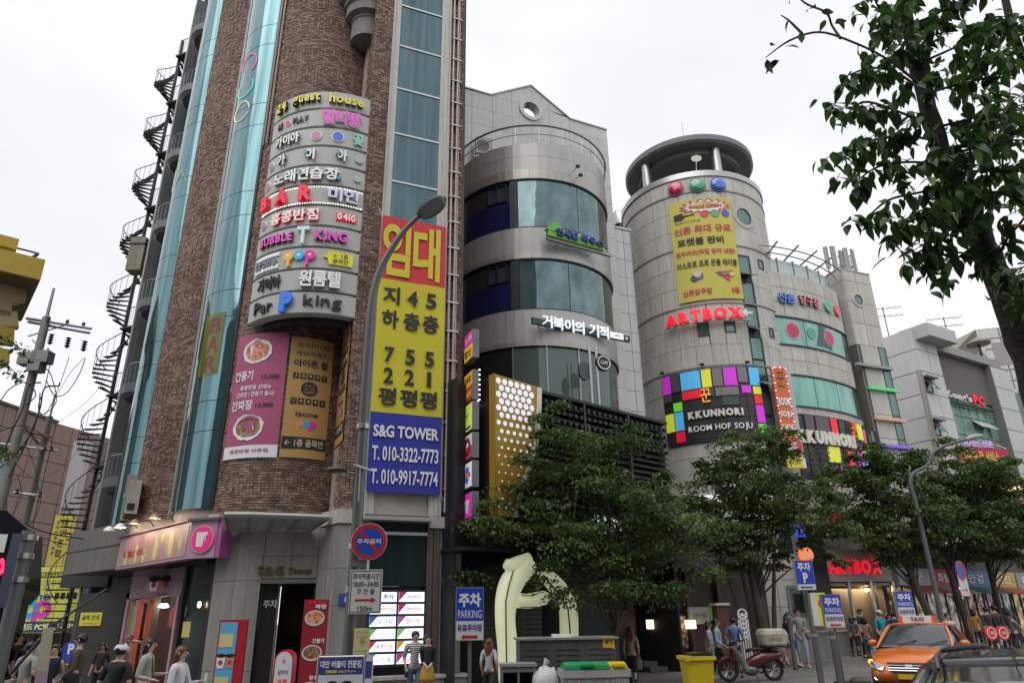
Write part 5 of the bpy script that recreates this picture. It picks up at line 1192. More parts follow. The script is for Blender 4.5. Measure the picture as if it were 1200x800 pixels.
for k_,(x0,y0,x1,c_,l_)in enumerate(((1001,427,1043,(.3,.3,.29),'grey'),(1016,454.5,1051,(.1,.55,.2),'green'),(1023.5,490,1059,(.5,.3,.22),'copper coloured'),(1030,522,1067,(.2,.1,.6),'violet'))):
 a,z_=nf(x0,y0);b=nf(x1,y0+5)[0];t=thing('facade_bar',l_+' horizontal light bar fixed across the glass slot','light bar',NF.pt(a,z_,0),0,'coloured bars across the beige wing')
 MB().slab(NF,a,b,z_-.07,z_+.07,.03,.2).build('bar',mat('bar %d'%k_,c_,.4,emit=.25 if k_ else 0),t)
 for f in(.1,.9):MB().slab(NF,a+(b-a)*f-.03,a+(b-a)*f+.03,z_-.04,z_+.04,-.02,.03).build('bracket',STEEL,t)
for k_,(x,y,h)in enumerate(((972,316,1.35),(979,318,1.5),(986,316,1.1),(993,322,1.6),(999,320,1.4))):
 p=atY(x,y,36);t=thing('mobile_antenna',['leftmost panel antenna of the roof cluster','tall panel antenna second in the roof cluster','short panel antenna in the middle of the roof cluster','tilted panel antenna right of the middle of the roof cluster','rightmost panel antenna of the roof cluster'][k_],'antenna',(p.x,p.y,p.z-.6),0,'panel antennas on the beige roof')
 tl=.1*(k_-2)
 MB().tube([(p.x,p.y,p.z-1.5),(p.x+tl*.3,p.y,p.z+h*.7)],.04,6).build('mast',STEEL,t)
 F_=Flat(p.x+tl*.4,p.y-.15,(-30,10,30,-10,40)[k_]);mb=MB();mb.slab(F_,-.13,.13,p.z+.0,p.z+h,0,.12);mb.build('antenna_panel',mat('antenna grey',(.3,.3,.31),.5),t)
 for zz in(.25,.75):mb=MB();mb.slab(F_,-.03,.03,p.z+h*zz-.03,p.z+h*zz+.03,-.15,.0);mb.build('clamp',DARK,t)
K2=thing('mosaic_pub_sign','wider mosaic pub sign with cream KKUNNORI letters below the bowed windows','shop sign',NA.pt(3,8,0),0)
a,b=.2,nL+.05;z1,z0=MO[0]-.05,nz(970,562)
cells=[(1.0,0,1,1.6,'dull'),(2.1,0,1.6,1.6,'dull'),(3.8,0,.9,1.7,'r'),(7.6,0,1,1.8,'y'),(8.7,0.4,.5,1.6,'pk'),(8.2,2.8,.9,.9,'g'),(9.3,1.9,.5,.8,'g'),(2.9,3.0,1.5,1.7,'y'),(5.3,3.2,.8,1.7,'r'),(6.8,3.2,1,1.8,'m'),(8.1,3.8,.5,1.7,'b'),(5.6,5.0,.8,1,'g'),(3.1,4.9,1.5,.8,'m'),(8.1,5.6,.5,.8,'y'),(7.6,2.3,.55,1.2,'pk'),(9.0,3.8,.9,1.5,'dull')]
mosaic(NA,a,b,z0,z1,cells,10,6.4,K2,n=.1)
s0,z_=NA.hit(968,514.5);letters(NA,s0,z_,'KKUNNORI',NA.hit(1001,518)[0]-NA.hit(935,510)[0]-.1,.62,mat('letter cream',(.6,.58,.5)),K2,n=.15,depth=.1,bold=.07)
s0,z_=NA.hit(962,531);
for i,w_ in enumerate(('ROOM','SOJU','HOF')):text(NA,s0,z_+.28-.26*i,w_,.75,.18,BLK,K2,n=.15,bold=.03)
s0,z_=NA.hit(996,504);letters(NA,s0,z_,'꾼',.4,.7,mat('letter orange red',(.7,.12,.03),.4,emit=.3),K2,n=.16,depth=.08,bold=0)
MO2=flat2(NA.pt(nL,0,0)[:2],NF.pt(nf(1032,540)[0],0,.03)[:2])
K3=K2;mosaic(MO2,0,MO2.L,z0-.1,z1-.2,[(0,.3,1,1.7,'dull'),(1,0,1,1.2,'gre'),(2,2,1,1,'dull')],3,6,K3,n=.1)
p0=TC.pt(LT*.0+wq(905,480)[0],0,.1)
ZV1,ZV0=atY(915,430,30.0).z,atY(932,537,30.0).z
pv0,pv1=atY(905,433,30.0),atY(923,432,30.2);xv=[atY(906.5,440,30).x,atY(926,440,30.1).x]
VS=Flat(atY(917,540,29.6).x,29.6,12);va,vb=VS.hit(906,433)[0],VS.hit(922,429)[0]
va2=VS.hit(919,537)[0];ZV1,ZV0=VS.hit(914,430)[1],VS.hit(928,537)[1]
VSx=thing('blade_sign','tall orange ROOM SOJU HOF blade sign bordered by pink and white bulbs','shop sign',VS.pt(va,ZV0,0))
va,vb=(va+va2)/2,(va+va2)/2+(vb-va)
ORG=mat('blade orange',(.62,.16,.02),.5,noise=.08)
MB().slab(VS,va,vb,ZV0,ZV1,-.12,0).build('face',ORG,VSx)
MB().slab(VS,vb,vb+.22,ZV0,ZV1,-.5,-.02).build('side_panel',mat('blade side',(.45,.44,.44),.5),VSx)
vm=(va+vb)/2;vw=vb-va;vh=ZV1-ZV0
pkb=mat('bulb pink',(.9,.1,.7),emit=.5);whb=mat('bulb white',(.95,.9,.95),emit=.5);bmm=[MB().ball((0,0,0),.04,.025,.04,6,4).mesh('bulb',m_)for m_ in(pkb,whb)]
for i in range(24):
 for q in(va+.03,vb-.03):shared('bulb',bmm[i%2],VSx,VS.pt(q,ZV0+vh*(i+.5)/24,.02))
for i in range(1,5):
 for z in(ZV0+.03,ZV1-.03):shared('bulb',bmm[i%2],VSx,VS.pt(va+vw*i/5,z,.02))
text(VS,vm,ZV1-vh*.14,'꾼',vw*.55,vh*.17,BLK,VSx,n=.01,bold=.0)
for i,w_ in enumerate(('ROOM','SOJU','HOF','3F')):letters(VS,vm,ZV1-vh*(.39+.145*i),w_,vw*(.74 if i<3 else.32),vh*.085,mat('letter plain white',(.7,.7,.74)),VSx,n=.01,depth=.03,bold=.02)
for z in(ZV0+vh*.1,ZV0+vh*.9):MB().tube([VS.pt(va,z,-.05),VS.pt(va-.25,z,-.2),VS.pt(va-.3,z,-1.6)],.025,5).build('bracket',DARK,VSx)
RS=Flat(atY(929,523,29.6).x,29.6,8);q_,z_=RS.hit(929,523)
t=thing('round_red_sign','round glossy red ART BOX disc hanging under the orange blade sign','shop sign',RS.pt(0,z_,0));MB().disc(RS,q_,z_,.42,-.1,.05,28).build('disc',mat('disc red',(.55,.01,.03),.25,coat=.5),t)
text(RS,q_-.03,z_+.1,'ART',.42,.16,WHITE,t,n=.06,bold=.05);text(RS,q_-.03,z_-.1,'BOX',.42,.16,WHITE,t,n=.06,bold=.05);MB().tube([RS.pt(q_,z_+.4,-.05),RS.pt(q_,z_+.7,-.3)],.03,5).build('bracket',DARK,t)
q_,z_=RS.hit(933,541);t=thing('yellow_board_sign','small yellow board with two black Korean letters under the red disc','shop sign',RS.pt(0,z_,.2));mb=MB();mb.slab(RS,q_-.38,q_+.3,z_-.25,z_+.25,-.1,0);mb.build('board',mat('board yellow',(.62,.55,.04),.5,emit=.1),t)
MB().slab(RS,q_+.3,q_+.45,z_-.25,z_+.25,-.3,-.02).build('side_panel',WHITE,t);text(RS,q_-.05,z_+.05,'신 촌',.5,.24,BLK,t,n=.006)
# pale panelled building with the louvred recess, far right
OP=mat('pale panel',(.52,.525,.52),.5,.1,noise=.05,nscale=1,streak=.08,rnd=.05);OS=mat('pale seam',(.16,.16,.16),.8)
OB=thing('louvre_building','pale grey panelled building with dark louvres over a green glass recess','building',(28,42,0))
oc=atY(1067.5,384,42.0);OF=Flat(oc.x,oc.y,31);OL=Flat(oc.x,oc.y,31+92)
of=lambda x,y:OF.hit(x,y);zo=oc.z
OLl=Flat(*[oc.x-5*math.cos(math.radians(-59)),oc.y-5*math.sin(math.radians(-59))],-59)
pr=of(1096,402)[0];rr_=1.75
rowso=[zo-1.45*i for i in range(14)][::-1]
for M,S0 in((OLl,lin(1.0,5.0,2)),(OF,lin(0,pr,2))):
 MB().slab(M,S0[0]+(.06 if S0[0]==0 else 0),S0[-1]-.06,-1,zo-.02,-2,-.03).build('core_wall',OS,OB);panels(M,S0,rowso,OP,OB,'panel',-.03,gap=.05)
mb=MB();mb.slab(OF,.25,of(1102.5,392)[0],zo-.75,zo+.12,-1.0,.9);mb.build('roof_block',mat('roof block grey',(.42,.43,.43),.5,noise=.06),OB)
for x,y in((1083,440),(1092,490),(1099,540)):
 a,z_=of(x-3,y);b=of(x+9,y+2)[0]
 t=wins(OF,a+.1,b-.3,z_-1.0,z_-.15,OB,RG_,DFR,1,1,.06,-.0,proud=.06)
 MB().slab(OF,a,b+.1,z_-.1,z_-.0,0,.35).build('window_hood',mat('hood grey',(.2,.2,.21),.5),OB)
 mb=MB();mb.add([OF.pt(a+.1,z_-.2,.05),OF.pt(b-.3,z_-.2,.05),OF.pt(b-.3,z_-.9,.5),OF.pt(a+.1,z_-.9,.5),OF.pt(a+.1,z_-.24,.05),OF.pt(b-.3,z_-.24,.05),OF.pt(b-.3,z_-.94,.5),OF.pt(a+.1,z_-.94,.5)],[(0,1,2,3),(4,7,6,5),(0,4,5,1),(2,6,7,3),(0,3,7,4),(1,5,6,2)]);mb.build('open_sash',RG_,OB)
for x0,x1 in((1073,1093),(1077,1096)):
 a=of(x0,434);b=of(x1,540);MB().tube([OF.pt(a[0],a[1],.1),OF.pt(b[0],3,.1)],.07,6).build('vent_pipe',mat('pipe brown',(.25,.22,.19),.5),OB)
lf=Flat(*OF.pt(pr,0,-.5)[:2],31);lh=lf.hit
l0,l1=lh(1097,425)[0]-.3,lh(1163,445)[0]+.2;zt0,zb0=(lh(1094,413)[1]+lh(1159,432)[1])/2,(lh(1108,463)[1]+lh(1166,474)[1])/2
zg=5
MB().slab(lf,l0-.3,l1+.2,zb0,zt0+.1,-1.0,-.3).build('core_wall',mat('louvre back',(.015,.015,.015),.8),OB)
n_=24
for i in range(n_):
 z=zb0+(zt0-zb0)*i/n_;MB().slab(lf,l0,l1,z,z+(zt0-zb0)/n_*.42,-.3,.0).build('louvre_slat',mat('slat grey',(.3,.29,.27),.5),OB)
mb=MB();mb.slab(lf,l0-.1,l1+.5,zt0+.0,zt0+.55,-1.2,.45);mb.build('eave',mat('eave grey',(.27,.27,.26),.6,noise=.1),OB)
tg=glass('green curtain glass',(.26,.44,.38),.1,.35,.25)
zz=zb0;rows_=[]
e=lin(l0,l1,7)
while zz>zg:rows_.append(zz);zz-=1.25
MB().slab(lf,l0,l1,zg,zb0,-.8,-.25).build('core_wall',OS,OB)
for j in range(len(rows_)-1):
 for i in range(7):MB().slab(lf,e[i]+.03,e[i+1]-.03,rows_[j+1]+.04,rows_[j],-.22,-.16).build('curtain_pane',tg if i<6 else RG_,OB)
mb=MB()
for q in e:mb.slab(lf,q-.03,q+.03,zg,zb0,-.2,-.1)
for z in rows_:mb.slab(lf,l0,l1,z,z+.05,-.2,-.097)
mb.build('curtain_frame',mat('frame pale green',(.3,.36,.33),.4,.3),OB)
a,z_=lh(1140,491);mb=MB();mb.add([lf.pt(a,z_,-.1),lf.pt(a+2.2,z_,-.1),lf.pt(a+2.2,z_-.5,.4),lf.pt(a,z_-.5,.4),lf.pt(a,z_-.05,-.1),lf.pt(a+2.2,z_-.05,-.1),lf.pt(a+2.2,z_-.55,.4),lf.pt(a,z_-.55,.4)],[(0,1,2,3),(4,7,6,5),(0,4,5,1),(2,6,7,3),(0,3,7,4),(1,5,6,2)]);mb.build('open_sash',mat('sash pale',(.5,.55,.52),.3),OB)
w0=of(1164,440)[0]-.1;w1=of(1183,440)[0]
MB().slab(OF,w0,w1,-1,zt0-.0,-2,-.03).build('core_wall',OS,OB);panels(OF,[w0,w1],[zt0-.1-1.5*i for i in range(13)][::-1],OP,OB,'panel',-.03,gap=.05)
p=lf.pt(l1-.8,zt0+.55,.0);t=thing('roof_lamp','mushroom shaped roof lamp on a truss at the eave corner','lamp',p)
MB().lathe([(.0,1.75),(.15,1.7),(.8,1.25),(.75,1.18),(0,1.2)],p,18).build('hood',mat('hood brown',(.2,.15,.12),.5),t,smooth=True);MB().tube([p,(p[0],p[1],p[2]+1.3)],.1,8).build('post',DARK,t)
for a in(-.5,.5):MB().tube([(p[0]+a,p[1],p[2]),(p[0]-a*.2,p[1],p[2]+.9)],.05,5).build('strut',STEEL,t)
q0,z_=lh(1110,462);q1=lh(1150,469)[0]
t=thing('internet_cafe_sign','white KongPC letters with red PC on the lower edge of the louvres','shop sign',lf.pt(q0,z_,.1))
a,z1_=lh(1122,465.5);letters(lf,a,z1_,"Kong's",lh(1137,466)[0]-lh(1108,464)[0],.62,WHITE,t,n=.05,depth=.1,bold=.03)
a,z1_=lh(1145,469.5);letters(lf,a,z1_,"PC",lh(1151,466)[0]-lh(1138,464)[0],.7,RD,t,n=.05,depth=.1,bold=.05)
MB().slab(lf,lh(1108,464)[0],lh(1160,470)[0],z1_-.62,z1_-.5,0,.15).build('rail',BLACK,t)
bf=Flat(*lf.pt(0,0,.9)[:2],17);t=thing('maroon_banner','crimson banner with yellow Korean letters strung before the green curtain glass','banner',bf.pt(bf.hit(1155,535)[0],8,0))
a,b=bf.hit(1123,530)[0],bf.hit(1184,540)[0];zc1,zc0=(bf.hit(1123,520)[1]+bf.hit(1181,528)[1])/2,(bf.hit(1125,543)[1]+bf.hit(1184,547.5)[1])/2
mb,_=cloth(bf,a,b,zc0,zc1,0,.02,12,8);mb.build('cloth',mat('banner crimson',(.42,.02,.07),.6),t,smooth='all')
text(bf,a+(b-a)*.42,(zc0+zc1)/2,'맥주 두 잔 서비스',(b-a)*.74,(zc1-zc0)*.6,YB,t,n=.04,bold=.02);text(bf,a+(b-a)*.9,(zc0+zc1)/2,'02-313',(b-a)*.14,.2,PW_,t,n=.04)
letters(bf,a+(b-a)*.42,zc1+.22,'여기는 신촌',(b-a)*.6,.45,lm('letter lilac',(.6,.35,.75),.2),t,n=.0,depth=.08)
for q in(a,b):MB().tube([bf.pt(q,zc1,0),bf.pt(q,zc1+.4,-.6)],.02,4).build('tie_cord',PW_,t)
PB2=thing('grid_building','tall pale building behind with fine panel grid and bluish windows at the right edge','building',(40,52,0))
pc=atY(1143,386,50);PF=Flat(pc.x,pc.y,-14)
zp=pc.z
MB().slab(PF,0,16,-1,zp,-8,-.03).build('core_wall',OS,PB2)
panels(PF,lin(0,12,8),[zp-.85*i for i in range(16)][::-1],mat('grid panel',(.5,.5,.48),.45,noise=.06,streak=.06),PB2,'panel',-.03,gap=.09)
PR_=flat2(tuple(atY(1085,414,62))[:2],(pc.x,pc.y));zg0,zg1=PR_.hit(1092,407)[1],zp
mb=MB();mb.poly(PR_,[(0,10),(PR_.L,10),(PR_.L,zg1),(0,zg0)],-.3,0);mb.build('beige_flank',mat('flank beige',(.5,.46,.37),.7,noise=.05),PB2)
a,z_=PF.hit(1165,415);MB().slab(PF,a,a+1.6,z_-.9,z_+.9,.0,.02).build('vent_panel',mat('vent taupe',(.28,.26,.24),.6),PB2)
PG=Flat(*PF.pt(0,0,1.2)[:2],22);a,z_=PG.hit(1177,458);
for j in range(9):wins(PG,a,a+3.2,z_-1.35*(j+1),z_-1.35*j,PB2,glass('blue grey glass',(.2,.3,.33),.1,.4),mat('frame silver',(.5,.5,.5),.4,.3),2,1,.07,0,proud=.05)
MB().slab(PG,a-.4,a+6,-1,z_+.3,-1,-.02).build('core_wall',OP,PB2)
for x,y,l_ in((1040,386,'TV aerial on the left roof corner of the louvre building'),(1112,397,'TV aerial behind the louvre building roof')):
 p=atY(x,y,46 if x<1100 else 48);t=thing('tv_aerial','thin '+l_,'aerial',(p.x,p.y,p.z));h=1.7
 MB().tube([(p.x,p.y,p.z-1),(p.x,p.y,p.z+h)],.035,5).build('mast',DARK,t)
 for zz in(h*.95,h*.6):
  MB().tube([(p.x-1.3,p.y,p.z+zz-.1),(p.x+1.3,p.y,p.z+zz+.1)],.02,4).build('boom',DARK,t)
  mb=MB()
  for i in range(7):q=-1.2+.4*i;mb.tube([(p.x+q,p.y-.25,p.z+zz+.08*q),(p.x+q,p.y+.25,p.z+zz+.08*q)],.015,4)
  mb.build('elements',DARK,t,kind='stuff')
SR=thing('shop_row','dark ground floor of the stone tower with brown fronts, steps and a storefront','building',(8,28,0))
BW=Flat(5.25,26.4,24);bw_=BW.hit
wl_=bw_(905,700)[0]
mb=MB();mb.slab(BW,-1.5,wl_,-1,4.6,-.6,-.3);mb.build('back_wall',mat('front brown',(.05,.022,.018),.55,noise=.3,nscale=2),SR)
mb=MB();mb.slab(BW,-1.5,wl_,3.3,4.4,-.3,-.05);mb.build('lintel',mat('lintel stone',(.16,.15,.14),.7,noise=.15),SR)
for q in(1.0,2.4,wl_-.5):MB().slab(BW,q,q+.18,-.2,3.3,-.3,-.1).build('pillar',mat('pillar brown',(.07,.035,.03),.5),SR)
for i in range(4):MB().slab(BW,-1.4,2.8,-.3+.15*i,-.15+.15*i,-.3,1.6-.38*i).build('step',mat('step stone',(.10,.10,.10),.7,noise=.2),SR)
for k_,(x,y)in enumerate(((758,731),(779,731.5),(803,731))):
 s_,z_=bw_(x,y);t=thing('post_lamp','glowing square lamp on a dark post, '+('leftmost','middle whitish one','rightmost')[k_]+' of three by the brown front','lamp',BW.pt(s_,0,.3),0,'square post lamps by the steps')
 F_=Flat(*BW.pt(0,0,.3)[:2],24);mb=MB();mb.slab(F_,s_-.13,s_+.13,z_-.14,z_+.14,-.13,.13);mb.build('lantern',mat('lantern %d'%(k_==1),(1,.75,.35)if k_!=1 else(1,.95,.8),emit=3.2),t)
 mb=MB();mb.slab(F_,s_-.16,s_+.16,z_+.14,z_+.18,-.16,.16);mb.build('cap',BLACK,t);MB().tube([F_.pt(s_,-.2,0),F_.pt(s_,z_-.14,0)],.04,6).build('post',BLACK,t)
a,z1_=bw_(806,711);b=bw_(829,711)[0];z0_=bw_(810,731)[1]
MB().slab(BW,a,b,z0_,z1_,-.05,.05).build('white_notice',mat('notice grey',(.45,.45,.44),.6),SR);text(BW,(a+b)/2,(z0_+z1_)/2,'신촌 커피',(b-a)*.7,.18,mat('grey ink',(.15,.15,.15)),SR,n=.06)
c=bw_(847,711)[0];MB().slab(BW,b+.02,c,z0_+.1,z1_+.02,-.05,.05).build('green_notice',mat('notice green',(.08,.35,.04),.5,emit=.1),SR);text(BW,(b+c)/2,(z0_+z1_)/2+.05,'오픈',(c-b)*.6,.2,mat('dark green ink',(.02,.1,.02)),SR,n=.06)
a,z1_=bw_(793,721);b=bw_(803,721)[0];MB().slab(BW,a,b,bw_(795,759)[1],z1_,-.05,.03).build('menu_board',mixmat('menu photo',(.1,.03,.03),(.5,.48,.45),6,.5,.48,.6),SR)
a,z1_=bw_(712,715);b=bw_(735,715)[0];MB().slab(BW,a,b,bw_(712,735)[1],z1_,-.05,.03).build('dark_poster',mixmat('poster crown',(.012,.012,.02),(.35,.2,.05),2.2,.5,.55,.7),SR)
LW=Flat(*TC.pt(wq(862,700)[0],0,.9)[:2],14);mb=MB();mb.slab(LW,-.5,5.2,-1,1.0,-.4,0);mb.build('planter_wall',mat('planter stone',(.24,.235,.22),.7,noise=.15,streak=.2),SR)
MB().slab(LW,-.55,5.25,1.0,1.08,-.42,.05).build('planter_cap',STONE2,SR)
s_,z_=wq(934,704);wins(TC,s_-.38,s_+.38,z_-.5,z_+.55,AT,DKGLASS,mat('frame grey2',(.16,.19,.2),.4),1,1,.12,-.02,proud=.05)
SFp=Flat(*TC.pt(wq(955,690)[0],0,.35)[:2],12);sf=SFp.hit
a0_,a1_=sf(968,680)[0],sf(1046,680)[0];zf1,zf0=sf(1000,644)[1],sf(1000,681)[1]
MB().slab(SFp,a0_,a1_,zf0,zf1,-.5,0).build('fascia',mat('fascia grey',(.40,.39,.37),.5,noise=.08),SR)
MB().slab(SFp,a0_-.9,a0_,zf0-.8,zf1+.9,-.5,.25).build('black_panel',BLACK,SR)
mb=MB();mb.slab(SFp,a0_-.9,a0_,-.2,zf0-.8,-.5,0);mb.build('entry_pier',STONE,SR)
ST=thing('storefront_letters','large red ARTBOX letters over the bright storefront at street level','shop sign',SFp.pt(a0_+1,zf0,0))
letters(SFp,(sf(972,664)[0]+sf(1028,662)[0])/2,(zf0+zf1)/2-.05,'ARTBOX',sf(1034,662)[0]-sf(972,664)[0],.58,REDG,ST,n=.03,depth=.08,bold=.035)
INT=mixmat('shop goods',(.10,.04,.015),(.75,.42,.16),5,.6,.42,.62,emit=.35,tex='noise')  # emission in the goods colour makes the wall look lit
mb=MB();mb.slab(SFp,a0_,a1_,.0,zf0,-3.6,-3.5);mb.slab(SFp,a0_,a0_+.1,0,zf0,-3.5,-.2);mb.build('goods_wall',INT,SR)
MB().slab(SFp,a0_,a1_,zf0-.15,zf0-.05,-3.5,-.1).build('shop_ceiling',mat('ceiling warm',(.5,.4,.3),.6),SR);MB().slab(SFp,a0_,a1_,-.1,.05,-3.5,.2).build('shop_floor',mat('floor tan',(.3,.22,.15),.5),SR)
for i in range(3):
 for j in range(4):MB().slab(SFp,a0_+.4+1.05*i,a0_+1.25+1.05*i,.3+.55*j,.6+.55*j,-3.3+.5*(i%2),-3.0+.5*(i%2)).build('shelf_goods',mixmat('goods %d'%((i+j)%4),[(.5,.1,.05),(.1,.2,.4),(.6,.5,.2),(.5,.3,.3)][(i+j)%4],[(.7,.6,.4),(.5,.2,.1),(.2,.3,.1),(.6,.6,.6)][(i+j)%4],14,.5,.45,.55),SR)
for i in range(4):MB().ball(SFp.pt(a0_+.5+.95*i,zf0-.3,-.8-.3*(i%2)),.09,.09,.07).build('shop_lamp',mat('lamp warm strong',(1,.7,.35),emit=16),SR)
for i in range(4):q=a0_+(a1_-a0_)*i/3;MB().slab(SFp,q-.05,q+.05,-.1,zf0,-.12,-.0).build('door_mullion',STEEL,SR)
ld=bpy.data.lights.new('store_light','AREA');ld.energy=220;ld.size=2.5;ld.color=(1,.66,.36);lo=bpy.data.objects.new('store_light',ld);COL.objects.link(lo);lo.parent=SR;lo.location=Vector(SFp.pt((a0_+a1_)/2,zf0-.25,-1.6))-wloc(SR)
for i in range(2):MB().slab(SFp,a0_-.2,a0_+2.6,-.2+.16*i,-.04+.16*i,-.1,1.0-.4*i).build('step',mat('step pale',(.3,.29,.27),.7,noise=.1),SR)
YBd=Flat(*SFp.pt(a0_-.75,0,.5)[:2],12);t=thing('yellow_board','tall yellow and white poster board in front of the grey pier','poster board',YBd.pt(.2,0,0));a,z1_=YBd.hit(955,694);b=YBd.hit(966,692)[0];z0_=YBd.hit(962,733)[1]
MB().slab(YBd,a,b,z0_,z1_,-.15,0).build('board',mat('poster yellow',(.62,.6,.05),.5,emit=.12),t);MB().slab(YBd,a-.25,a,z0_,z1_,-.15,.01).build('white_edge',WHITE,t);MB().disc(YBd,(a+b)/2,z1_-.4,.16,0,.02,16).build('red_mark',RD,t)
p=atY(945,650,29);t=thing('orange_disc_sign','orange round lit sign peeping from the leaves above the parking sign','shop sign',p);F_=Flat(p.x,p.y,5);MB().disc(F_,0,p.z,.3,-.1,0,22).build('disc',mat('disc orange',(.85,.22,.05),.4,emit=.5),t);text(F_,0,p.z,'카페',.34,.16,WHITE,t,n=.01)
for x,y,Y,c_,w__,l_ in((937,605,29.6,(.1,.5,.1),.8,'green shop board half hidden by leaves'),(938,622,29.6,(.05,.08,.7),.5,'small blue board below the green one'),(985,607,31,(.6,.03,.05),.7,'red board with a white bowl mark behind the leaves'),(1010,600,32,(.7,.25,.1),1.6,'long orange neon strip above the storefront')):
 p=atY(x,y,Y);t=thing('small_board',l_,'shop sign',p);F_=Flat(p.x,p.y,14);h_=.22 if w__<1 else.05
 MB().slab(F_,-w__/2,w__/2,p.z-h_,p.z+h_,-.1,0).build('board',mat('board %.2f %.2f'%c_[:2],c_,.4,emit=.3),t);MB().slab(F_,-w__/3,w__/3,p.z-.04,p.z+.04,0,.01).build('stripe',WHITE,t)
FW=Flat(*SFp.pt(a1_,0,0)[:2],33);fw=FW.hit
FRW=thing('far_shops','row of far shopfronts below the pale building with lit menu boards','building',FW.pt(6,0,0))
aE=fw(1215,700)[0]
MB().slab(FW,0,aE,-1,4.6,-.8,-.5).build('back_wall',mat('far wall dark',(.06,.06,.06),.7,noise=.4,nscale=1),FRW)
rf=random.Random(3)
for i in range(9):
 q=.3+2.6*i;c_=[(.3,.3,.32),(.35,.03,.05),(.03,.12,.3),(.45,.3,.05),(.2,.22,.2),(.4,.1,.25),(.05,.25,.15),(.5,.48,.44),(.08,.08,.09)][i]
 MB().slab(FW,q,q+2.4,0,2.7,-.5,-.35).build('shop_window',mixmat('window goods %d'%(i%4),(.02,.02,.02),[(.8,.6,.35),(.6,.55,.5),(.7,.4,.3),(.45,.55,.6)][i%4],2.2+.6*(i%3),.4,.42,.66,emit=.4),FRW)
 for j in range(4):MB().slab(FW,q+.78*j,q+.78*j+.06,0,2.7,-.35,-.28).build('window_post',DARK,FRW)
 MB().slab(FW,q,q+2.45,2.75,3.45,-.4,.1).build('shop_fascia',mat('fascia colour %d'%i,c_,.5,emit=.06,noise=.08),FRW)
 text(FW,q+1.2,3.1,('문구','화장품','안경','치킨','커피','의류','약국','분식','서점')[i],1.4,.4,WHITE,FRW,n=.11,bold=.03)
 mb=MB();mb.add([FW.pt(q,2.75,.1),FW.pt(q+2.4,2.75,.1),FW.pt(q+2.4,2.45,.9),FW.pt(q,2.45,.9),FW.pt(q,2.70,.1),FW.pt(q+2.4,2.70,.1),FW.pt(q+2.4,2.40,.9),FW.pt(q,2.40,.9)],[(0,1,2,3),(4,7,6,5),(0,4,5,1),(1,5,6,2),(2,6,7,3),(3,7,4,0)]);mb.build('awning',mat('awning %d'%(i%3),[(.3,.05,.05),(.25,.25,.24),(.05,.12,.1)][i%3],.7),FRW)
MB().slab(FW,0,fw(1075,680)[0],3.5,4.6,-.5,-.1).build('fascia',mat('fascia slate',(.2,.2,.2),.6,noise=.1),FRW)
F2_=Flat(*OF.pt(of(1120,600)[0],0,1.2)[:2],20);f2=F2_.hit
a,z1_=f2(1140,563);b,c=f2(1162,565)[0],f2(1202,568)[0];z0_=f2(1150,583)[1]
MB().slab(F2_,a-1.5,c,z0_,z1_,-.6,0).build('menu_fascia',mat('fascia ink',(.02,.015,.02),.4),FRW)
MB().slab(F2_,b,c,z0_+.1,z1_-.1,0,.05).build('lit_menu',mat('menu light',(.85,.55,.35),.5,emit=.65),FRW)
for j in range(3):
 for i in range(4):text(F2_,b+.35+(c-b-.5)*i/3.4,z0_+.3+.26*j,'메뉴판',.45,.1,mat('ink brown',(.2,.08,.05)),FRW,n=.06)
letters(F2_,(a+b)/2-.5,(z0_+z1_)/2,'그녹두',1.7,.7,mat('letter violet glow',(.75,.65,1),emit=1),FRW,n=.03,depth=.08)
for i in range(14):MB().ball(F2_.pt(a-1+(c-a+1)*i/13,z1_+.1,.1),.08,.08,.08,6,4).build('bulb',mat('bulb amber',(1,.6,.25),emit=4),FRW)
a,z_=f2(1193,594);p=F2_.pt(a,z_,.2);MB().slab(F2_,a-.9,a+.9,z_-.55,z_+.5,-.3,.1).build('neon_board',mixmat('neon flower',(.03,.02,.05),(.75,.3,.45),1.6,.5,.48,.6,emit=.6),FRW)
for k_,(x0,y0,x1,y1,c_,Y,l_)in enumerate(((1142,694,1165,716,(.5,.12,.25),36,'pink and white menu poster among the far shops'),(1163,693,1174,716,(.7,.02,.05),36,'narrow red poster with white letters among the far shops'),(1176,693,1184,730,(.45,.44,.42),36.5,'pale grey standing banner among the far shops'),(1121,690,1133,715,(.6,.6,.65),33,'tall lit white neon board behind the tree trunks'),(1148,703,1160,716,(.7,.68,.62),35.8,'small cream price board below the pink poster'))):
 p0=atY(x0,y0,Y);p1=atY(x1,y1,Y);t=thing('far_poster',l_,'poster',(p0.x,p0.y,p1.z),0,'posters at the far shops')
 F_=Flat(p0.x,p0.y,0);W_=p1.x-p0.x;MB().slab(F_,0,W_,p1.z,p0.z,-.08,0).build('board',mat('poster %d'%k_,c_,.5,emit=.25),t);MB().slab(F_,-.04,0,gz(15),p0.z,-.08,-.02).build('frame',DARK,t)
 if k_ in(0,1):text(F_,W_/2,(p0.z+p1.z)/2+.15,'세일' if k_ else '오픈 할인',W_*.8,.3,WHITE,t,n=.01)
 if k_==3:
  for i in range(5):MB().ball(F_.pt(W_*.5+.1*(i%2),p1.z+.2*i+.1,.03),.07,.03,.07,6,4).build('bulb',mat('bulb mixed %d'%(i%3),[(1,.8,.2),(.9,.2,.7),(.5,.5,1)][i%3],emit=2),t)
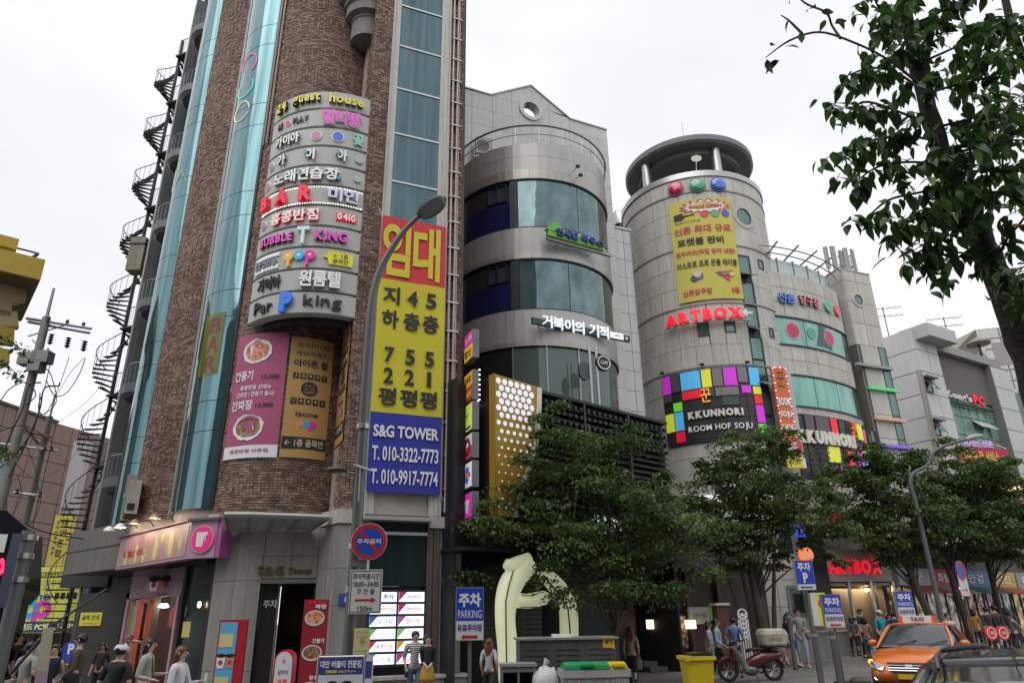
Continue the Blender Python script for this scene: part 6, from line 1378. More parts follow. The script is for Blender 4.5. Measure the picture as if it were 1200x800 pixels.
def sheet(name,pts_fn,nx,ny,zf,m_,kind='structure'):
 V=[];F_=[]
 for j in range(ny+1):
  for i in range(nx+1):x,y=pts_fn(i/nx,j/ny);V.append((x,y,zf(x,y)))
 W=nx+1;F_=[(j*W+i,j*W+i+1,(j+1)*W+i+1,(j+1)*W+i)for j in range(ny)for i in range(nx)]
 mb=MB();mb.add(V,F_);o=mb.build(name,m_,smooth='all');o['kind']=kind;return o
def kerb_y(x):return 13.7+(x-1.5)*.67
ASPH=mat('asphalt',(.055,.055,.056),.85,noise=.25,nscale=4,bump=.4,bscale=60)
def paver_mat():
 m=bpy.data.materials.new('paving blocks');m.use_nodes=True;t=m.node_tree;p=t.nodes['Principled BSDF']
 g=t.nodes.new('ShaderNodeNewGeometry');mp=t.nodes.new('ShaderNodeMapping');mp.inputs['Rotation'].default_value=(0,0,math.radians(-34))
 b=t.nodes.new('ShaderNodeTexBrick');b.inputs['Scale'].default_value=1;b.inputs['Brick Width'].default_value=.3;b.inputs['Row Height'].default_value=.3;b.inputs['Mortar Size'].default_value=.008;b.offset=.5
 b.inputs['Color1'].default_value=(.16,.155,.145,1);b.inputs['Color2'].default_value=(.20,.19,.18,1);b.inputs['Mortar'].default_value=(.06,.06,.055,1)
 n=t.nodes.new('ShaderNodeTexNoise');n.inputs['Scale'].default_value=.7;n.inputs['Detail'].default_value=8
 mr=t.nodes.new('ShaderNodeMapRange');mr.inputs['From Min'].default_value=.3;mr.inputs['From Max'].default_value=.7;mr.inputs['To Min'].default_value=.72;mr.inputs['To Max'].default_value=1.15
 v=t.nodes.new('ShaderNodeVectorMath');v.operation='SCALE'
 L=t.links.new;L(g.outputs['Position'],mp.inputs[0]);L(mp.outputs[0],b.inputs['Vector']);L(g.outputs['Position'],n.inputs['Vector']);L(n.outputs[0],mr.inputs[0])
 L(b.outputs['Color'],v.inputs[0]);L(mr.outputs[0],v.inputs['Scale']);L(v.outputs[0],p.inputs['Base Color']);p.inputs['Roughness'].default_value=.75
 bp_=t.nodes.new('ShaderNodeBump');bp_.inputs['Strength'].default_value=.5;bp_.inputs['Distance'].default_value=.01;bp_.invert=True;L(b.outputs['Fac'],bp_.inputs['Height']);L(bp_.outputs[0],p.inputs['Normal'])
 return m
PAV=paver_mat()
g_=sheet('ground',lambda u,v:(-700+1400*u,-300+1500*v),8,8,lambda x,y:-.75,mat('far ground',(.09,.09,.088),.9,noise=.2,nscale=.2))
sheet('road',lambda u,v:(-60+160*u,-22+(kerb_y(-60+160*u)+.3+22)*v),80,30,lambda x,y:gz(x)-.14,ASPH)
sheet('pavement',lambda u,v:(-60+160*u,kerb_y(-60+160*u)+v*(55-.3*(160*u-60)*.5)),80,30,lambda x,y:gz(x),PAV)
kb=bpy.data.objects.new('kerb',None);COL.objects.link(kb);kb['kind']='structure'
GR=mat('kerb granite',(.22,.215,.2),.7,noise=.2,nscale=8);km=None
ang=math.atan(.67);step=.98;x=-7.0
KM=MB().box(-.48,.48,-.09,.09,-.3,0).mesh('kerb_stone',GR)
while x<26:shared('kerb_stone',KM,kb,(x,kerb_y(x),gz(x)+.012),ang);x+=step*math.cos(ang)
t_=sheet('lane_marking',lambda u,v:(-10+50*u,kerb_y(-10+50*u)-3.2+.15*v),50,1,lambda x,y:gz(x)-.134,mat('road paint',(.7,.7,.68),.6,noise=.2,nscale=6))
# opposite side of the street: unseen dark blocks added to darken glass reflections
def opp(x0,x1,y,h,col,seed):
 t=thing('added_opposite_block',['brick coloured','grey','dark glass'][seed]+' block across the street that the glass strips mirror','building',((x0+x1)/2,y,0))
 F_=Flat(x1,y,180);L_=x1-x0;mb=MB();mb.slab(F_,0,L_,-.5,h,-9,0);mb.build('wall',mat('opposite wall %d'%seed,col,.7,noise=.15,streak=.15),t)
 for r in range(int(h/3.3)):
  for c in range(int(L_/2.6)):
   MB().slab(F_,.5+c*2.6,2.5+c*2.6,1.0+r*3.3,2.8+r*3.3,0,.03).build('window',DKGLASS,t)
opp(-40,-17,-13,27,(.06,.04,.03),0);opp(-16.8,4,-14,36,(.05,.05,.052),1);opp(4.2,24,-13,20,(.04,.045,.05),2)
# street trees
LEAFM=tint_mat('leaf green',[(0,(.025,.05,.015)),(.45,(.065,.105,.035)),(.85,(.12,.165,.06)),(1,(.16,.14,.05))],rough=.5,thin=.24)
BARK=mat('bark grey',(.07,.06,.05),.9,noise=.35,nscale=9,bump=.6,bscale=25)
def leaf_cloud(centers,dirs,n_per,rad,size,flat,r,name,parent,m_=None,kind=None,sag=.3):
 """leaf-sized folded faces scattered round branch tips"""
 C_=np.array(centers);N=len(C_)*n_per
 idx=np.repeat(np.arange(len(C_)),n_per);c=C_[idx];rd=np.array(rad)[idx]if hasattr(rad,'__len__')else rad
 d=r.normal(size=(N,3));d/=np.linalg.norm(d,axis=1)[:,None];rr=(r.random(N)**.55)*rd
 p=c+d*np.c_[rr,rr,rr*flat];p[:,2]-=sag*(rr**2)/np.maximum(rd,.1)
 ax=r.normal(size=(N,3));ax[:,2]=ax[:,2]*.5-.45;ax/=np.linalg.norm(ax,axis=1)[:,None]
 up=r.normal(size=(N,3))*.55+np.array([0,0,1.]);sd_=np.cross(ax,up);sd_/=np.linalg.norm(sd_,axis=1)[:,None];nn=np.cross(sd_,ax)
 s=size*(.65+.7*r.random(N))[:,None];w_=s*.30
 P0=p;P1=p+ax*s*.5+sd_*w_+nn*s*.06;P2=p+ax*s-nn*s*.1;P3=p+ax*s*.5-sd_*w_+nn*s*.06
 V=np.stack([P0,P1,P2,P3],1).reshape(-1,3)-np.array(wloc(parent))
 k=np.arange(N)*4;F_=np.stack([np.stack([k,k+1,k+2],1),np.stack([k,k+2,k+3],1)],1).reshape(-1,3)
 me=bpy.data.meshes.new(name);me.vertices.add(len(V));me.vertices.foreach_set('co',V.ravel());me.loops.add(F_.size);me.loops.foreach_set('vertex_index',F_.ravel().astype(np.int32))
 me.polygons.add(len(F_));me.polygons.foreach_set('loop_start',np.arange(0,F_.size,3,dtype=np.int32));me.update(calc_edges=True)
 at=me.attributes.new('tint','FLOAT','FACE');clump=r.random(len(C_))[idx]*.5+r.random(N)*.5;at.data.foreach_set('value',np.repeat(clump,2));me.materials.append(m_ or LEAFM)
 o=bpy.data.objects.new(name,me);COL.objects.link(o);o.parent=parent
 if kind:o['kind']=kind
 return o
def street_tree(base,h0,h1,rx,ry,label,seed,lean=(0,0),ntip=120,nleaf=190,off=(0,0),size=.105,tr=.13):
 r=np.random.default_rng(seed);rd=random.Random(seed)
 t=thing('street_tree',label,'tree',base,0,'leafy street trees along the pavement')
 bx,by,bz=base;fork=h0*.8+.3
 trunk=[Vector((bx,by,bz-.1)),Vector((bx+lean[0]*.25,by+lean[1]*.25,bz+fork*.5)),Vector((bx+lean[0]*.6,by+lean[1]*.6,bz+fork)),Vector((bx+lean[0],by+lean[1],bz+fork+(h1-fork)*.5)),Vector((bx+lean[0]+off[0]*.6,by+lean[1],bz+h1*.92))]
 P_,R_=spline(trunk,[tr*1.25,tr,tr*.85,tr*.5,.03],4);mb=MB();mb.tube(P_,R_,9);mb.build('trunk',BARK,t,smooth='all')
 cen=Vector((bx+lean[0]+off[0],by+lean[1]+off[1],bz+(h0+h1)/2));hh=(h1-h0)/2;tips=[];rads=[]
 mb=MB()
 for i in range(ntip):
  u=rd.random()*2*PI;v=rd.uniform(-1,1);q=(rd.random()**.4)
  s_=math.sqrt(1-v*v);lobes=1+.22*math.sin(3*u+seed)+.14*math.sin(5*u+2*seed+v*4)
  tp_=1.12-.38*(q*v+.2);p=Vector((cen.x+rx*q*s_*math.cos(u)*lobes*tp_,cen.y+ry*q*s_*math.sin(u)*lobes,cen.z+hh*q*v*(1.08+.12*math.sin(4*u+seed)if v>0 else.85)-.25*q*s_))
  tips.append(tuple(p));rads.append((rd.uniform(.2,.75)if q>.75 else rd.uniform(.35,.8))*min(rx,hh)/2.4)
  if i%3==0:
   j=rd.randint(7,len(P_)-2);a=P_[j];m1=a.lerp(p,.5)+Vector((0,0,.25));pp,rr=spline([a,m1,p],[R_[j]*.32,R_[j]*.16,.006],4);mb.tube(pp,rr,5)
 mb.build('limbs',BARK,t,smooth='all')
 for g in range(2):leaf_cloud(tips[g::2],None,nleaf,rads[g::2],size,.3,r,'crown',t)
 return t
T1b=(2.55,20.2,gz(2.5));
c1=atY(683,630,20.2)
street_tree(T1b,1.5,7.7,2.95,2.2,'largest dark green street tree in front of the black louvred pub',3,(.1,.2),175,230,(c1.x-2.6,-.3),.12)
b2=atY(900,745,25);c2=atY(890,640,25)
street_tree((b2.x,25,gz(b2.x)),2.7,8.0,2.75,2.2,'green street tree before the round tower with several stems behind the motorbike',4,(-.3,.3),130,230,(c2.x-b2.x+.3,0),.13,.15)
for k_,dx in enumerate((-.45,-.9,.5)):
 tr_=[o for o in COL.objects if o.get('label','').startswith('green street tree before')][0]
 mb=MB();pp,rr=spline([(b2.x+dx*.4,25.2,gz(8)),(b2.x+dx*.8,25.3,1.7),(b2.x+dx*1.3,25.2,3.6)],[.09,.08,.04],4);mb.tube(pp,rr,7);mb.build('trunk',BARK,tr_,smooth='all')
c3=atY(1040,625,29);b3=atY(1103,745,29)
street_tree((b3.x,29,gz(17)),3.0,8.3,3.1,2.3,'green street tree between the storefront and the louvre building',5,(-.9,.2),130,230,(c3.x-b3.x+.9,0),.14,.16)
c4=atY(1152,640,31);b4=atY(1140,745,31)
street_tree((b4.x,31,gz(19)),3.2,8.6,3.2,2.3,'dark street tree in front of the far shops with the orange taxi before it',6,(-.4,.2),130,230,(c4.x-b4.x+.4,0),.15,.16)
c5=atY(1235,650,30);b5=atY(1178,745,33)
street_tree((b5.x,33,gz(22)),3.0,8.2,2.6,2.2,'street tree cut by the right edge of the picture',8,(.2,.2),100,200,(1.5,0),.15,.13)
# the near cherry tree at the upper right
CH=thing('cherry_tree','near leafy tree with a leaning dark trunk hanging over the upper right of the street','tree',(6.6,5.2,-.2))
BK2=mixmat('cherry bark',(.02,.017,.015),(.07,.06,.055),14,.85,.4,.65,(1,1,2.5))
tp=[Vector((4.9,5.3,-.4)),atY(1262,560,5.2),atY(1206,420,5.1),atY(1172,330,5.0),atY(1140,262,4.95),atY(1108,190,4.9),atY(1083,110,4.9),atY(1062,20,4.9),atY(1045,-90,4.9)]
P_,R_=spline(tp,[.2,.16,.125,.11,.098,.086,.07,.056,.04],5)
r0=random.Random(5);P_=[p+Vector((r0.uniform(-.008,.008),0,0))for p in P_];R_=[q*r0.uniform(.93,1.08)*.92 for q in R_]
mb=MB();mb.tube(P_,R_,12);mb.build('trunk',BK2,CH,smooth='all')
mb=MB();pp,rr=spline([tp[2].lerp(tp[1],.3),atY(1262,300,5.4),atY(1222,130,5.6),atY(1188,40,5.5),atY(1170,-40,5.5)],[.08,.06,.05,.04,.03],5);mb.tube(pp,rr,9);mb.build('bough',BK2,CH,smooth='all')
TWG=[([(1085,105),(1040,70),(1000,50),(960,38),(925,48),(897,68)],4.8,.15),([(940,40),(925,25),(915,18)],4.8,.1),([(985,45),(975,30),(968,15),(945,5),(930,-8)],4.8,.25),([(1085,110),(1050,85),(1020,80),(990,90)],4.7,1),([(1095,150),(1050,130),(1010,120),(985,145)],4.6,1),([(1100,165),(1060,160),(1020,165),(985,180)],4.8,1),([(1110,195),(1070,190),(1030,195),(1000,215)],4.7,1),([(1120,215),(1080,225),(1040,235),(1010,262)],4.6,1),([(1125,235),(1090,250),(1060,262),(1040,290)],4.7,1),([(1140,262),(1110,270),(1085,290),(1070,300)],4.8,.8),([(1150,285),(1125,300),(1110,318),(1095,322)],4.8,.5),([(1060,20),(1035,15),(1020,-10)],4.7,1),([(1065,30),(1090,20),(1120,5),(1150,-10)],4.9,1),([(1075,75),(1110,60),(1150,40),(1185,20)],4.8,1),([(1085,110),(1120,100),(1160,90),(1200,75)],4.7,1),([(1095,150),(1135,140),(1170,130),(1210,120)],4.8,1),([(1105,180),(1140,175),(1180,165),(1215,165)],4.7,1),([(1115,205),(1150,200),(1190,200),(1220,205)],4.8,1),([(1125,235),(1160,225),(1195,230)],4.7,.8),([(1165,310),(1180,280),(1195,262),(1212,240)],4.7,.7),([(1172,330),(1185,320),(1205,310)],4.6,.6),([(1185,360),(1200,345),(1215,350)],4.6,.6),([(1075,75),(1040,55),(1035,30),(1045,5)],4.9,1),([(1190,60),(1160,110),(1150,150),(1160,190)],5.3,1),([(1205,120),(1180,160),(1175,200),(1185,235)],5.3,1),([(1195,30),(1150,60),(1120,80)],5.3,1),([(1120,215),(1095,240),(1090,275),(1085,310)],4.9,.7),([(1160,40),(1130,30),(1100,40),(1075,45)],5.1,1)]
def leaf_mesh(curl,L_=.1,w_=.052):
 n=5;V=[];F_=[]
 for i in range(n+1):
  f=i/n;x=L_*f;hw=w_/2*math.sin(PI*min(1,f*1.02)**.8)*(1-.15*f);z=-curl*L_*f*f
  V+=[(x,hw,z+hw*.28),(x,0,z),(x,-hw,z+hw*.28)]
 for i in range(n):a=3*i;F_+=[(a,a+3,a+4,a+1),(a+1,a+4,a+5,a+2)]
 mb=MB();mb.add(V,F_);return mb
LG=[(0,(.022,.05,.02)),(.5,(.055,.115,.036)),(1,(.11,.18,.05))]
LFO=tint_mat('cherry leaf',LG,.42,objrand=True,thin=.22);LFA=tint_mat('cherry leaf mass',LG,.42,thin=.22)
LFY=mat('autumn leaf',(.32,.14,.03),.5,noise=.2,nscale=40);LFB=mat('withered leaf',(.12,.07,.04),.6)
lms=[leaf_mesh(c).mesh('leaf',LFO,smooth='all')for c in(.05,.2,.4)];lyl=leaf_mesh(.2).mesh('leaf',LFY,smooth='all');lbr=leaf_mesh(.45).mesh('leaf',LFB,smooth='all')
leaves=[];rl=random.Random(11);mb=MB()
for path,Y,dens in TWG:
 pts=[atY(x,y,Y+.12*math.sin(i*1.7+x))for i,(x,y)in enumerate(path)]
 pp,rr=spline(pts,[.014]+[.010]*(len(pts)-2)+[.004],5);mb.tube(pp,rr,5)
 subs=[(p,1)for p in pp]
 if dens>=.5:
  for k_ in range(int(9*dens)):
   p=pp[rl.randint(1,len(pp)-1)];d=Vector((rl.uniform(-1,1),rl.uniform(-1,1),rl.uniform(-.8,.7))).normalized()*rl.uniform(.12,.3)
   q=[p,p+d*.5+Vector((0,0,.015)),p+d];mb.tube(q,[.005,.004,.002],4);subs+=[(p+d*f,1.6)for f in(.35,.6,.8,1)]
 for p,wgt in subs:
  n_=(1.35*dens*wgt)if dens>=.5 else dens*1.3;n_=int(n_)+(rl.random()<n_-int(n_))
  for _ in range(n_):
   q=p+Vector((rl.gauss(0,.03),rl.gauss(0,.03),rl.gauss(0,.03)))
   yaw=rl.uniform(0,2*PI);pitch=rl.uniform(.1,1.3);leaves.append((q,yaw,pitch,rl.uniform(-.6,.6),rl.uniform(1.0,1.65),dens<.3))
mb.build('twigs',BK2,CH)
rl.shuffle(leaves);leaves.sort(key=lambda l:not l[5])
print('LEAVES',len(leaves))
base_off=wloc(CH)
V0=leaf_mesh(.2).v;F0=leaf_mesh(.2).f;Vs=[];Fs=[];Ts=[]
for i,(q,yaw,pitch,roll,sc_l,few)in enumerate(leaves):
 R3=Matrix.Rotation(yaw,4,'Z')@Matrix.Rotation(pitch,4,'Y')@Matrix.Rotation(roll,4,'X')
 if i<290:
  me=(lbr if rl.random()<.5 else lms[1])if few else(lyl if rl.random()<.02 else lms[i%3])
  o=bpy.data.objects.new('leaf',me);COL.objects.link(o);o.parent=CH;o.matrix_basis=Matrix.Translation(q-base_off)@R3@Matrix.Scale(sc_l,4)
 else:
  k=len(Vs);Vs+=[tuple((R3@(Vector(v)*sc_l))+q-base_off)for v in V0];Fs+=[tuple(a+k for a in f)for f in F0];Ts+=[rl.random()]*len(F0)
me=bpy.data.meshes.new('foliage');me.from_pydata(Vs,[],Fs);at=me.attributes.new('tint','FLOAT','FACE');at.data.foreach_set('value',Ts);me.materials.append(LFA);me.polygons.foreach_set('use_smooth',[True]*len(Fs))
o=bpy.data.objects.new('foliage',me);COL.objects.link(o);o.parent=CH;o['kind']='stuff'
for x,y,Y in((1186,262,4.6),(1194,345,4.55)):
 o=bpy.data.objects.new('leaf',lyl);COL.objects.link(o);o.parent=CH;o.matrix_basis=Matrix.Translation(atY(x,y,Y)-base_off)@Matrix.Rotation(.4,4,'Z')@Matrix.Rotation(.6,4,'X')@Matrix.Scale(1.5,4)
SPX,SPY=-19.25,32.3
SP=thing('spiral_stair','black steel spiral fire stair climbing the alley side of the brick tower','staircase',(SPX,SPY,0))
IRON=mat('stair iron',(.03,.032,.034),.5,.4,noise=.2)
FL_=[atY(x,y,SPY).z for x,y in((127,464),(142,387),(157,315),(172,248),(184,184),(196,131),(210,69))]
pit3=(FL_[-1]-FL_[0])/6;zf0=FL_[0];FL_=[zf0+pit3*i for i in range(7)]
zb0=zf0
while zb0>0:zb0-=pit3
MB().tube([(SPX,SPY,-.3),(SPX,SPY,FL_[-1]+1.3)],.09,8).build('centre_pole',IRON,SP,smooth=True)
WEX,WEY=-18.15,31.9
RWg=flat2((WEX,WEY),DK.pt(-.1,0,-.2)[:2]);MB().slab(RWg,0,RWg.L,-1,FL_[-1]+2.2,-2.5,0).build('rear_wing_wall',DGREY,TW)
MB().tube([(WEX-.02,WEY-.1,-1),(WEX-.02,WEY-.1,FL_[-1]+3)],.08,8).build('drain_pipe',mat('pipe pale',(0,0,0)),TW)
RS_=1.0;tm=MB();aw=math.radians(15)
tm.add([(0,-.03,0),(RS_,-RS_*math.tan(aw/2),0),(RS_,RS_*math.tan(aw/2),0),(0,.03,0),(0,-.03,-.05),(RS_,-RS_*math.tan(aw/2),-.05),(RS_,RS_*math.tan(aw/2),-.05),(0,.03,-.05)],[(0,1,2,3),(4,7,6,5),(0,4,5,1),(1,5,6,2),(2,6,7,3),(3,7,4,0)])
tme=tm.mesh('tread',IRON);A0=math.radians(-85)
zz=zb0;nst=12;fl=0
rails=[]
while zz<FL_[-1]-.1:
 for k in range(nst):
  a=A0-math.radians(195)*(k+.3)/nst;shared('tread',tme,SP,(SPX,SPY,zz+pit3*(k+.5)/nst),a)
  if k%1==0:MB().tube([(SPX+RS_*math.cos(a),SPY+RS_*math.sin(a),zz+pit3*(k+.5)/nst),(SPX+RS_*math.cos(a),SPY+RS_*math.sin(a),zz+pit3*(k+.5)/nst+.95)],.011,4).build('baluster',IRON,SP)
 MB().tube([(SPX+RS_*math.cos(A0-math.radians(195)*k/40),SPY+RS_*math.sin(A0-math.radians(195)*k/40),zz+pit3*(k+.5)/40+.95)for k in range(41)],.025,5).build('handrail',IRON,SP)
 zl=zz+pit3
 tx,ty=WEX,WEY;dx,dy=tx-SPX,ty-SPY;d_=math.hypot(dx,dy);LFm=Flat(SPX,SPY,math.degrees(math.atan2(dy,dx)))
 mb=MB();mb.slab(LFm,.0,d_,zl-.1,zl,-.3,.3);mb.build('landing',IRON,SP)
 for nn in(-.3,.3):
  MB().tube([LFm.pt(.2,zl+1,nn),LFm.pt(d_,zl+1,nn)],.022,5).build('landing_rail',IRON,SP)
  mb=MB()
  for q in lin(.2,d_,8):mb.tube([LFm.pt(q,zl,nn),LFm.pt(q,zl+1,nn)],.01,4)
  mb.build('landing_balusters',IRON,SP,kind='stuff')
 mb=MB();mb.tube([LFm.pt(.1,zl-1,0),LFm.pt(d_*.5,zl-.1,0)],.03,5);mb.build('brace',IRON,SP)
 zz+=pit3
t=thing('duct_box','khaki metal box fixed between the spiral stair and the dark balcony bay','duct',DK.pt(-1.2,14,0));mb=MB();a=atY(163,298,29);mb.box(a.x-.33,a.x+.36,28.7,29.3,a.z-.95,a.z+.75);mb.build('casing',mat('duct khaki',(.20,.19,.14),.6,noise=.15,streak=.2),t);MB().box(a.x-.36,a.x+.39,28.65,29.35,a.z+.38,a.z+.44).build('flange',DARK,t)
t=thing('corrugated_annex','taupe corrugated annex wall behind the foot of the spiral stair','building',(-17,30,0))
AXF=flat2((-21.5,34.5),(-16.4,28.4));p0,p1=AXF.hit(90,540),AXF.hit(135,470)
mb=MB();mb.poly(AXF,[(AXF.hit(104,640)[0],-1),(AXF.L,-1),(AXF.L,AXF.hit(133,470)[1]+.6),(AXF.hit(104,640)[0],AXF.hit(92,540)[1])],-.5,-.05);mb.build('wall',mat('annex taupe',(.22,.20,.18),.7,noise=.12,streak=.2),t)
q=AXF.hit(104,640)[0];zl0,zr0=AXF.hit(92,540)[1],AXF.hit(133,470)[1]+.6;q0=q
while q<AXF.L:f=(q-q0)/(AXF.L-q0);MB().slab(AXF,q,q+.06,-1,zl0+(zr0-zl0)*f-.05,-.05,.0).build('rib',mat('annex rib',(.17,.155,.14),.7),t);q+=.42
t=thing('dark_sign_box','blank dark grey sign box jutting from the alley corner beside the tea shop','shop sign',DK.pt(0,3.4,.6))
a=atY(112,655,27.2);mb=MB();mb.box(a.x-.75,a.x+.95,26.6,27.4,a.z-1.0,a.z+.9);mb.build('box',mat('box slate',(.07,.07,.075),.5,noise=.2),t)
t=thing('grey_canopy_box','long grey metal canopy box over the alley corner left of the tea shop sign','canopy',DK.pt(1,4,.5))
CBf=flat2(DK.pt(.1,0,1.1)[:2],(Q1V.x-3.2,Q1V.y+3.2));mb=MB();a=CBf.hit(100,640);mb.slab(CBf,.8,CBf.L,3.3,4.7,-1.2,0);mb.build('box',mat('canopy grey',(.16,.16,.15),.6,noise=.15,streak=.2),t);MB().slab(CBf,.8,CBf.L,4.0,4.05,0,.01).build('seam',DARK,t)
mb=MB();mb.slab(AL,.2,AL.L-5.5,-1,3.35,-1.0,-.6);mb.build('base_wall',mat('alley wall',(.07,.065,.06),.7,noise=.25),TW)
s_,z_=AL.hit(107,725);t=thing('yellow_plate','small yellow notice plate with red underline on the dark alley wall','sign',AL.pt(s_,z_,-.5));ay=atY(107,725,24.5);al2=Flat(ay.x,24.5,-8);s_,z_=0,ay.z;MB().slab(al2,-.5,1.1,-.5,z_+.8,-.3,0).build('wall_panel',mat('alley panel',(.05,.05,.052),.6,noise=.2),t);MB().slab(al2,s_-.38,s_+.38,z_-.2,z_+.2,0,.04).build('plate',mat('plate lime',(.6,.6,.06),.5,emit=.1),t);text(al2,s_,z_+.05,'골목 안내',.6,.16,BLK,t,n=.045);MB().slab(al2,s_-.28,s_+.28,z_-.15,z_-.12,.04,.045).build('underline',RD,t)
ay=atY(86,762,20.5);al2=Flat(ay.x,20.5,-5);s_,z_=0,ay.z;MB().tube([(ay.x,20.6,gz(-9)),(ay.x,20.6,ay.z)],.03,6).build('post',DARK,t);t=thing('round_parking_sign','round blue and white lit P sign behind the woman in navy','sign',al2.pt(s_,z_,0));MB().disc(al2,s_,z_,.26,0,.1,24).build('disc',mat('sign ultramarine',(.03,.06,.35),.4,emit=.2),t);text(al2,s_,z_+.05,'P',.18,.26,WH,t,n=.11,bold=.05)
for x,y,Y in((117,545,28.0),(45,0,0)):
 pass
IZ=Flat(atY(48,700,33).x,33,3);ih=IZ.hit
t=thing('lounge_billboard','big yellow izone POP billboard with blue and pink letters at the end of the alley','billboard',IZ.pt(0,1.5,0))
a,b=ih(14,700)[0]-.3,ih(99,700)[0];z1,z0=ih(50,664)[1],ih(50,741)[1]
izy=mat('billboard yellow',(.62,.60,.12),.5,emit=.22)
MB().slab(IZ,a,b,z0,z1,-.3,0).build('board',izy,t)
W_=b-a;H_=z1-z0
MB().slab(IZ,a,b,z0+.02,z0+H_*.17,0,.02).build('lower_strip',mat('strip blue',(.03,.1,.16),.5,emit=.05),t);text(IZ,a+W_*.55,z0+H_*.09,'게임랜드 PC방 손님 환영',W_*.85,H_*.1,mat('text lemon',(.75,.72,.3),.5,emit=.3),t,n=.03,bold=.03)
text(IZ,a+W_*.36,z0+H_*.55,'izone',W_*.42,H_*.13,mat('text teal',(.03,.25,.4),.5),t,n=.01,bold=.03)
for i,c_ in enumerate(((.8,.45,.1),(.02,.4,.75),(.75,.05,.45))):
 q=a+W_*(.2+.15*i);m_=lm('pop big %d'%i,c_,.3);MB().ring(IZ,q,z0+H_*.35,.14,.38,.0,.04,20).build('pop_letter',m_,t)
 if i!=1:MB().slab(IZ,q-.38,q-.18,z0+H_*.17,z0+H_*.35,0,.04).build('pop_stem',m_,t)
MB().slab(IZ,a+W_*.28,b-W_*.05,z1-H_*.17,z1-H_*.08,0,.01).build('dark_label',mat('label olive',(.1,.1,.03),.5),t);text(IZ,a+W_*.62,z1-H_*.125,'게임라운지 1F',W_*.5,H_*.06,izy,t,n=.015)
for j in range(3):text(IZ,a+W_*.55,z1-H_*(.22+.06*j),'신개념 프리미엄 게임 라운지',W_*.7,H_*.04,mat('text olive',(.25,.25,.08)),t,n=.01,bold=0)
for i in range(5):MB().slab(IZ,a+W_*(.62+.075*i),a+W_*(.675+.075*i),z0+H_*.5,z0+H_*.6,0,.012).build('icon',BLK,t)
for i in range(2):MB().disc(IZ,a+W_*(.1+.05*i),z1-H_*.12,.14,0,.012,14).build('logo_dot',lm('pop big %d'%(1+i),(0,0,0)),t)
MB().slab(IZ,a-1,b+3,-1,z0,-1.2,-.9).build('shop_dark',mat('shop dark',(.02,.02,.022),.5),t)
PKT=mat('dusty pink tile',(.30,.205,.175),.7,noise=.1,nscale=1.2,streak=.12);PKS=mat('pink seam',(.18,.12,.11),.8)
pk=thing('pink_building','dusty pink tiled building at the alley end behind the wires','building',(-27,42,0))
p1=atY(66,496,44);p0=atY(-70,478,36);PKF=flat2((p0.x,p0.y),(p1.x,p1.y));zr=PKF.hit(40,486)[1]
MB().slab(PKF,-3,PKF.L,-1,zr,-9,-.04).build('core_wall',PKS,pk)
zz=[zr-1.25*i for i in range(15)][::-1]
wh=[]
for x,y in((66,560),(57,605),(50,640),(4,560)):s_,z_=PKF.hit(x,y);wh.append((s_-.5,s_+.5,z_-1.0,z_+1.0))
def skp(a,b,c,d):return any(b>w0 and a<w1 and d>v0 and c<v1 for w0,w1,v0,v1 in wh)
cc_=lin(0,PKF.L,10)
panels(PKF,cc_,zz,PKT,pk,'tile',-.04,gap=.05,skip=skp)
for i in range(len(cc_)-1):
 for j in range(len(zz)-1):
  if skp(cc_[i],cc_[i+1],zz[j],zz[j+1]):fill(PKF,cc_[i],cc_[i+1],zz[j],zz[j+1],wh,pk,PKT,-.04)
for w0,w1,v0,v1 in wh:wins(PKF,w0,w1,v0,v1,pk,glass('green old glass',(.15,.25,.24),.15,.3),mat('frame mint',(.35,.45,.42),.5),1,2,.07,-.035,proud=.03)
MB().slab(PKF,-3,PKF.L+.1,zr,zr+.15,-9,.1).build('parapet_cap',mat('cap brown',(.12,.09,.08),.7),pk)
pe=PKF.pt(PKF.L,0,-.02);RSd=Flat(pe[0],pe[1],75);MB().slab(RSd,.1,8,-1,zr,-3,-.04).build('core_wall',PKS,pk);panels(RSd,lin(0,8,6),zz,PKT,pk,'tile',.0,gap=.05)
HB=Flat(atY(86,560,40).x,40,10);hb=HB.hit
def hang(name,label,x0,x1,y1,y0,m_,lines,shade):
 t=thing(name,label,'banner',HB.pt(hb(x0,y1)[0],hb(x0,y0)[1],0))
 xa=(hb(x0,(y0+y1)/2)[0]);xb=(hb(x1,(y0+y1)/2)[0]);za,zb=hb(x0,y0)[1],hb(x0,y1)[1]
 MB().slab(HB,xa,xb,za,zb,-.6,0).build('box',m_,t)
 for(fx,fz,s_,w_,h_,c_)in lines:text(HB,xa+(xb-xa)*fx,za+(zb-za)*fz,s_,(xb-xa)*w_,(zb-za)*h_,c_,t,n=.01,bold=.03)
 return t
INK=mat('ink charcoal',(.05,.05,.05),.6)
hang('grey_pillar_sign','tall plain grey vertical sign with a telephone number at its foot',78,96,516,601,mat('sign plain grey',(.40,.40,.40),.6,noise=.06),[(.5,.05,'313-6988',.85,.05,INK)],0)
hang('yellow_pillar_sign','tall yellow vertical sign with black Korean letters under the grey one',59,79,603,663,mat('sign yellow old',(.55,.45,.08),.6,noise=.06,emit=.08),[(.68,.85,'아',.4,.15,INK),(.65,.64,'이',.4,.15,INK),(.62,.44,'존',.4,.15,INK),(.6,.25,'팝',.4,.15,INK)]+[(.25,.85-.1*i,c_,.18,.07,INK)for i,c_ in enumerate('프리미엄게임장')],0)
YC=mat('mustard cornice',(.48,.34,.04),.55,noise=.08);YW=mat('cream infill',(.55,.42,.24),.6,noise=.06)
yb=thing('yellow_building','building with a thick mustard cornice and cream zigzag bands at the left edge','building',(-20,25,0))
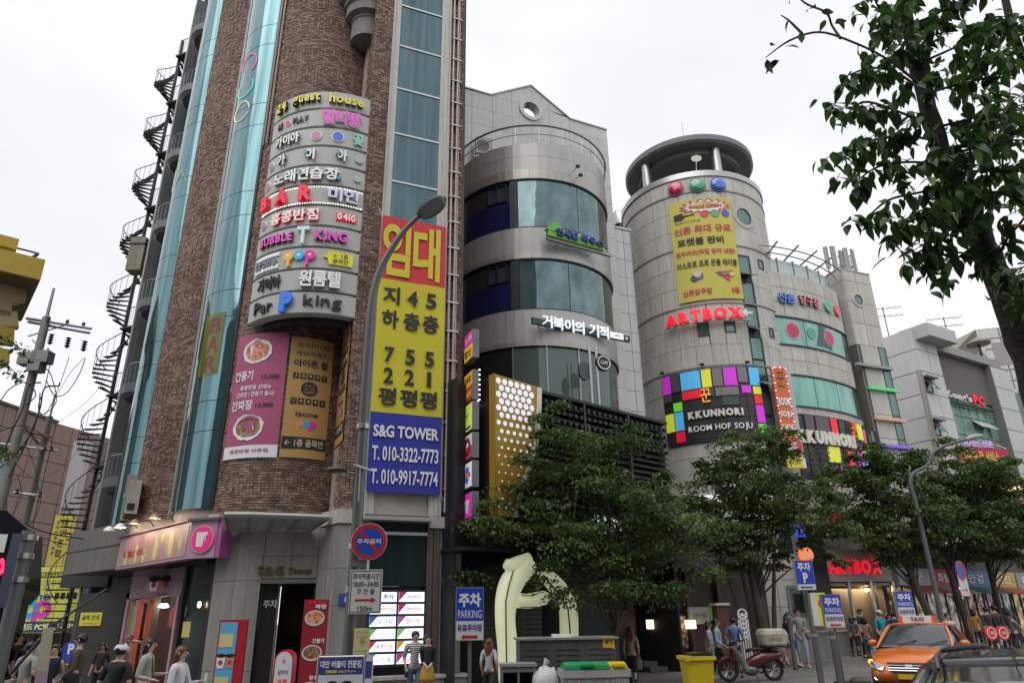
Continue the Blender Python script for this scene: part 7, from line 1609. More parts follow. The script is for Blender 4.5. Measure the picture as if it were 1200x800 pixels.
c0=atY(50,318,24);YF=Flat(c0.x,c0.y,40);yf=YF.hit
za,zb_=yf(48,325)[1],yf(51,314)[1]
mb=MB();mb.slab(YF,-9,0,za-.1,zb_+.35,-5,0);mb.build('cornice',YC,yb);MB().slab(YF,-9,-.02,za-.14,za-.1,-5,-.02).build('soffit',mat('soffit brown',(.16,.11,.06),.7),yb)
s1=yf(23,282)[0];z_t=yf(23,284)[1];mb=MB();mb.slab(YF,-9,s1,z_t-.0,z_t+.45,-6,-.7);mb.build('upper_cornice',YC,yb)
MB().slab(YF,-9,s1-.6,zb_+.35,z_t,-6,-1.2).build('attic_glass',glass('attic glass',(.25,.3,.3),.15,.3),yb)
MB().tube([YF.pt(s1+.4,zb_+.35,-.8),YF.pt(s1+.7,z_t+.1,-.8)],.07,6).build('rail_post',DARK,yb);MB().tube([YF.pt(-9,z_t+.0,-.7),YF.pt(s1+.7,z_t+.1,-.8)],.04,5).build('rail',DARK,yb)
sW=yf(30,360)[0];MB().slab(YF,-9,sW-1.6,2,za-.1,-2.6,-1.6).build('wall',mat('wall slate',(.16,.17,.17),.6,noise=.1,streak=.15),yb)
for(pts_,m_)in(([(0,340),(30,336),(30,352),(14,356),(12,372),(0,374)],YW),([(0,374),(20,366),(22,384),(0,392)],YW),([(0,382),(17,385),(16,404),(0,408)],YC),([(0,412),(12,410),(10,428),(0,430)],YC)):
 f2_=Flat(*YF.pt(0,0,-1.3)[:2],40);q=[f2_.hit(x,y)for x,y in pts_];mb=MB();mb.poly(f2_,[((a-3 if p_[0]==0 else a),b)for(a,b),p_ in zip(q,pts_)],-.3,.1);mb.build('zigzag_band',m_,yb)
bs=thing('black_neon_shop','black shop corner with white block and red neon script at the left edge','building',(-13.5,18,0))
BSF=Flat(atY(22,640,19).x,19,25);bh_=BSF.hit
z1,z0=bh_(20,600)[1],bh_(5,705)[1];q=[bh_(-40,596),bh_(8,598),bh_(31,618),bh_(27,690),bh_(14,705),(bh_(-40,700))]
MB().poly(BSF,[(a,b)for a,b in q],-3,0).build('fascia',mat('shop black',(.008,.009,.012),.35),bs)
MB().slab(BSF,q[0][0],bh_(8,720)[0],-1,z0,-3,-.5).build('wall',mat('shop black',(0,0,0)),bs)
a,z_=bh_(2,635);MB().slab(BSF,a-.5,a+.1,z_-.25,z_+.2,0,.03).build('white_block',WHITE,bs)
nr=mat('neon red',(1,.02,.08),emit=2.5);pts_=[BSF.pt(*bh_(x,y),.06)for x,y in((-6,668),(-1,662),(3,655),(4,662),(0,672),(5,668),(9,662),(8,668),(13,662),(12,668))];pp,rr=spline(pts_,[.03]*len(pts_),5);mb=MB();mb.tube(pp,rr,6);mb.build('neon_script',nr,bs)
# utility poles and cables
CONC=mat('pole concrete',(.24,.23,.22),.7,noise=.12,streak=.15);INS=mat('insulator',(.05,.045,.05),.3)
def lp(x,y,Y):return atY(x,y,Y)
UPY=24.0;ub=atY(28,480,UPY)
UP=thing('utility_pole','tall concrete utility pole with crossarm, insulators and transformer boxes at the left','utility pole',(ub.x,UPY,gz(-12)))
zt=atY(50,338,UPY).z;zm=atY(41,372,UPY).z
MB().tube([(ub.x,UPY,-.4),(ub.x,UPY,zm)],[.17,.14],12).build('pole',CONC,UP,smooth=True);MB().tube([(ub.x,UPY,zm),(ub.x,UPY,zt)],[.06,.045],8).build('top_spike',STEEL,UP,smooth=True)
za=atY(38,374,UPY).z
def arm(x0,y0,x1,y1,Y0,Y1,r=.055,nm='crossarm',P=UP):
 a,b=lp(x0,y0,Y0),lp(x1,y1,Y1);MB().tube([a,b],r,4).build(nm,STEEL,P);return a,b
arm(31,373,107,385,UPY,UPY-.2);arm(33,377,105,390,UPY+.2,UPY)
arm(33,394,76,381,UPY,UPY,.03,'brace');arm(38,398,62,420,UPY,UPY,.03,'brace')
for x,y in((56,377),(78,381),(97,384)):
 a=lp(x,y,UPY-.1);MB().lathe([(.03,0),(.07,.05),(.04,.1),(.07,.15),(.03,.22),(0,.25)],(a.x,a.y,a.z-.0),10).build('pin_insulator',INS,UP,smooth=True)
for x,y in((61,401),(81,405),(100,409)):
 a=lp(x,y-10,UPY-.1);mb=MB();mb.lathe([(.02,0),(.1,-.04),(.03,-.1),(.1,-.14),(.03,-.2),(.1,-.24),(.03,-.3),(.1,-.34),(.03,-.42)],(a.x,a.y,a.z),10);mb.build('string_insulator',INS,UP,smooth=True)
for x,y,w_ in((35,421,.32),(50,419,.3),(43,429,.22)):
 a=lp(x,y,UPY-.3);mb=MB();mb.box(a.x-w_,a.x+w_,a.y-.2,a.y+.2,a.z-.22,a.z+.22);mb.build('transformer_box',mat('box zinc',(.2,.21,.2),.5,.3,noise=.15),UP)
 for dx in(-.12,.12):MB().tube([(a.x+dx,a.y,a.z+.22),(a.x+dx,a.y,a.z+.36)],.03,6).build('bushing',INS,UP)
def cable(pix,Y,r=.014,label=None,sag=True):
 Ys=Y if isinstance(Y,(list,tuple))else[Y]*len(pix);pts=[lp(x,y,q)for(x,y),q in zip(pix,Ys)];pp,rr=spline(pts,[r]*len(pts),6)
 t=MB();t.tube(pp,rr,4);return t
CB=[([(61,418),(58,430),(52,455),(45,475),(50,485),(66,470),(60,440),(54,432)],24,.018),([(81,418),(72,445),(62,470),(50,490)],24,.014),([(100,420),(92,440),(78,460),(64,463),(54,445)],24,.018),([(99,419),(80,440),(60,475)],[24,30,40],.012),([(0,470),(12,455),(30,448),(42,462),(30,475)],23.5,.022),([(0,540),(14,505),(26,480),(34,452),(48,448)],23.5,.03),([(10,560),(30,520),(46,482),(52,455),(68,452),(70,448)],23.5,.03),([(0,505),(25,498),(45,506),(60,516)],23.5,.02),([(0,548),(20,530),(42,496),(47,460)],23,.02),([(-5,575),(20,560),(40,530),(62,500),(100,472),(128,440)],[24,26,28,30,31,32],.012),([(0,520),(40,560),(75,545),(118,495)],[24,27,30,31],.012),([(0,600),(25,612),(60,625),(110,633),(150,640)],[20,22,24,25,26],.02),([(0,606),(30,622),(70,636),(105,640)],[20,22,25,26],.014),([(5,560),(8,600),(3,620)],24,.014),([(40,560),(48,585),(35,615),(10,625)],25,.014),([(20,556),(25,580),(10,610)],24.5,.014),([(30,520),(40,545),(44,570),(35,600)],25,.014)]
CLB=['looping cable from the left insulator down to the transformer boxes and back','cable falling from the middle insulator into the wire tangle','cable curling from the right insulator to the transformer','thin straight wire slanting from the crossarm end towards the alley','cable arching left of the pole below the transformer','thick dark cable rising from the left edge to below the transformer','second thick cable rising steeply between the two poles','short sagging cable over the lower crossarm level','dark cable bending up the front of the pole','long thin wire running from the left edge up to the spiral stair','wire dipping in front of the pink building towards the stair','lowest long cable crossing to the tea shop canopy','shorter cable just below the long one ending at the dark sign box','small vertical loop at the left edge beside the post','looped drop wire right of the farther pole','short drop wire left of the farther pole','curved wire between the farther pole and the steel post']
for i,(px_,Y,r)in enumerate(CB):
 t=cable(px_,Y,r);o=t.build('power_cable',mat('cable black',(.015,.015,.016),.5));o['label']=CLB[i];o['category']='cable';o['group']='overhead cables by the utility poles'
u2=atY(42,560,30);P2=thing('utility_pole','farther utility pole with brown and steel crossarms before the pink building','utility pole',(u2.x,30,0))
z2=atY(60,462,30).z;MB().tube([(u2.x,30,-.4),(u2.x,30,atY(55,488,30).z)],[.17,.13],10).build('pole',CONC,P2,smooth=True);MB().tube([(u2.x,30,atY(55,488,30).z),(u2.x,30,z2)],.05,6).build('top_spike',STEEL,P2)
for x0,y0,x1,y1,m_ in((14,501,60,512,mat('arm rust',(.2,.09,.05),.7)),(0,520,68,528,STEEL),(16,577,50,581,STEEL),(22,490,45,520,DARK)):
 a,b=lp(x0,y0,29.8),lp(x1,y1,29.8);MB().tube([a,b],.06,4).build('crossarm',m_,P2)
for x,y in((15,524),(25,526),(52,527),(60,527),(20,577),(47,580)):
 a=lp(x,y,29.7);MB().lathe([(.03,-.06),(.09,0),(.04,.06),(.08,.12),(0,.2)],a,8).build('insulator',INS,P2)
a,b=lp(28,622,16.5),lp(17,700,16.5);P3=thing('steel_post','stout grey steel post with clamps and a thin blue banner at the far left','post',(b.x,16.5,gz(-10)))
pxm=(a.x+b.x)/2;MB().tube([(b.x,16.5,-.5),(b.x,16.5,a.z)],.15,12).build('post',mat('post grey blue',(.13,.14,.15),.5,.2,noise=.1),P3,smooth=True)
for z in(a.z-.15,a.z-.55,a.z-1.05):MB().lathe([(.15,-.06),(.2,-.06),(.2,.06),(.15,.06)],(b.x,16.5,z),12).build('clamp',STEEL,P3)
mb=MB();p=lp(22,625,16.2);MBf=Flat(p.x+.02,p.y-.05,20);mb,_=cloth(MBf,-.1,.1,p.z-1.55,p.z,0,.03,4,10,seed=2);mb.build('pennant',mat('pennant blue',(.06,.07,.12),.6),P3,smooth='all')
t=thing('shrub_branch','dark leafy branch poking in at the left edge by the utility pole','plant',tuple(atY(-5,400,20)))
mb=MB();tips=[]
for path in([(-12,390),(10,400),(24,408)],[(-12,420),(5,425),(20,438)],[(-12,520),(2,525),(10,535)]):
 pts=[lp(x,y,20)for x,y in path];mb.tube(pts,[.03,.02,.01],5);tips+=[tuple(p)for p in pts]+[tuple(pts[0].lerp(pts[1],.5))]
mb.build('stem',BARK,t);leaf_cloud(tips,None,26,.28,.16,.7,np.random.default_rng(2),'leaves',t)
# street lamp, signs, posters, bins, bollards
GALV=mat('galvanised grey',(.13,.135,.13),.45,.4,noise=.12,nscale=6)
LY=12.6
lb=atY(409,760,LY);LX=lb.x
SL=thing('street_lamp','tall grey street lamp with a long curved arm and oval head crossing the red banner','street lamp',(LX,LY,gz(LX)))
zt=atY(432,385,LY).z
pth=[Vector((LX,LY,gz(LX)-.1)),Vector((LX,LY,3)),Vector((LX,LY,zt))]+[atY(x,y,LY)for x,y in((441,330),(455,298),(474,270),(492,252))]
P_,R_=spline(pth,[.115,.10,.085,.075,.065,.055,.045],6);mb=MB();mb.tube(P_,R_,12);mb.build('pole',GALV,SL,smooth='all')
MB().lathe([(.0,0),(.2,0),(.2,.1),(.13,.18),(.13,.5),(.115,.55)],(LX,LY,gz(LX)),14).build('base',GALV,SL,smooth=True)
a,b=atY(489,254,LY),atY(523,232,LY-.15);d=(b-a);up=Vector((.1,.45,.9)).normalized();sd_=d.cross(up).normalized();nn=sd_.cross(d).normalized()
def head(w_,h0,h1,f0=0,f1=1):
 rings=[]
 for i in range(9):
  f=f0+(f1-f0)*i/8;e=math.sqrt(max(0,1-((f-.5)/.505)**2));c_=a+d*f
  rings.append([c_+sd_*math.cos(t)*w_*e+nn*(h0 if math.sin(t)>0 else h1)*math.sin(t)*e for t in[2*PI*j/14 for j in range(14)]])
 m_=MB();m_.loft(rings);return m_
head(.2,.05,.07).build('lamp_head',mat('lamp head dark',(.07,.075,.07),.4,.3),SL,smooth='all');
vis=(Vector((0,0,CAMH))-a).normalized();a2=a;a=a+vis*.07;head(.165,.012,.015,.08,.92).build('lamp_glass',mat('lamp glass',(.25,.27,.24),.25),SL,smooth='all');a=a2
ab=atY(414,556,LY);mb=MB();pp,rr=spline([Vector((LX,LY,ab.z)),atY(405,553,LY),atY(398,551,LY)],[.02,.02,.02],4);mb.tube(pp,rr,6);mb.build('small_arm',GALV,SL)
p=atY(394,550,LY-.05);mb=MB();mb.ball(p,.2,.1,.06);mb.build('small_lamp_head',mat('lamp head dark',(0,0,0)),SL,smooth='all')
mb=MB();mb.tube([(LX+.02,LY-.12,ab.z+.1),(LX+.03,LY-.13,ab.z-.5)],.012,5);mb.tube([(LX-.1,LY-.12,ab.z+.15),(LX+.2,LY-.1,ab.z+.05)],.025,5);mb.build('tied_cords',mat('cord grey',(.4,.4,.38),.7),SL,kind='stuff')
for y in(500,640,690):z=atY(411,y,LY).z;MB().lathe([(.1,-.05),(.125,-.05),(.125,.05),(.1,.05)],(LX,LY,z),12).build('clamp',STEEL,SL)
FS=Flat(LX,LY-.2,4);q,z=FS.hit(432.5,634);
t=thing('round_road_sign','round blue no parking sign with red rim and slash on the near lamp post','road sign',FS.pt(q,z,0))
sb,sr=mat('road blue',(.02,.06,.38),.45),mat('road red',(.45,.02,.03),.45)
R0=.305;MB().disc(FS,q,z,R0,-.02,0,32).build('plate',mat('sign rim white',(.6,.6,.6),.4),t);MB().ring(FS,q,z,R0*.76,R0*.97,0,.006,32).build('red_ring',sr,t);MB().disc(FS,q,z,R0*.78,0,.004,30).build('blue_field',sb,t)
mb=MB();c_,s_=math.cos(math.radians(-48)),math.sin(math.radians(-48));L2,W2=R0*.8,.03;mb.poly(FS,[(q+c_*L2-s_*W2,z+s_*L2+c_*W2),(q-c_*L2-s_*W2,z-s_*L2+c_*W2),(q-c_*L2+s_*W2,z-s_*L2-c_*W2),(q+c_*L2+s_*W2,z+s_*L2-c_*W2)],.004,.008);mb.build('slash',sr,t)
text(FS,q,z,'주차금지',R0*1.3,.085,WHITE,t,n=.012,bold=.02)
MB().tube([FS.pt(q,z-.25,-.06),FS.pt(q,z-.75,-.06)],.025,6).build('post',STEEL,t);MB().slab(FS,0,q,z-.4,z-.3,-.1,-.05).build('bracket',STEEL,t)
q,z=FS.hit(428.5,692.5);hw,hh=.265,.345
t=thing('parking_hours_plate','white parking hours plate with red arrow and 150m under the round blue sign','road sign',FS.pt(q,z,0))
SH_=Flat(*FS.pt(0,0,0)[:2],4)
MB().slab(FS,q-hw,q+hw,z-hh,z+hh,-.02,0).build('plate',mat('plate white',(.55,.55,.53),.5,noise=.05),t)
mb=MB()
for a_,b_,c_,d_ in((q-hw+.015,q+hw-.015,z+hh-.03,z+hh-.018),(q-hw+.015,q+hw-.015,z-hh+.018,z-hh+.03),(q-hw+.015,q-hw+.027,z-hh+.03,z+hh-.03),(q+hw-.027,q+hw-.015,z-hh+.03,z+hh-.03)):mb.slab(FS,a_,b_,c_,d_,0,.003)
mb.build('border_line',INK,t)
text(FS,q,z+.235,'주차허용시간',.44,.095,INK,t,n=.004,bold=.02);text(FS,q,z+.115,'18:00~24:00',.42,.085,INK,t,n=.004,bold=.02);text(FS,q,z-.0,'구 간 끝',.3,.09,INK,t,n=.004,bold=.02);text(FS,q,z-.265,'150m',.24,.08,INK,t,n=.004,bold=.02)
mb=MB();zz_=z-.135;mb.poly(FS,[(q-.17,zz_-.017),(q+.1,zz_-.017),(q+.1,zz_-.045),(q+.18,zz_),(q+.1,zz_+.045),(q+.1,zz_+.017),(q-.17,zz_+.017)],0,.004);mb.build('arrow',sr,t)
MB().tube([FS.pt(q-.1,z+.2,-.04),FS.pt(0,z+.2,-.1)],.025,6).build('bracket',STEEL,t)
blue_s=mat('parking blue',(.015,.05,.42),.45)
def parking(x0,y0,x1,y1,ysplit,Y,ang_,label,kind=0,foot=None,arrow='left'):
 p=atY((x0+x1)/2,(y0+y1)/2,Y);F_=Flat(p.x,Y,ang_);t=thing('parking_sign',label,'parking sign',(p.x,Y,gz(p.x)),0,'blue parking signs along the pavement')
 a,z1_=F_.hit(x0,y0);b,z0_=F_.hit(x1,y1);zs=F_.hit((x0+x1)/2,ysplit)[1];w_,=(b-a,);c=(a+b)/2
 MB().slab(F_,a,b,z0_,z1_,-.1,-.0).build('casing',mat('sign casing grey',(.3,.31,.31),.5),t)
 MB().slab(F_,a+.01,b-.01,zs,z1_-.01,0,.006).build('blue_field',blue_s,t);MB().slab(F_,a+.01,b-.01,z0_+.01,zs,0,.005).build('white_field',mat('sign field white',(.6,.6,.57),.5,noise=.05),t)
 h=z1_-zs
 if kind==0:
  text(F_,c,zs+h*.62,'주차',w_*.8,h*.42,WHITE,t,n=.01,bold=.04);text(F_,c,zs+h*.2,'PARKING',w_*.84,h*.24,WHITE,t,n=.01,bold=.0)
  text(F_,c,zs-(zs-z0_)*.35,'유료주차장',w_*.88,(zs-z0_)*.36,mat('navy print',(.03,.05,.25),.5),t,n=.01,bold=.03)
  za_=z0_+(zs-z0_)*.2;hs=(zs-z0_)*.07;mb=MB();mb.poly(F_,[(c-w_*.3,za_),(c-w_*.2,za_-hs*2),(c-w_*.2,za_-hs),(c+w_*.28,za_-hs),(c+w_*.28,za_+hs),(c-w_*.2,za_+hs),(c-w_*.2,za_+hs*2)],.005,.012);mb.build('arrow',sr,t)
 else:
  text(F_,c,zs+h*.72,'주차',w_*.7,h*.36,WHITE,t,n=.01,bold=.03);text(F_,c,zs+h*.27,'P',w_*.26,h*.42,WHITE,t,n=.01,bold=.04)
  za_=(z0_+zs)/2;hs=(zs-z0_)*.1;mb=MB();mb.poly(F_,[(c-w_*.35,za_),(c-w_*.22,za_-hs*2.4),(c-w_*.22,za_-hs),(c+w_*.3,za_-hs),(c+w_*.3,za_+hs),(c-w_*.22,za_+hs),(c-w_*.22,za_+hs*2.4)],.005,.012);mb.build('arrow',INK,t)
 px_=c+(foot or 0);MB().tube([F_.pt(px_,z0_+.1 if not foot else z1_,-.06),F_.pt(px_,gz(p.x)-.05,-.06)],.03,8).build('post',GALV,t,smooth=True)
 if kind==0:MB().lathe([(0,.1),(.22,.1),(.26,0),(0,0)],F_.pt(px_,gz(p.x),-.06),16).build('base_weight',mat('rubber black',(.03,.03,.03),.8),t)
 return t
parking(534.5,688,567,750,727,12.2,3,'nearest blue and white PARKING sign, in front of the glowing arch',foot=None)
parking(962,696,991,735,719,18.5,8,'blue and white PARKING sign tilted beside the bollards near the yellow poster board')
parking(1048,692,1075,727,711,21,8,'blue and white PARKING sign standing behind the orange taxi')
parking(930,656,957,691,684,18,5,'tall blue P sign with a black left arrow on a long pole',1)
F_=F1;s_,z_=F1.hit(404,702);t=thing('street_name_plate','little dark blue plate at the granite pier edge behind the lamp post','sign',F1.pt(s_,z_,0));MB().slab(F1,s_-.14,s_+.12,z_-.14,z_+.14,0,.06).build('plate',sb,t);text(F1,s_,z_,'1',.06,.12,WHITE,t,n=.066)
q,z=FS.hit(424,751);t=thing('handbill','pale yellow paper notice tied beside the lamp post','notice',FS.pt(q,z,0));mb,_=cloth(FS,q-.13,q+.13,z-.21,z+.2,.0,.004,5,6);mb.build('sheet',mat('paper yellow',(.55,.5,.22),.7),t);text(FS,q+.02,z,'☂',.1,.12,INK,t,n=.02)
for i in range(4):text(FS,q,z+.14-.07*i if i<2 else z-.02-.06*i,'안내 말씀',.18,.025,INK,t,n=.02,bold=0)
def board(name,label,cat,x0,y0,x1,y1,Y,ang_,m_,th=.08):
 p=atY((x0+x1)/2,y1,Y);F_=Flat(p.x,Y,ang_);a,z1_=F_.hit(x0,(y0));b,_=F_.hit(x1,y0);zb=gz(p.x)
 t=thing(name,label,cat,(p.x,Y,zb));MB().slab(F_,a,b,zb+.02,z1_,-th,0).build('board',m_,t);return t,F_,a,b,zb,z1_
t,F_,a,b,zb,z1_=board('red_menu_board','red menu board with three printed noodle bowls beside the dark entrance','menu board',357,702,386,800,17.6,14,mat('menu crimson',(.28,.015,.03),.45))
for i,(f,m_)in enumerate(((.83,food),(.52,food2),(.2,food))):
 c=(a+b)/2-.02;zc=zb+(z1_-zb)*f;MB().disc(F_,c,zc,(b-a)*.40,0,.006,22,.17).build('printed_plate',mat('plate print',(.6,.58,.55),.5),t);MB().disc(F_,c,zc+.01,(b-a)*.34,.006,.01,20,.13).build('printed_food',m_,t)
 text(F_,c+.12,zc+.25,('짜장','깐풍기','탕수육')[i],.26,.1,PW_,t,n=.012,bold=.03)
text(F_,(a+b)/2,z1_-.06,'홍콩반점',(b-a)*.7,.06,RD,t,n=.008)
t,F_,a,b,zb,z1_=board('tea_poster_stand','red framed poster stand with two cups and yellow notes by the granite wall','poster stand',258,726,290,800,17.4,4,mat('stand red',(.4,.015,.03),.45),.14)
MB().slab(F_,a+.03,b-.2,zb+.3,z1_-.05,0,.01).build('blue_poster',mat('poster sky',(.12,.4,.65),.5),t);MB().slab(F_,a+.03,b-.2,zb+.3,zb+.62,.01,.014).build('pink_strip',MAG,t)
for i,(f,w_)in enumerate(((.78,.2),(.33,.2))):c=a+.22;MB().slab(F_,c-.17,c+.13,zb+(z1_-zb)*f-.14,zb+(z1_-zb)*f+.14,.014,.02).build('yellow_note',mat('note yellow',(.62,.54,.25),.7),t)
for i in range(2):c=a+.13+.2*i;z=zb+(z1_-zb)*.56;mb=MB();mb.poly(F_,[(c-.07,z-.14),(c+.07,z-.14),(c+.1,z+.1),(c-.1,z+.1)],.014,.02);mb.build('printed_cup',WHITE if i==0 else mat('cup amber',(.5,.28,.15),.5),t);MB().disc(F_,c,z+.12,.11,.014,.024,14,.04).build('printed_lid',BLACK,t);MB().disc(F_,c,z-.02,.05,.02,.024,12).build('cup_mark',MAG,t)
p=atY(337,800,15.5);F_=Flat(p.x,15.5,4);a,z1_=F_.hit(323,761);b=F_.hit(350,761)[0];zb=gz(p.x)
t=thing('rounded_sign_box','round topped red and white standing sign box at the tower entrance','sign box',(p.x,15.5,zb));r_=(b-a)/2*.82;c=a+r_
prof=[(c-r_,zb+.1),(c+r_,zb+.1)]+[(c+r_*math.cos(PI*i/12),z1_-r_+r_*math.sin(PI*i/12))for i in range(13)]
MB().poly(F_,[(q_+.05*0,z_)for q_,z_ in prof],-.32,0).build('box',mat('box red',(.55,.02,.04),.35),t);pf=[(c+(q_-c)*.88,zb+.15+(z_-zb-.15)*.97)for q_,z_ in prof];MB().poly(F_,pf,0,.012).build('white_face',mat('face greyish',(.55,.56,.6),.5,emit=.08),t)
for i,f in enumerate((.85,.7,.58,.46)):text(F_,c,zb+(z1_-zb)*f,('★','상하이','짬뽕','◆')[i],r_*(.5 if i in(0,3)else 1.1),.1,RD if i%2==0 else INK,t,n=.016,bold=.02)
for i in range(3):MB().poly(F_,[(c+(q_-c)*1.015,zb+(z_-zb)*1.004)for q_,z_ in prof],-.08-.1*i,-.06-.1*i).build('red_rib',mat('rib red',(.4,.01,.02),.35),t)
for x_ in(-.12,.12):MB().slab(F_,c+x_-.03,c+x_+.03,zb,zb+.1,-.25,-.05).build('foot',DARK,t)
p=atY(405,785,11.6);F_=Flat(p.x,11.6,2);a,z1_=F_.hit(374.5,771);b,_=F_.hit(426,768);zm_=F_.hit(400,790)[1]
t=thing('tea_banner_stand','low blue and white banner frame with Korean bubble tea lettering at the kerb','banner',(p.x,11.6,gz(p.x)))
mb,_=cloth(F_,a,b,zm_,z1_,0,.004,8,4);mb.build('blue_cloth',mat('cloth navy',(.03,.05,.25),.6),t);mb,_=cloth(F_,a,b,gz(p.x)+.15,zm_,0,.004,8,6);mb.build('white_cloth',mat('cloth white',(.6,.62,.65),.6),t)
text(F_,(a+b)/2,zm_+(z1_-zm_)*.64,'대만 버블티 전문점',(b-a)*.93,(z1_-zm_)*.45,PW_,t,n=.012,bold=.03);text(F_,(a+b)/2,zm_+(z1_-zm_)*.2,'珍珠奶茶 ミルクティー',(b-a)*.7,(z1_-zm_)*.2,YL,t,n=.012)
for i in range(2):c=a+(b-a)*(.33+.33*i);MB().disc(F_,c,zm_-.13,.09,.01,.018,14,.05).build('printed_lid',BLACK,t);mb=MB();mb.poly(F_,[(c-.05,zm_-.4),(c+.05,zm_-.4),(c+.085,zm_-.14),(c-.085,zm_-.14)],.008,.014);mb.build('printed_cup',WHITE,t)
for q_ in(a-.02,b+.02):MB().tube([F_.pt(q_,gz(p.x),-.02),F_.pt(q_,z1_+.05,-.02)],.018,6).build('frame_post',STEEL,t)
MB().tube([F_.pt(a-.02,z1_+.02,-.02),F_.pt(b+.02,z1_+.02,-.02)],.016,6).build('frame_rail',STEEL,t)
p=atY(432,790,12.0);F_=Flat(p.x,12.0,20);a,z1_=F_.hit(425,771);b=F_.hit(438,768)[0];t=thing('side_banner','narrow blue and white banner panel next to the bubble tea banner frame','banner',(p.x,12,gz(p.x)));MB().slab(F_,a,b,gz(p.x)+.1,z1_,-.02,0).build('white_panel',mat('cloth white',(0,0,0)),t);MB().slab(F_,a+.02,b-.02,z1_-.28,z1_-.04,0,.004).build('blue_panel',mat('cloth navy',(0,0,0)),t)
def gzx(x):return gz(x)
p=atY(612,790,15.2);VB=thing('utility_box','long dark grey ventilated utility box with blue lower strip and yellow warning plate','utility box',(2,15.6,gz(1)))
Fv=Flat(atY(609,760,15.4).x,15.4,4);a,z1_=Fv.hit(609,750);b=Fv.hit(664,750)[0];zb=gz(1)
gm=mat('vent box grey',(.12,.125,.125),.4,.5,noise=.12,streak=.15)
MB().slab(Fv,a,b+1.0,zb,z1_,-1.1,0).build('body',gm,VB);MB().slab(Fv,a-.05,b+1.06,z1_,z1_+.04,-1.15,.06).build('lid',mat('vent lid',(.3,.31,.3),.4,.4),VB)
for i in range(3):
 q0=a+(b+1-a)*i/3
 MB().slab(Fv,q0+.03,q0+(b+1-a)/3-.03,zb+.35,z1_-.05,0,.01).build('door_panel',gm,VB)
 mb=MB()
 for j in range(9):z=zb+.42+(z1_-zb-.5)*j/9;mb.slab(Fv,q0+.08,q0+(b+1-a)/3-.08,z,z+.02,.01,.03)
 mb.build('vent_slots',mat('vent slot',(.06,.06,.06),.5),VB,kind='stuff')
MB().slab(Fv,a+.02,b+1,zb+.1,zb+.33,0,.012).build('blue_strip',mat('strip cobalt',(.03,.10,.35),.5),VB)
q_,z_=Fv.hit(714,752);q_=min(q_,b+.85);MB().slab(Fv,q_-.12,q_+.12,z_-.12,z_+.12,.012,.02).build('warning_plate',mat('plate amber',(.6,.38,.03),.5),VB);text(Fv,q_,z_,'⚡1',.14,.12,INK,VB,n=.024,bold=.03)
MB().slab(Fv,b-.25,b+.15,z1_+.04,z1_+.1,-.5,-.2).build('paper_stack',WHITE,VB)
t=thing('recycling_rack','grey metal recycling rack with two compartments holding bagged bottles','bin',(1,14,gz(0)));Fr=Flat(atY(588,790,14).x,14,3);a,z1_=Fr.hit(587,779);b=Fr.hit(628,779)[0]
MB().slab(Fr,a-.02,b+.02,z1_-.03,z1_+.02,-.6,.04).build('lid',mat('rack lid',(.34,.35,.35),.4,.4),t)
for q_ in(a,(a+b)/2-.02,b-.05):MB().slab(Fr,q_,q_+.04,zb,z1_-.03,-.55,0).build('side_panel',STEEL,t)
MB().slab(Fr,a,b,zb,z1_-.05,-.6,-.55).build('back_panel',DARK,t);MB().slab(Fr,a,b,z1_-.12,z1_-.05,-.02,.01).build('top_rail',STEEL,t)
for i in range(2):
 m_=MB();r_=random.Random(i);m_.ball((0,0,0),.22,.2,.28,12,8);m_.v=[(x*(1+.15*r_.uniform(-1,1)),y,z*(1+.12*r_.uniform(-1,1)))for x,y,z in m_.v];c=Fr.pt(a+(b-a)*(.27+.48*i),zb+.4,-.25);m_.v=[(x+c[0],y+c[1],z+c[2])for x,y,z in m_.v];m_.build('bottle_bag',mixmat('bag blue',(.35,.5,.65),(.7,.72,.75),9,.4),t,smooth='all')
t=thing('plastic_bag','crumpled white plastic rubbish bag between the rack and the green lidded bin','rubbish bag',tuple(atY(641,800,14)));r_=random.Random(4)
c=atY(641,796,14);m_=MB();m_.ball((0,0,0),.27,.24,.27,18,12);m_.v=[(c.x+x*(1+.28*math.sin(9*z*6+x*20)*.4+.14*r_.uniform(-1,1)),c.y+y*(1+.1*r_.uniform(-1,1)),c.z-.08+z*(1.1+.16*r_.uniform(-1,1)))for x,y,z in m_.v];m_.build('bag',mat('bag white',(.55,.54,.55),.35,noise=.12,nscale=20),t,smooth='all');m_=MB();pp,rr=spline([(c.x,c.y,c.z+.15),(c.x-.03,c.y,c.z+.24),(c.x+.02,c.y,c.z+.33)],[.1,.03,.06],4);m_.tube(pp,rr,8);m_.build('knot',mat('bag white',(0,0,0)),t,smooth='all')
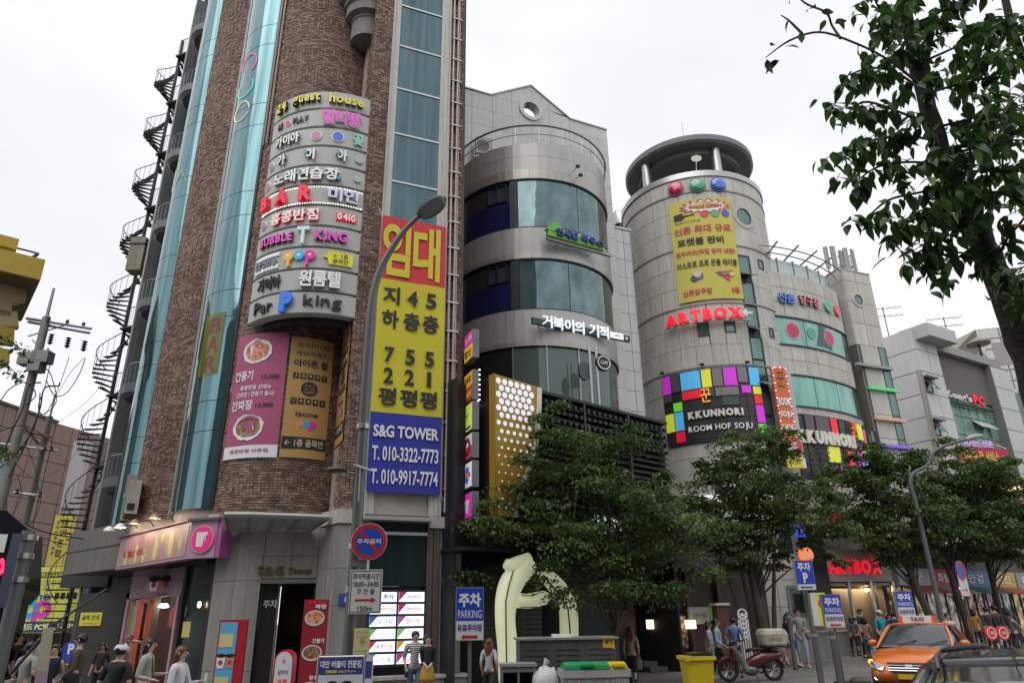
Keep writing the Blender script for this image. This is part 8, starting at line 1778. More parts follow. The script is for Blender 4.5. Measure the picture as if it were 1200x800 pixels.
def wheelie(x0,x1,ylid,Y,lidm,bodym,label,ang_=3):
 p=atY((x0+x1)/2,790,Y);F_=Flat(p.x,Y,ang_);a,z1_=F_.hit(x0,ylid+8);b=F_.hit(x1,ylid+8)[0];zb=gz(p.x);w_=b-a;t=thing('wheelie_bin',label,'bin',(p.x,Y,zb),0,'bins on the pavement')
 mb=MB();V=lambda s,z,n:F_.pt(s,z,n);D=.7
 mb.loft([[V(a+.06,zb+.1,0-.06),V(b-.06,zb+.1,-.06),V(b-.06,zb+.1,-D+.06),V(a+.06,zb+.1,-D+.06)],[V(a,z1_-.12,0),V(b,z1_-.12,0),V(b,z1_-.12,-D),V(a,z1_-.12,-D)],[V(a-.03,z1_-.12,.03),V(b+.03,z1_-.12,.03),V(b+.03,z1_-.12,-D),V(a-.03,z1_-.12,-D)],[V(a-.03,z1_,.03),V(b+.03,z1_,.03),V(b+.03,z1_,-D),V(a-.03,z1_,-D)]]);mb.build('body',bodym,t)
 for i in range(5):q_=a+.1+(w_-.2)*i/4;MB().slab(F_,q_-.015,q_+.015,zb+.15,z1_-.16,-.03,.02).build('rib',bodym,t)
 mb=MB();R_=[]
 for i in range(7):f=i/6;R_.append([V(a+.01,z1_+.01,.03-D*f),V(b-.01,z1_+.01,.03-D*f),V(b-.04,z1_+.03+.09*math.sin(PI*min(1,.15+f*.8)),.02-D*f),V(a+.04,z1_+.03+.09*math.sin(PI*min(1,.15+f*.8)),.02-D*f)])
 mb.loft(R_);mb.build('lid',lidm,t);MB().slab(F_,(a+b)/2-.12,(a+b)/2+.12,z1_+.05,z1_+.09,-.02,.06).build('lid_handle',lidm,t)
 for s_ in(a+.12,b-.12):MB().tube([F_.pt(s_-.03,zb+.1,-.55),F_.pt(s_+.03,zb+.1,-.55)],.1,12).build('wheel',BLACK,t)
bg_=mat('bin grey',(.36,.37,.36),.55,noise=.08,streak=.12)
wheelie(660,717,777,13.3,mat('lid green',(.02,.26,.09),.4,noise=.1),bg_,'wide grey bin with a bright green lid')
wheelie(712,737,776,14.2,mat('lid yellow',(.62,.42,.02),.4,noise=.1),bg_,'narrow grey bin with a yellow lid beside the green lidded one')
p=atY(819,800,15.6);F_=Flat(p.x,15.6,3);a,z1_=F_.hit(803,767);b=F_.hit(837,767)[0];zb=gz(p.x);t=thing('yellow_bin','tall tapering yellow bin full of rubbish near the scooter','bin',(p.x,15.6,zb));ym=mat('bin yellow',(.62,.47,.015),.4,noise=.06)
D=b-a;V=F_.pt;mb=MB();mb.loft([[V(a+.09,zb,-.09),V(b-.09,zb,-.09),V(b-.09,zb,-D+.09),V(a+.09,zb,-D+.09)],[V(a+.02,z1_-.1,0),V(b-.02,z1_-.1,0),V(b-.02,z1_-.1,-D),V(a+.02,z1_-.1,-D)],[V(a-.02,z1_-.1,.04),V(b+.02,z1_-.1,.04),V(b+.02,z1_-.1,-D-.04),V(a-.02,z1_-.1,-D-.04)],[V(a-.02,z1_-.03,.04),V(b+.02,z1_-.03,.04),V(b+.02,z1_-.03,-D-.04),V(a-.02,z1_-.03,-D-.04)],[V(a+.04,z1_-.03,-.02),V(b-.04,z1_-.03,-.02),V(b-.04,z1_-.03,-D+.02),V(a+.04,z1_-.03,-D+.02)]],cap=True);mb.build('body',ym,t)
mb=MB();mb.slab(F_,a+.15,b-.02,z1_-.05,z1_+.03,-D,-.05);mb.build('black_bag',mat('bag black',(.02,.02,.022),.3),t);mb=MB();mb.slab(F_,a+.0,a+.06,z1_-.12,z1_-.02,-.1,.08);mb.build('handle',ym,t)
for k_,(x,y0,y1,Y,l_)in enumerate(((929,716,758,24,'dark bollard in front of the strolling couple'),(963,735,800,17.2,'dark bollard beside the tall P sign post'),(983,738,790,17.8,'dark bollard right behind the tilted PARKING sign'),(1009,793,803,14.2,'squat black rubber post base at the kerb, cut by the bottom edge'))):
 p=atY(x,y1,Y);t=thing('bollard',l_,'bollard',(p.x,Y,gz(p.x)),0,'dark bollards along the kerb');zt_=atY(x,y0,Y).z;r_=.075 if k_<3 else.2
 MB().lathe([(0,0),(r_,0),(r_,.06),(r_*.9,.07),(r_*.9,zt_-gz(p.x)-.05),(r_*.6,zt_-gz(p.x)),(0,zt_-gz(p.x))],(p.x,Y,gz(p.x)),14).build('post',mat('bollard dark',(.045,.047,.05),.55,noise=.2),t,smooth=True);MB().lathe([(r_*.93,-.03),(r_*.93,.03)],(p.x,Y,zt_-.15),14).build('band',mat('band grey',(.25,.25,.22),.5),t)
p=atY(869,730,23.5);F_=Flat(p.x,23.5,6);t=thing('lattice_stand','white openwork iron stand beside the man in the blue polo','plant stand',(p.x,23.5,gz(p.x)));a,z1_=F_.hit(864,717);b,z0_=F_.hit(879,748)
for i in range(5):mb=MB();mb.tube([F_.pt(a+(b-a)*i/4,gz(p.x),0),F_.pt(a+(b-a)*i/4,z1_-.1*abs(i-2),0)],.02,5);mb.build('bar',WHITE,t)
for i in range(6):z=z0_+(z1_-z0_)*i/6;MB().tube([F_.pt(a,z,0),F_.pt(b,z+.1,0)],.016,5).build('cross_bar',WHITE,t);MB().tube([F_.pt(a,z+.1,0),F_.pt(b,z,0)],.016,5).build('cross_bar',WHITE,t)
MB().ring(F_,(a+b)/2,z1_-.05,.12,.16,-.02,.02,16).build('ring',WHITE,t)
p=atY(850,740,24.5);t=thing('brick_post','dark red brick post behind the two men in blue','post',(p.x,24.5,gz(p.x)));F_=Flat(p.x,24.5,10);zt_=F_.hit(850,709)[1];mb=MB();mb.slab(F_,-.2,.2,-.2,zt_,-.4,0);mb.build('shaft',mat('maroon brick',(.10,.03,.025),.7,noise=.2,nscale=6),t);MB().slab(F_,-.25,.25,zt_,zt_+.08,-.45,.05).build('cap',STONE2,t)
for k_,x in enumerate((1162,1176)):
 p=atY(x-.0,741,22+.3*k_);F_=Flat(p.x,22+.3*k_,10);t=thing('red_disc_barrier','round red barrier disc behind the dark car roof, '+('left' if k_==0 else 'right')+' of the pair','barrier',(p.x,22,gz(p.x)),0,'red disc barriers');MB().disc(F_,0,p.z,.2,-.05,0,22).build('disc',mat('disc scarlet',(.6,.03,.03),.4,emit=.05),t);MB().ring(F_,0,p.z,.13,.15,0,.01,20).build('white_ring',WHITE,t);text(F_,0,p.z,'서행',.18,.08,WHITE,t,n=.01);MB().tube([F_.pt(0,gz(p.x),-.02),F_.pt(0,p.z-.25,-.02)],.03,6).build('post',DARK,t)
p=atY(1125,668,24);F_=Flat(p.x,24,35);t=thing('round_road_sign','distant round blue and red no parking sign with a plate among the tree trunks','road sign',(p.x,24,gz(p.x)));MB().disc(F_,0,p.z,.3,0,.03,24).build('blue_field',sb,t);MB().ring(F_,0,p.z,.23,.3,.03,.04,24).build('red_ring',sr,t);pz=atY(1128,684,24).z;MB().slab(F_,-.28,.28,pz-.36,pz+.3,0,.02).build('plate',mat('plate white',(0,0,0)),t);mb=MB();mb.poly(F_,[(-.15,pz-.2),(.08,pz-.2),(.08,pz-.24),(.17,pz-.18),(.08,pz-.12),(.08,pz-.16),(-.15,pz-.16)],.02,.025);mb.build('arrow',sr,t);MB().tube([(p.x,24.1,gz(p.x)),(p.x,24.1,p.z+.3)],.04,8).build('post',GALV,t)
LY2=27;l0=atY(1108,745,LY2);t=thing('street_lamp','farther street lamp whose curved arm rises over the trees at the right','street lamp',(l0.x,LY2,gz(l0.x)))
zt=atY(1087,560,LY2).z;pth=[Vector((l0.x,LY2,-.2)),Vector((l0.x,LY2,zt-1.5)),Vector((l0.x,LY2,zt))]+[atY(x,y,LY2)for x,y in((1087,545),(1092,532),(1103,524),(1120,518),(1138,514))];P_,R_=spline(pth,[.1,.08,.075,.07,.065,.06,.055,.05],6);mb=MB();mb.tube(P_,R_,10);mb.build('pole',mat('lamp pole olive',(.10,.11,.11),.5,.2),t,smooth='all')
mb=MB();mb.tube(*spline([atY(1132,515,LY2),atY(1140,512,LY2),atY(1152,510,LY2)],[.06,.12,.05],4),8);mb.build('lamp_head',mat('head pale',(.35,.36,.35),.4),t,smooth='all')
# people: one continuous skinned body, clothes and hair as children
TMP=bpy.data.scenes.new('work')
def skin_mesh(name,pts,edges,rad,m_,sub=1,root=0):
 me=bpy.data.meshes.new(name);me.from_pydata(pts,edges,[]);o=bpy.data.objects.new(name,me);TMP.collection.objects.link(o)
 o.modifiers.new('s','SKIN').use_smooth_shade=True
 if not me.skin_vertices:
  pass
 for i,r in enumerate(rad):
  r=r if isinstance(r,tuple)else(r,r);me.skin_vertices[0].data[i].radius=r
 me.skin_vertices[0].data[root].use_root=True
 sb_=o.modifiers.new('b','SUBSURF');sb_.levels=sub;sb_.render_levels=sub
 vl=TMP.view_layers[0];vl.update();nm=bpy.data.meshes.new_from_object(o.evaluated_get(vl.depsgraph));nm.name=name
 nm.materials.clear();nm.materials.append(m_);bpy.data.objects.remove(o);bpy.data.meshes.remove(me);return nm
def ensure_skin():pass
def add_obj(name,me,parent,**k):
 o=bpy.data.objects.new(name,me);COL.objects.link(o);o.parent=parent
 for a,b in k.items():o[a]=b
 return o
SKINM=mat('skin',(.48,.30,.22),.5,noise=.06,nscale=20);SKIN2=mat('skin pale',(.58,.40,.31),.5,noise=.05,nscale=20)
HAIRB=mat('hair black',(.012,.010,.010),.35,noise=.3,nscale=30);HAIRR=mat('hair auburn',(.12,.035,.018),.35,noise=.25,nscale=30);HAIRN=mat('hair brown',(.05,.025,.015),.35,noise=.3,nscale=30)
SHOE=mat('shoe dark',(.02,.02,.022),.5);SHOEW=mat('shoe white',(.6,.6,.6),.5)
def person(px,py_head,Y,face,label,h=1.65,top=(.5,.5,.5),sleeve=.5,bottom='trousers',bcol=(.03,.03,.04),hair='short',hcol=None,arms=((-.1,0),(.1,0)),stride=.12,extra=None,group='people walking on the pavement',skin=SKINM,fingers=True,stripes=False,z0=None,lowdetail=False):
 """face: heading in degrees, 0 = looking along +x, 90 = away from the camera, -90 = towards it. arms: per side, target hand (x forward, z) or full 3-tuples in body units"""
 p=atY(px,py_head,Y);g=gz(p.x)if z0 is None else z0
 t=thing('person',label,'person',(p.x,Y,g),math.radians(face),group,local=True)
 H=max(1.45,min(1.85,p.z-g))if h is None else h
 fem=hair in('long','bob','pony');sw=(.098 if fem else.112)*H;hw=.055*H
 hip=.51*H;kn=.28*H;an=.045*H;sh=.815*H;nk=.845*H;hd=.93*H
 J=[];E=[];R=[]
 def j(x,y,z,r,par=None):
  J.append((x,y,z));R.append(r)
  if par is not None:E.append((par,len(J)-1))
  return len(J)-1
 k_=.9 if fem else 1.0
 pel=j(0,0,.54*H,(.075*H*k_,.058*H),None);wa=j(.0,0,.62*H,(.062*H*k_,.048*H),pel);ch=j(.0,0,.72*H,(.075*H*k_,.056*H),wa);cl=j(0,0,.79*H,(.05*H,.045*H),ch);nk_=j(.005,0,nk,.030*H,cl)
 h1=j(.02,0,.885*H,.040*H,nk_);h2=j(.018,0,.925*H,.056*H,h1);h3=j(.01,0,.96*H,.046*H,h2)
 hands=[]
 for sd,side in((1,0),(-1,1)):
  s1=j(0,sd*sw*.72,.80*H,.036*H,cl);s2=j(0,sd*sw,.785*H,.032*H*k_,s1)
  A=arms[side];tgt=Vector((A[0]*H,sd*(sw+.03)if len(A)<3 else A[2]*H,(.50+A[1])*H))if True else None
  S_=Vector((0,sd*sw,.785*H));L1,L2=.165*H,.15*H;d=tgt-S_;dl=min(d.length,(L1+L2)*.995);d=d.normalized()*dl;tgt=S_+d
  a_=(L1*L1-L2*L2+dl*dl)/2/dl;hh=math.sqrt(max(0,L1*L1-a_*a_));bend=Vector((-1,sd*.35,-.4));bend=(bend-d.normalized()*bend.dot(d.normalized())).normalized();el=S_+d.normalized()*a_+bend*hh
  e1=j(*((S_+el)/2),.026*H*k_,s2);e2=j(*el,.022*H*k_,e1);e3=j(*((el+tgt)/2),.020*H*k_,e2);w1=j(*tgt,.014*H,e3)
  dr=(tgt-el).normalized();pm=tgt+dr*.035*H;w2=j(*pm,.017*H,w1);hands.append((tgt,dr,pm,sd,el))
 feet=[]
 for sd,st in((1,stride),(-1,-stride)):
  hx=j(0,sd*hw,hip-.02*H,(.05*H*k_,.05*H),pel);K=Vector((st*.55*H+.02*H,sd*hw*1.02,kn));kk=j(*((Vector((0,sd*hw,hip))+K)/2),.042*H,hx);k2=j(*K,.032*H,kk)
  Fz=an+(.03*H if st<0 and abs(st)>.05 else 0);F_=Vector((st*H,sd*hw*.9,Fz));c2=j(*((K+F_)/2+Vector((-.01*H,0,.02*H))),.031*H,k2);a2_=j(*F_,.021*H,c2);toe=j(F_.x+.07*H,F_.y,.018*H,(.02*H,.016*H),a2_);feet.append(F_)
 me=skin_mesh('body',J,E,R,skin,1)
 if fingers:
  mb=MB()
  for tgt,dr,pm,sd,el in hands:
   side_=dr.cross(Vector((1,.2*sd,0))).normalized()if abs(dr.x)<.9 else Vector((0,1,0));flat=side_.cross(dr).normalized();bnd=-flat*sd
   for i,(o_,l_)in enumerate(((-.012,.030),(-.004,.036),(.004,.034),(.012,.026))):
    a=pm+flat*0+side_*o_*H*.9+dr*.004*H;mb.tube([a,a+dr*l_*H*.45,a+dr*l_*H*.8+Vector((.006*H,0,-.004*H))],[.0052*H,.0048*H,.0036*H],5)
   a=pm+side_*.013*H-dr*.018*H;mb.tube([a,a+side_*.014*H+dr*.012*H,a+side_*.014*H+dr*.026*H],[.006*H,.0055*H,.004*H],5)
  bm=bmesh.new();bm.from_mesh(me);f_=mb.mesh('fingers',skin);bm.from_mesh(f_);bm.to_mesh(me);bm.free();bpy.data.meshes.remove(f_);me.polygons.foreach_set('use_smooth',[True]*len(me.polygons))
 add_obj('body',me,t)
 hc=Vector((.018,0,.925*H))
 mb=MB();mb.loft([[(hc.x+.052*H,y_*H,hc.z+z_*H)for y_,z_ in((-.008,.004),(0,.016),(.008,.004))],[(hc.x+.066*H,y_*H,hc.z+z_*H)for y_,z_ in((-.009,-.012),(0,-.006),(.009,-.012))],[(hc.x+.052*H,y_*H,hc.z+z_*H)for y_,z_ in((-.008,-.018),(0,-.02),(.008,-.018))]]);mb.build('nose',skin,t)
 for sd in(1,-1):
  MB().ball((hc.x+.050*H,sd*.019*H,hc.z+.006*H),.007*H,.009*H,.0045*H,8,5).build('eye',HAIRB,t)
  MB().ball((hc.x,sd*.056*H,hc.z-.002*H),.010*H,.007*H,.017*H,8,5).build('ear',skin,t)
 MB().ball((hc.x+.050*H,0,hc.z-.030*H),.006*H,.015*H,.004*H,8,5).build('mouth',mat('lips',(.35,.10,.09),.5),t)
 hm=hcol or HAIRB;mb=MB();V=[];n1,n2=16,9
 for i in range(n2+1):
  th=PI*.76*i/n2;ring=[]
  for q in range(n1):
   ph=2*PI*q/n1;fr=max(0,math.cos(ph));lim=1 if fr<.3 else 1-.55*((fr-.3)/.7);th2=th*lim
   ring.append((hc.x-.010*H+.067*H*math.sin(th2)*math.cos(ph),.060*H*math.sin(th2)*math.sin(ph)*1.02,hc.z+.012*H+.058*H*math.cos(th2)))
  V.append(ring)
 mb.loft(V);hm_o=mb.build('hair',hm,t,smooth='all')
 if hair in('long','bob','pony'):
  dn={'long':.27,'bob':.12,'pony':.12}[hair]*H;rings=[]
  for i in range(8):
   f=i/7;z=hc.z+.02*H-dn*f;w_=(.064+.012*math.sin(f*PI)-.018*f*f)*H;dpt=(.056-.018*f)*H;cx_=hc.x-.022*H-.022*H*math.sin(min(1,f*1.4)*PI/2)
   rings.append([(cx_+dpt*.75*math.cos(2*PI*q/14),w_*math.sin(2*PI*q/14),z+.004*H*math.sin(3*q+i))for q in range(14)])
  mb=MB();mb.loft(rings);mb.build('hair_length',hm,t,smooth='all')
 tm=mat('cloth %.3f %.3f %.3f'%top,top,.8,noise=.12,nscale=14)
 if stripes:tm=stripe_mat
 if True:
  P_=[];Ed=[];Rd=[]
  def q_(x,y,z,r,par=None):
   P_.append((x,y,z));Rd.append(r)
   if par is not None:Ed.append((par,len(P_)-1))
   return len(P_)-1
  zb=.50 if bottom!='dress' else.53
  r0=q_(0,0,zb*H,(.088*H*k_,.068*H));r1=q_(0,0,.60*H,(.076*H*k_,.060*H),r0);r2=q_(0,0,.71*H,(.086*H*k_,.066*H),r1);r3=q_(0,0,.785*H,(.062*H,.055*H),r2);r4=q_(.003,0,.828*H,.034*H,r3)
  for tgt,dr,pm,sd,el in hands:
   S_=Vector((0,sd*sw,.785*H));a=q_(0,sd*sw*.72,.80*H,.044*H,r3);b=q_(*S_,.042*H*k_,a)
   if sleeve>.05:
    e_=S_.lerp(el,min(1,sleeve*2));c=q_(*((S_+e_)/2),.035*H*k_,b);d_=q_(*e_,.031*H*k_,c)
    if sleeve>.5:w_=el.lerp(tgt,(sleeve-.5)*2);f_=q_(*((el+w_)/2),.027*H*k_,d_);q_(*w_,.022*H,f_)
  add_obj('shirt' if bottom!='dress' else 'bodice',skin_mesh('shirt',P_,Ed,Rd,tm,1),t)
 bm_=mat('cloth %.3f %.3f %.3f'%bcol,bcol,.8,noise=.15,nscale=14)
 if bottom in('trousers','shorts'):
  P_=[];Ed=[];Rd=[]
  r0=q_(0,0,.545*H,(.080*H,.064*H));
  for F_,sd,st in((feet[0],1,stride),(feet[1],-1,-stride)):
   K=Vector((st*.55*H+.02*H,sd*hw*1.02,kn));a=q_(0,sd*hw,.49*H,.058*H,r0);b=q_(*((Vector((0,sd*hw,hip))+K)/2),.050*H,a);c=q_(*K,.041*H,b)
   if bottom=='trousers':d_=q_(*((K+F_)/2),.037*H,c);q_(F_.x,F_.y,F_.z+.01*H,.031*H,d_)
  add_obj('trousers' if bottom=='trousers' else 'shorts',skin_mesh('trousers',P_,Ed,Rd,bm_,1),t)
 else:
  zl={'skirt':.36,'dress':.33,'longskirt':.2}[bottom]*H;rings=[]
  for i in range(6):
   f=i/5;z=.585*H+(zl-.585*H)*f;wd=(.066+.045*min(1,f*1.5)+.012*f)*H*k_*1.05;rings.append([(wd*.82*math.cos(2*PI*q/18)+stride*.25*H*f,wd*math.sin(2*PI*q/18)*(1+.05*math.sin(q*3)*f),z)for q in range(18)])
  mb=MB();mb.loft(rings);mb.build('skirt',bm_,t,smooth='all')
 for F_ in feet:
  rings=[]
  for i in range(7):
   f=i/6;x=F_.x-.035*H+.135*H*f;w_=.024*H*(.75+.5*math.sin(PI*(.15+.75*f)));hh=(.038-.022*f)*H;b0=max(0,F_.z-an)*(1-f*.6);rings.append([(x,F_.y+w_*math.cos(2*PI*q/10),b0+hh*.5+hh*.5*math.sin(2*PI*q/10))for q in range(10)])
  mb=MB();mb.loft(rings);mb.build('shoe',SHOEW if(len(label)%3==0)else SHOE,t,smooth='all')
 if extra:extra(t,H,hands,hc,Vector((p.x,Y,g)),math.radians(face))
 return t
stripe_mat=bpy.data.materials.new('striped jersey');stripe_mat.use_nodes=True;jtree=stripe_mat.node_tree;jprin=jtree.nodes['Principled BSDF'];jwave=jtree.nodes.new('ShaderNodeTexWave');jwave.bands_direction='Z';jwave.inputs['Scale'].default_value=7
jco=jtree.nodes.new('ShaderNodeTexCoord');jramp=jtree.nodes.new('ShaderNodeValToRGB');jramp.color_ramp.interpolation='CONSTANT';jramp.color_ramp.elements[0].color=(.04,.04,.045,1);jramp.color_ramp.elements[1].position=.38;jramp.color_ramp.elements[1].color=(.55,.55,.54,1)
jtree.links.new(jco.outputs['Object'],jwave.inputs['Vector']);jtree.links.new(jwave.outputs[0],jramp.inputs[0]);jtree.links.new(jramp.outputs[0],jprin.inputs['Base Color']);jprin.inputs['Roughness'].default_value=.8
def wpt(v,base,ang):
 c,s=math.cos(ang),math.sin(ang);return Vector((base.x+v.x*c-v.y*s,base.y+v.x*s+v.y*c,base.z+v.z))
def bag(name,label,m_,hand=0,w_=.16,h_=.2,dz=-.32,strap=True):
 def f(t,H,hands,hc,base,ang):
  tg=hands[hand][2];c=wpt(Vector((tg.x,tg.y,tg.z)),base,ang);b=thing(name,label,'bag',c,ang)
  mb=MB();mb.loft([[(x*w_*.9,y*.05,dz)for x,y in((-1,-1),(1,-1),(1,1),(-1,1))],[(x*w_,y*.07,dz+h_*.4)for x,y in((-1,-1),(1,-1),(1,1),(-1,1))],[(x*w_*.95,y*.03,dz+h_)for x,y in((-1,-1),(1,-1),(1,1),(-1,1))]]);mb.build('pouch',m_,b)
  if strap:mb=MB();mb.tube([(-w_*.7,0,dz+h_),(-w_*.3,0,-.03),(0,0,.0),(w_*.3,0,-.03),(w_*.7,0,dz+h_)],.008,5);mb.build('strap',m_,b)
 return f
def both(*fs):
 def f(*a):
  for q in fs:q(*a)
 return f
def cap(m_,brim=True,scarf=False):
 def f(t,H,hands,hc,base,ang):
  mb=MB();rings=[]
  for i in range(6):
   th=PI*.48*i/5 if brim else PI*(.22+.06*i);rings.append([(hc.x-.006*H+.070*H*math.sin(th)*math.cos(2*PI*q/16),.065*H*math.sin(th)*math.sin(2*PI*q/16),hc.z+.014*H+.062*H*math.cos(th))for q in range(16)])
  mb.loft(rings);mb.build('cap' if brim else 'headband',m_,t,smooth='all')
  if brim:mb=MB();mb.loft([[(hc.x+.05*H,y_*H,hc.z+.014*H),(hc.x+.105*H,y_*.7*H,hc.z+.008*H),(hc.x+.105*H,y_*.7*H,hc.z+.004*H),(hc.x+.05*H,y_*H,hc.z+.008*H)]for y_ in(-.045,-.02,.02,.045)]);mb.build('cap_brim',m_,t)
 return f
def strapbag(m_,lbl):
 def f(t,H,hands,hc,base,ang):
  mb=MB();pts=[(.085*H*math.cos(a)*.8,(.1*math.cos(a*1.0-1.2))*H*0+(-.075+.15*(i/8))*H,(.81-.27*(i/8))*H)for i,a in enumerate(lin(0,0,8))];mb.tube([(.075*H+.0,y,z)for _,y,z in pts],.012,5);mb.build('bag_strap',m_,t)
  c=wpt(Vector((-.02,.135*H,.52*H)),base,ang);b=thing('shoulder_bag',lbl,'bag',c,ang);mb=MB();mb.ball((0,0,0),.15,.07,.13,12,8);mb.build('pouch',m_,b,smooth='all');MB().slab(Flat(0,0,0),-.13,.13,.02,.1,-.075,.075).build('flap',m_,b)
 return f
person(97,741,15.6,195,'man in an olive shirt and khaki trousers walking beside the woman in navy',h=None,top=(.075,.065,.04),sleeve=.95,bcol=(.30,.23,.15),hair='short',arms=((.1,.02),(.14,.16)),extra=both(bag('checked_bag','black and white checked tote held by the man in the olive shirt',mixmat('check',(.02,.02,.02),(.6,.6,.6),26,.7,.49,.51,tex='voronoi'),0,.17,.26,-.34),strapbag(mat('strap black',(.02,.02,.02),.6),'small black shoulder bag of the man in the olive shirt')))
person(67,753,15.3,-75,'woman in a sleeveless navy dress with long hair holding a blue drink',h=None,top=(.012,.014,.035),sleeve=0,bottom='dress',bcol=(.012,.014,.035),hair='long',skin=SKIN2,arms=((.02,0),(.14,.18)),stride=.05,extra=lambda t,H,hands,hc,base,ang:(lambda c:(lambda b:(MB().lathe([(0,0),(.03,0),(.04,.12),(0,.12)],(0,0,0),10).build('cup',mat('cup blue',(.05,.2,.6),.4),b),MB().tube([(0,0,.1),(.01,0,.2)],.004,4).build('straw',WHITE,b)))(thing('drink_cup','blue plastic cup in the hand of the woman in navy','cup',c,ang)))(wpt(hands[1][2]+Vector((.03,0,-.03)),base,ang)))
person(143,753,12.4,85,'person seen from behind in a black T-shirt with a white knotted headscarf',h=None,top=(.012,.012,.013),sleeve=.4,hair='short',arms=((.12,.1),(.12,.1)),stride=.03,extra=cap(mat('scarf white',(.65,.63,.62),.7,noise=.1,nscale=20),False))
person(152,742,16.2,20,'auburn haired woman raising a camera behind the person in the white headscarf',h=None,top=(.30,.22,.17),sleeve=.3,hair='long',hcol=HAIRR,skin=SKIN2,arms=((.12,.4,.02),(.12,.41,-.02)),stride=.04,extra=lambda t,H,hands,hc,base,ang:MB().box(-.05,.05,-.05,.05,-.04,.04).build('casing',BLACK,thing('camera','small dark camera held up by the auburn haired woman','camera',wpt(Vector((.13*H,0,.92*H)),base,ang),ang)))
person(177,746,13.6,5,'woman with long black hair, light grey top and beige pleated skirt facing right',h=None,top=(.34,.34,.32),sleeve=.9,bottom='longskirt',bcol=(.34,.24,.17),hair='long',skin=SKIN2,arms=((.16,.14),(.12,.1)),stride=.05,extra=strapbag(mat('bag brown',(.15,.08,.05),.5),'small brown shoulder bag of the woman in the beige skirt'))
person(214,755,12.2,-8,'woman with very long auburn hair and a white sweater looking at a phone',h=None,top=(.62,.62,.64),sleeve=.95,bcol=(.05,.06,.09),hair='long',hcol=HAIRR,skin=SKIN2,arms=((.18,.16),(.15,.1)),stride=.06,extra=lambda t,H,hands,hc,base,ang:MB().box(-.008,.008,-.035,.035,-.07,.07).build('casing',WHITE,thing('phone','white phone in the hand of the woman in the white sweater','phone',wpt(hands[0][2]+Vector((.03,-.0,.04)),base,ang),ang)))
person(38,750,15.0,75,'man in a grey T-shirt seen from behind beside the sloping ramp board',h=None,top=(.30,.30,.29),sleeve=.4,bcol=(.16,.2,.26),arms=((.05,0),(.1,.12)),extra=strapbag(mat('bag taupe',(.3,.27,.24),.6),'taupe shoulder bag of the man in the grey T-shirt'))
for k_,(x,y,c_,l_,fc)in enumerate(((47,742,(.5,.5,.52),'woman in a white top far back under the billboard',-60),(12,744,(.02,.02,.022),'person in black at the left edge under the billboard',40),(24,741,(.03,.025,.025),'dark clad person with a friend under the billboard',-20),(33,748,(.015,.015,.02),'third dark clad person between friend and grey T-shirt man',120),(122,752,(.04,.03,.03),'person in dark clothes far back on the dark alley corner',-80))):
 person(x,y,21,fc,l_,h=None,top=c_,sleeve=.5,hair='long' if k_ in(0,4)else 'short',stride=.06,group='people under the billboard')
t=thing('leaning_board','beige and mauve board leaning against a dark rail at the alley mouth','board',tuple(atY(52,790,14.2)));F_=Flat(atY(52,790,14.2).x,14.2,5);q=[F_.hit(x,y)for x,y in((40,800),(53,800),(62,734),(50,737))];mb=MB();mb.poly(F_,q,-.05,0);mb.build('board',mat('board beige',(.38,.33,.26),.7,noise=.1),t)
mb=MB();q=[F_.hit(x,y)for x,y in((40.5,800),(53,800),(55,785),(43,785))];mb.poly(F_,q,0,.01);mb.build('mauve_strip',mat('mauve strip',(.32,.22,.27),.7),t);MB().tube([F_.pt(*F_.hit(8,790),-.1),F_.pt(*F_.hit(60,731),-.1)],.03,6).build('rail',DARK,t);MB().tube([F_.pt(*F_.hit(60,731),-.1),F_.pt(*F_.hit(102,688),-.8)],.025,6).build('rail',DARK,t)
# by the tenant board
person(487,738,18.3,-70,'man in a striped T-shirt and jeans with an arm round the woman in mustard',h=None,stripes=True,sleeve=.5,bcol=(.09,.15,.22),arms=((.06,.27,.2),(.04,.02)),stride=.08,extra=lambda t,H,hands,hc,base,ang:MB().ball((0,0,-.1),.06,.05,.08,8,6).build('pouch',BLACK,thing('camera_bag','small black pouch dangling from the striped man\'s hand','bag',wpt(hands[1][2],base,ang),ang)))
person(502,742,18.0,-85,'woman in a black top and mustard skirt held by the man in stripes',h=None,top=(.014,.013,.014),sleeve=.75,bottom='skirt',bcol=(.42,.24,.03),hair='bob',skin=SKIN2,arms=((.12,.06,.03),(.12,.07,-.02)),stride=.07)
person(573,751,17.6,80,'red haired woman in a loose grey T-shirt walking away behind the near parking sign',h=None,top=(.42,.43,.47),sleeve=.45,bcol=(.03,.03,.035),hair='long',hcol=HAIRR,skin=SKIN2,arms=((.05,.0),(.03,.02)),stride=.1)
person(738,733,20.5,75,'reddish haired woman in a beige blouse and black skirt carrying a grey bag, walking away',h=None,top=(.30,.20,.15),sleeve=.4,bcol=(.014,.014,.016),hair='long',hcol=HAIRR,arms=((.02,0),(.04,.02)),stride=.1,extra=bag('tote_bag','grey tote bag beside the hip of the woman in the beige blouse',mat('tote grey',(.16,.16,.17),.7),1,.16,.26,-.3))
person(838,724,21.5,-20,'man in a light blue shirt and black trousers walking past the scooter',h=None,top=(.30,.40,.50),sleeve=.9,bcol=(.012,.012,.014),arms=((.04,.02),(.12,.05)),stride=.15)
person(829,727,22.3,-20,'woman in pale lilac half hidden behind the man in light blue',h=None,top=(.45,.42,.52),sleeve=.4,hair='long',bcol=(.40,.38,.45),stride=.08)
person(858,722,22.0,70,'man in a blue polo shirt seen from behind next to the scooter handlebar',h=None,top=(.10,.17,.33),sleeve=.4,bcol=(.10,.08,.07),arms=((.12,.12),(.1,.1)),stride=.05)
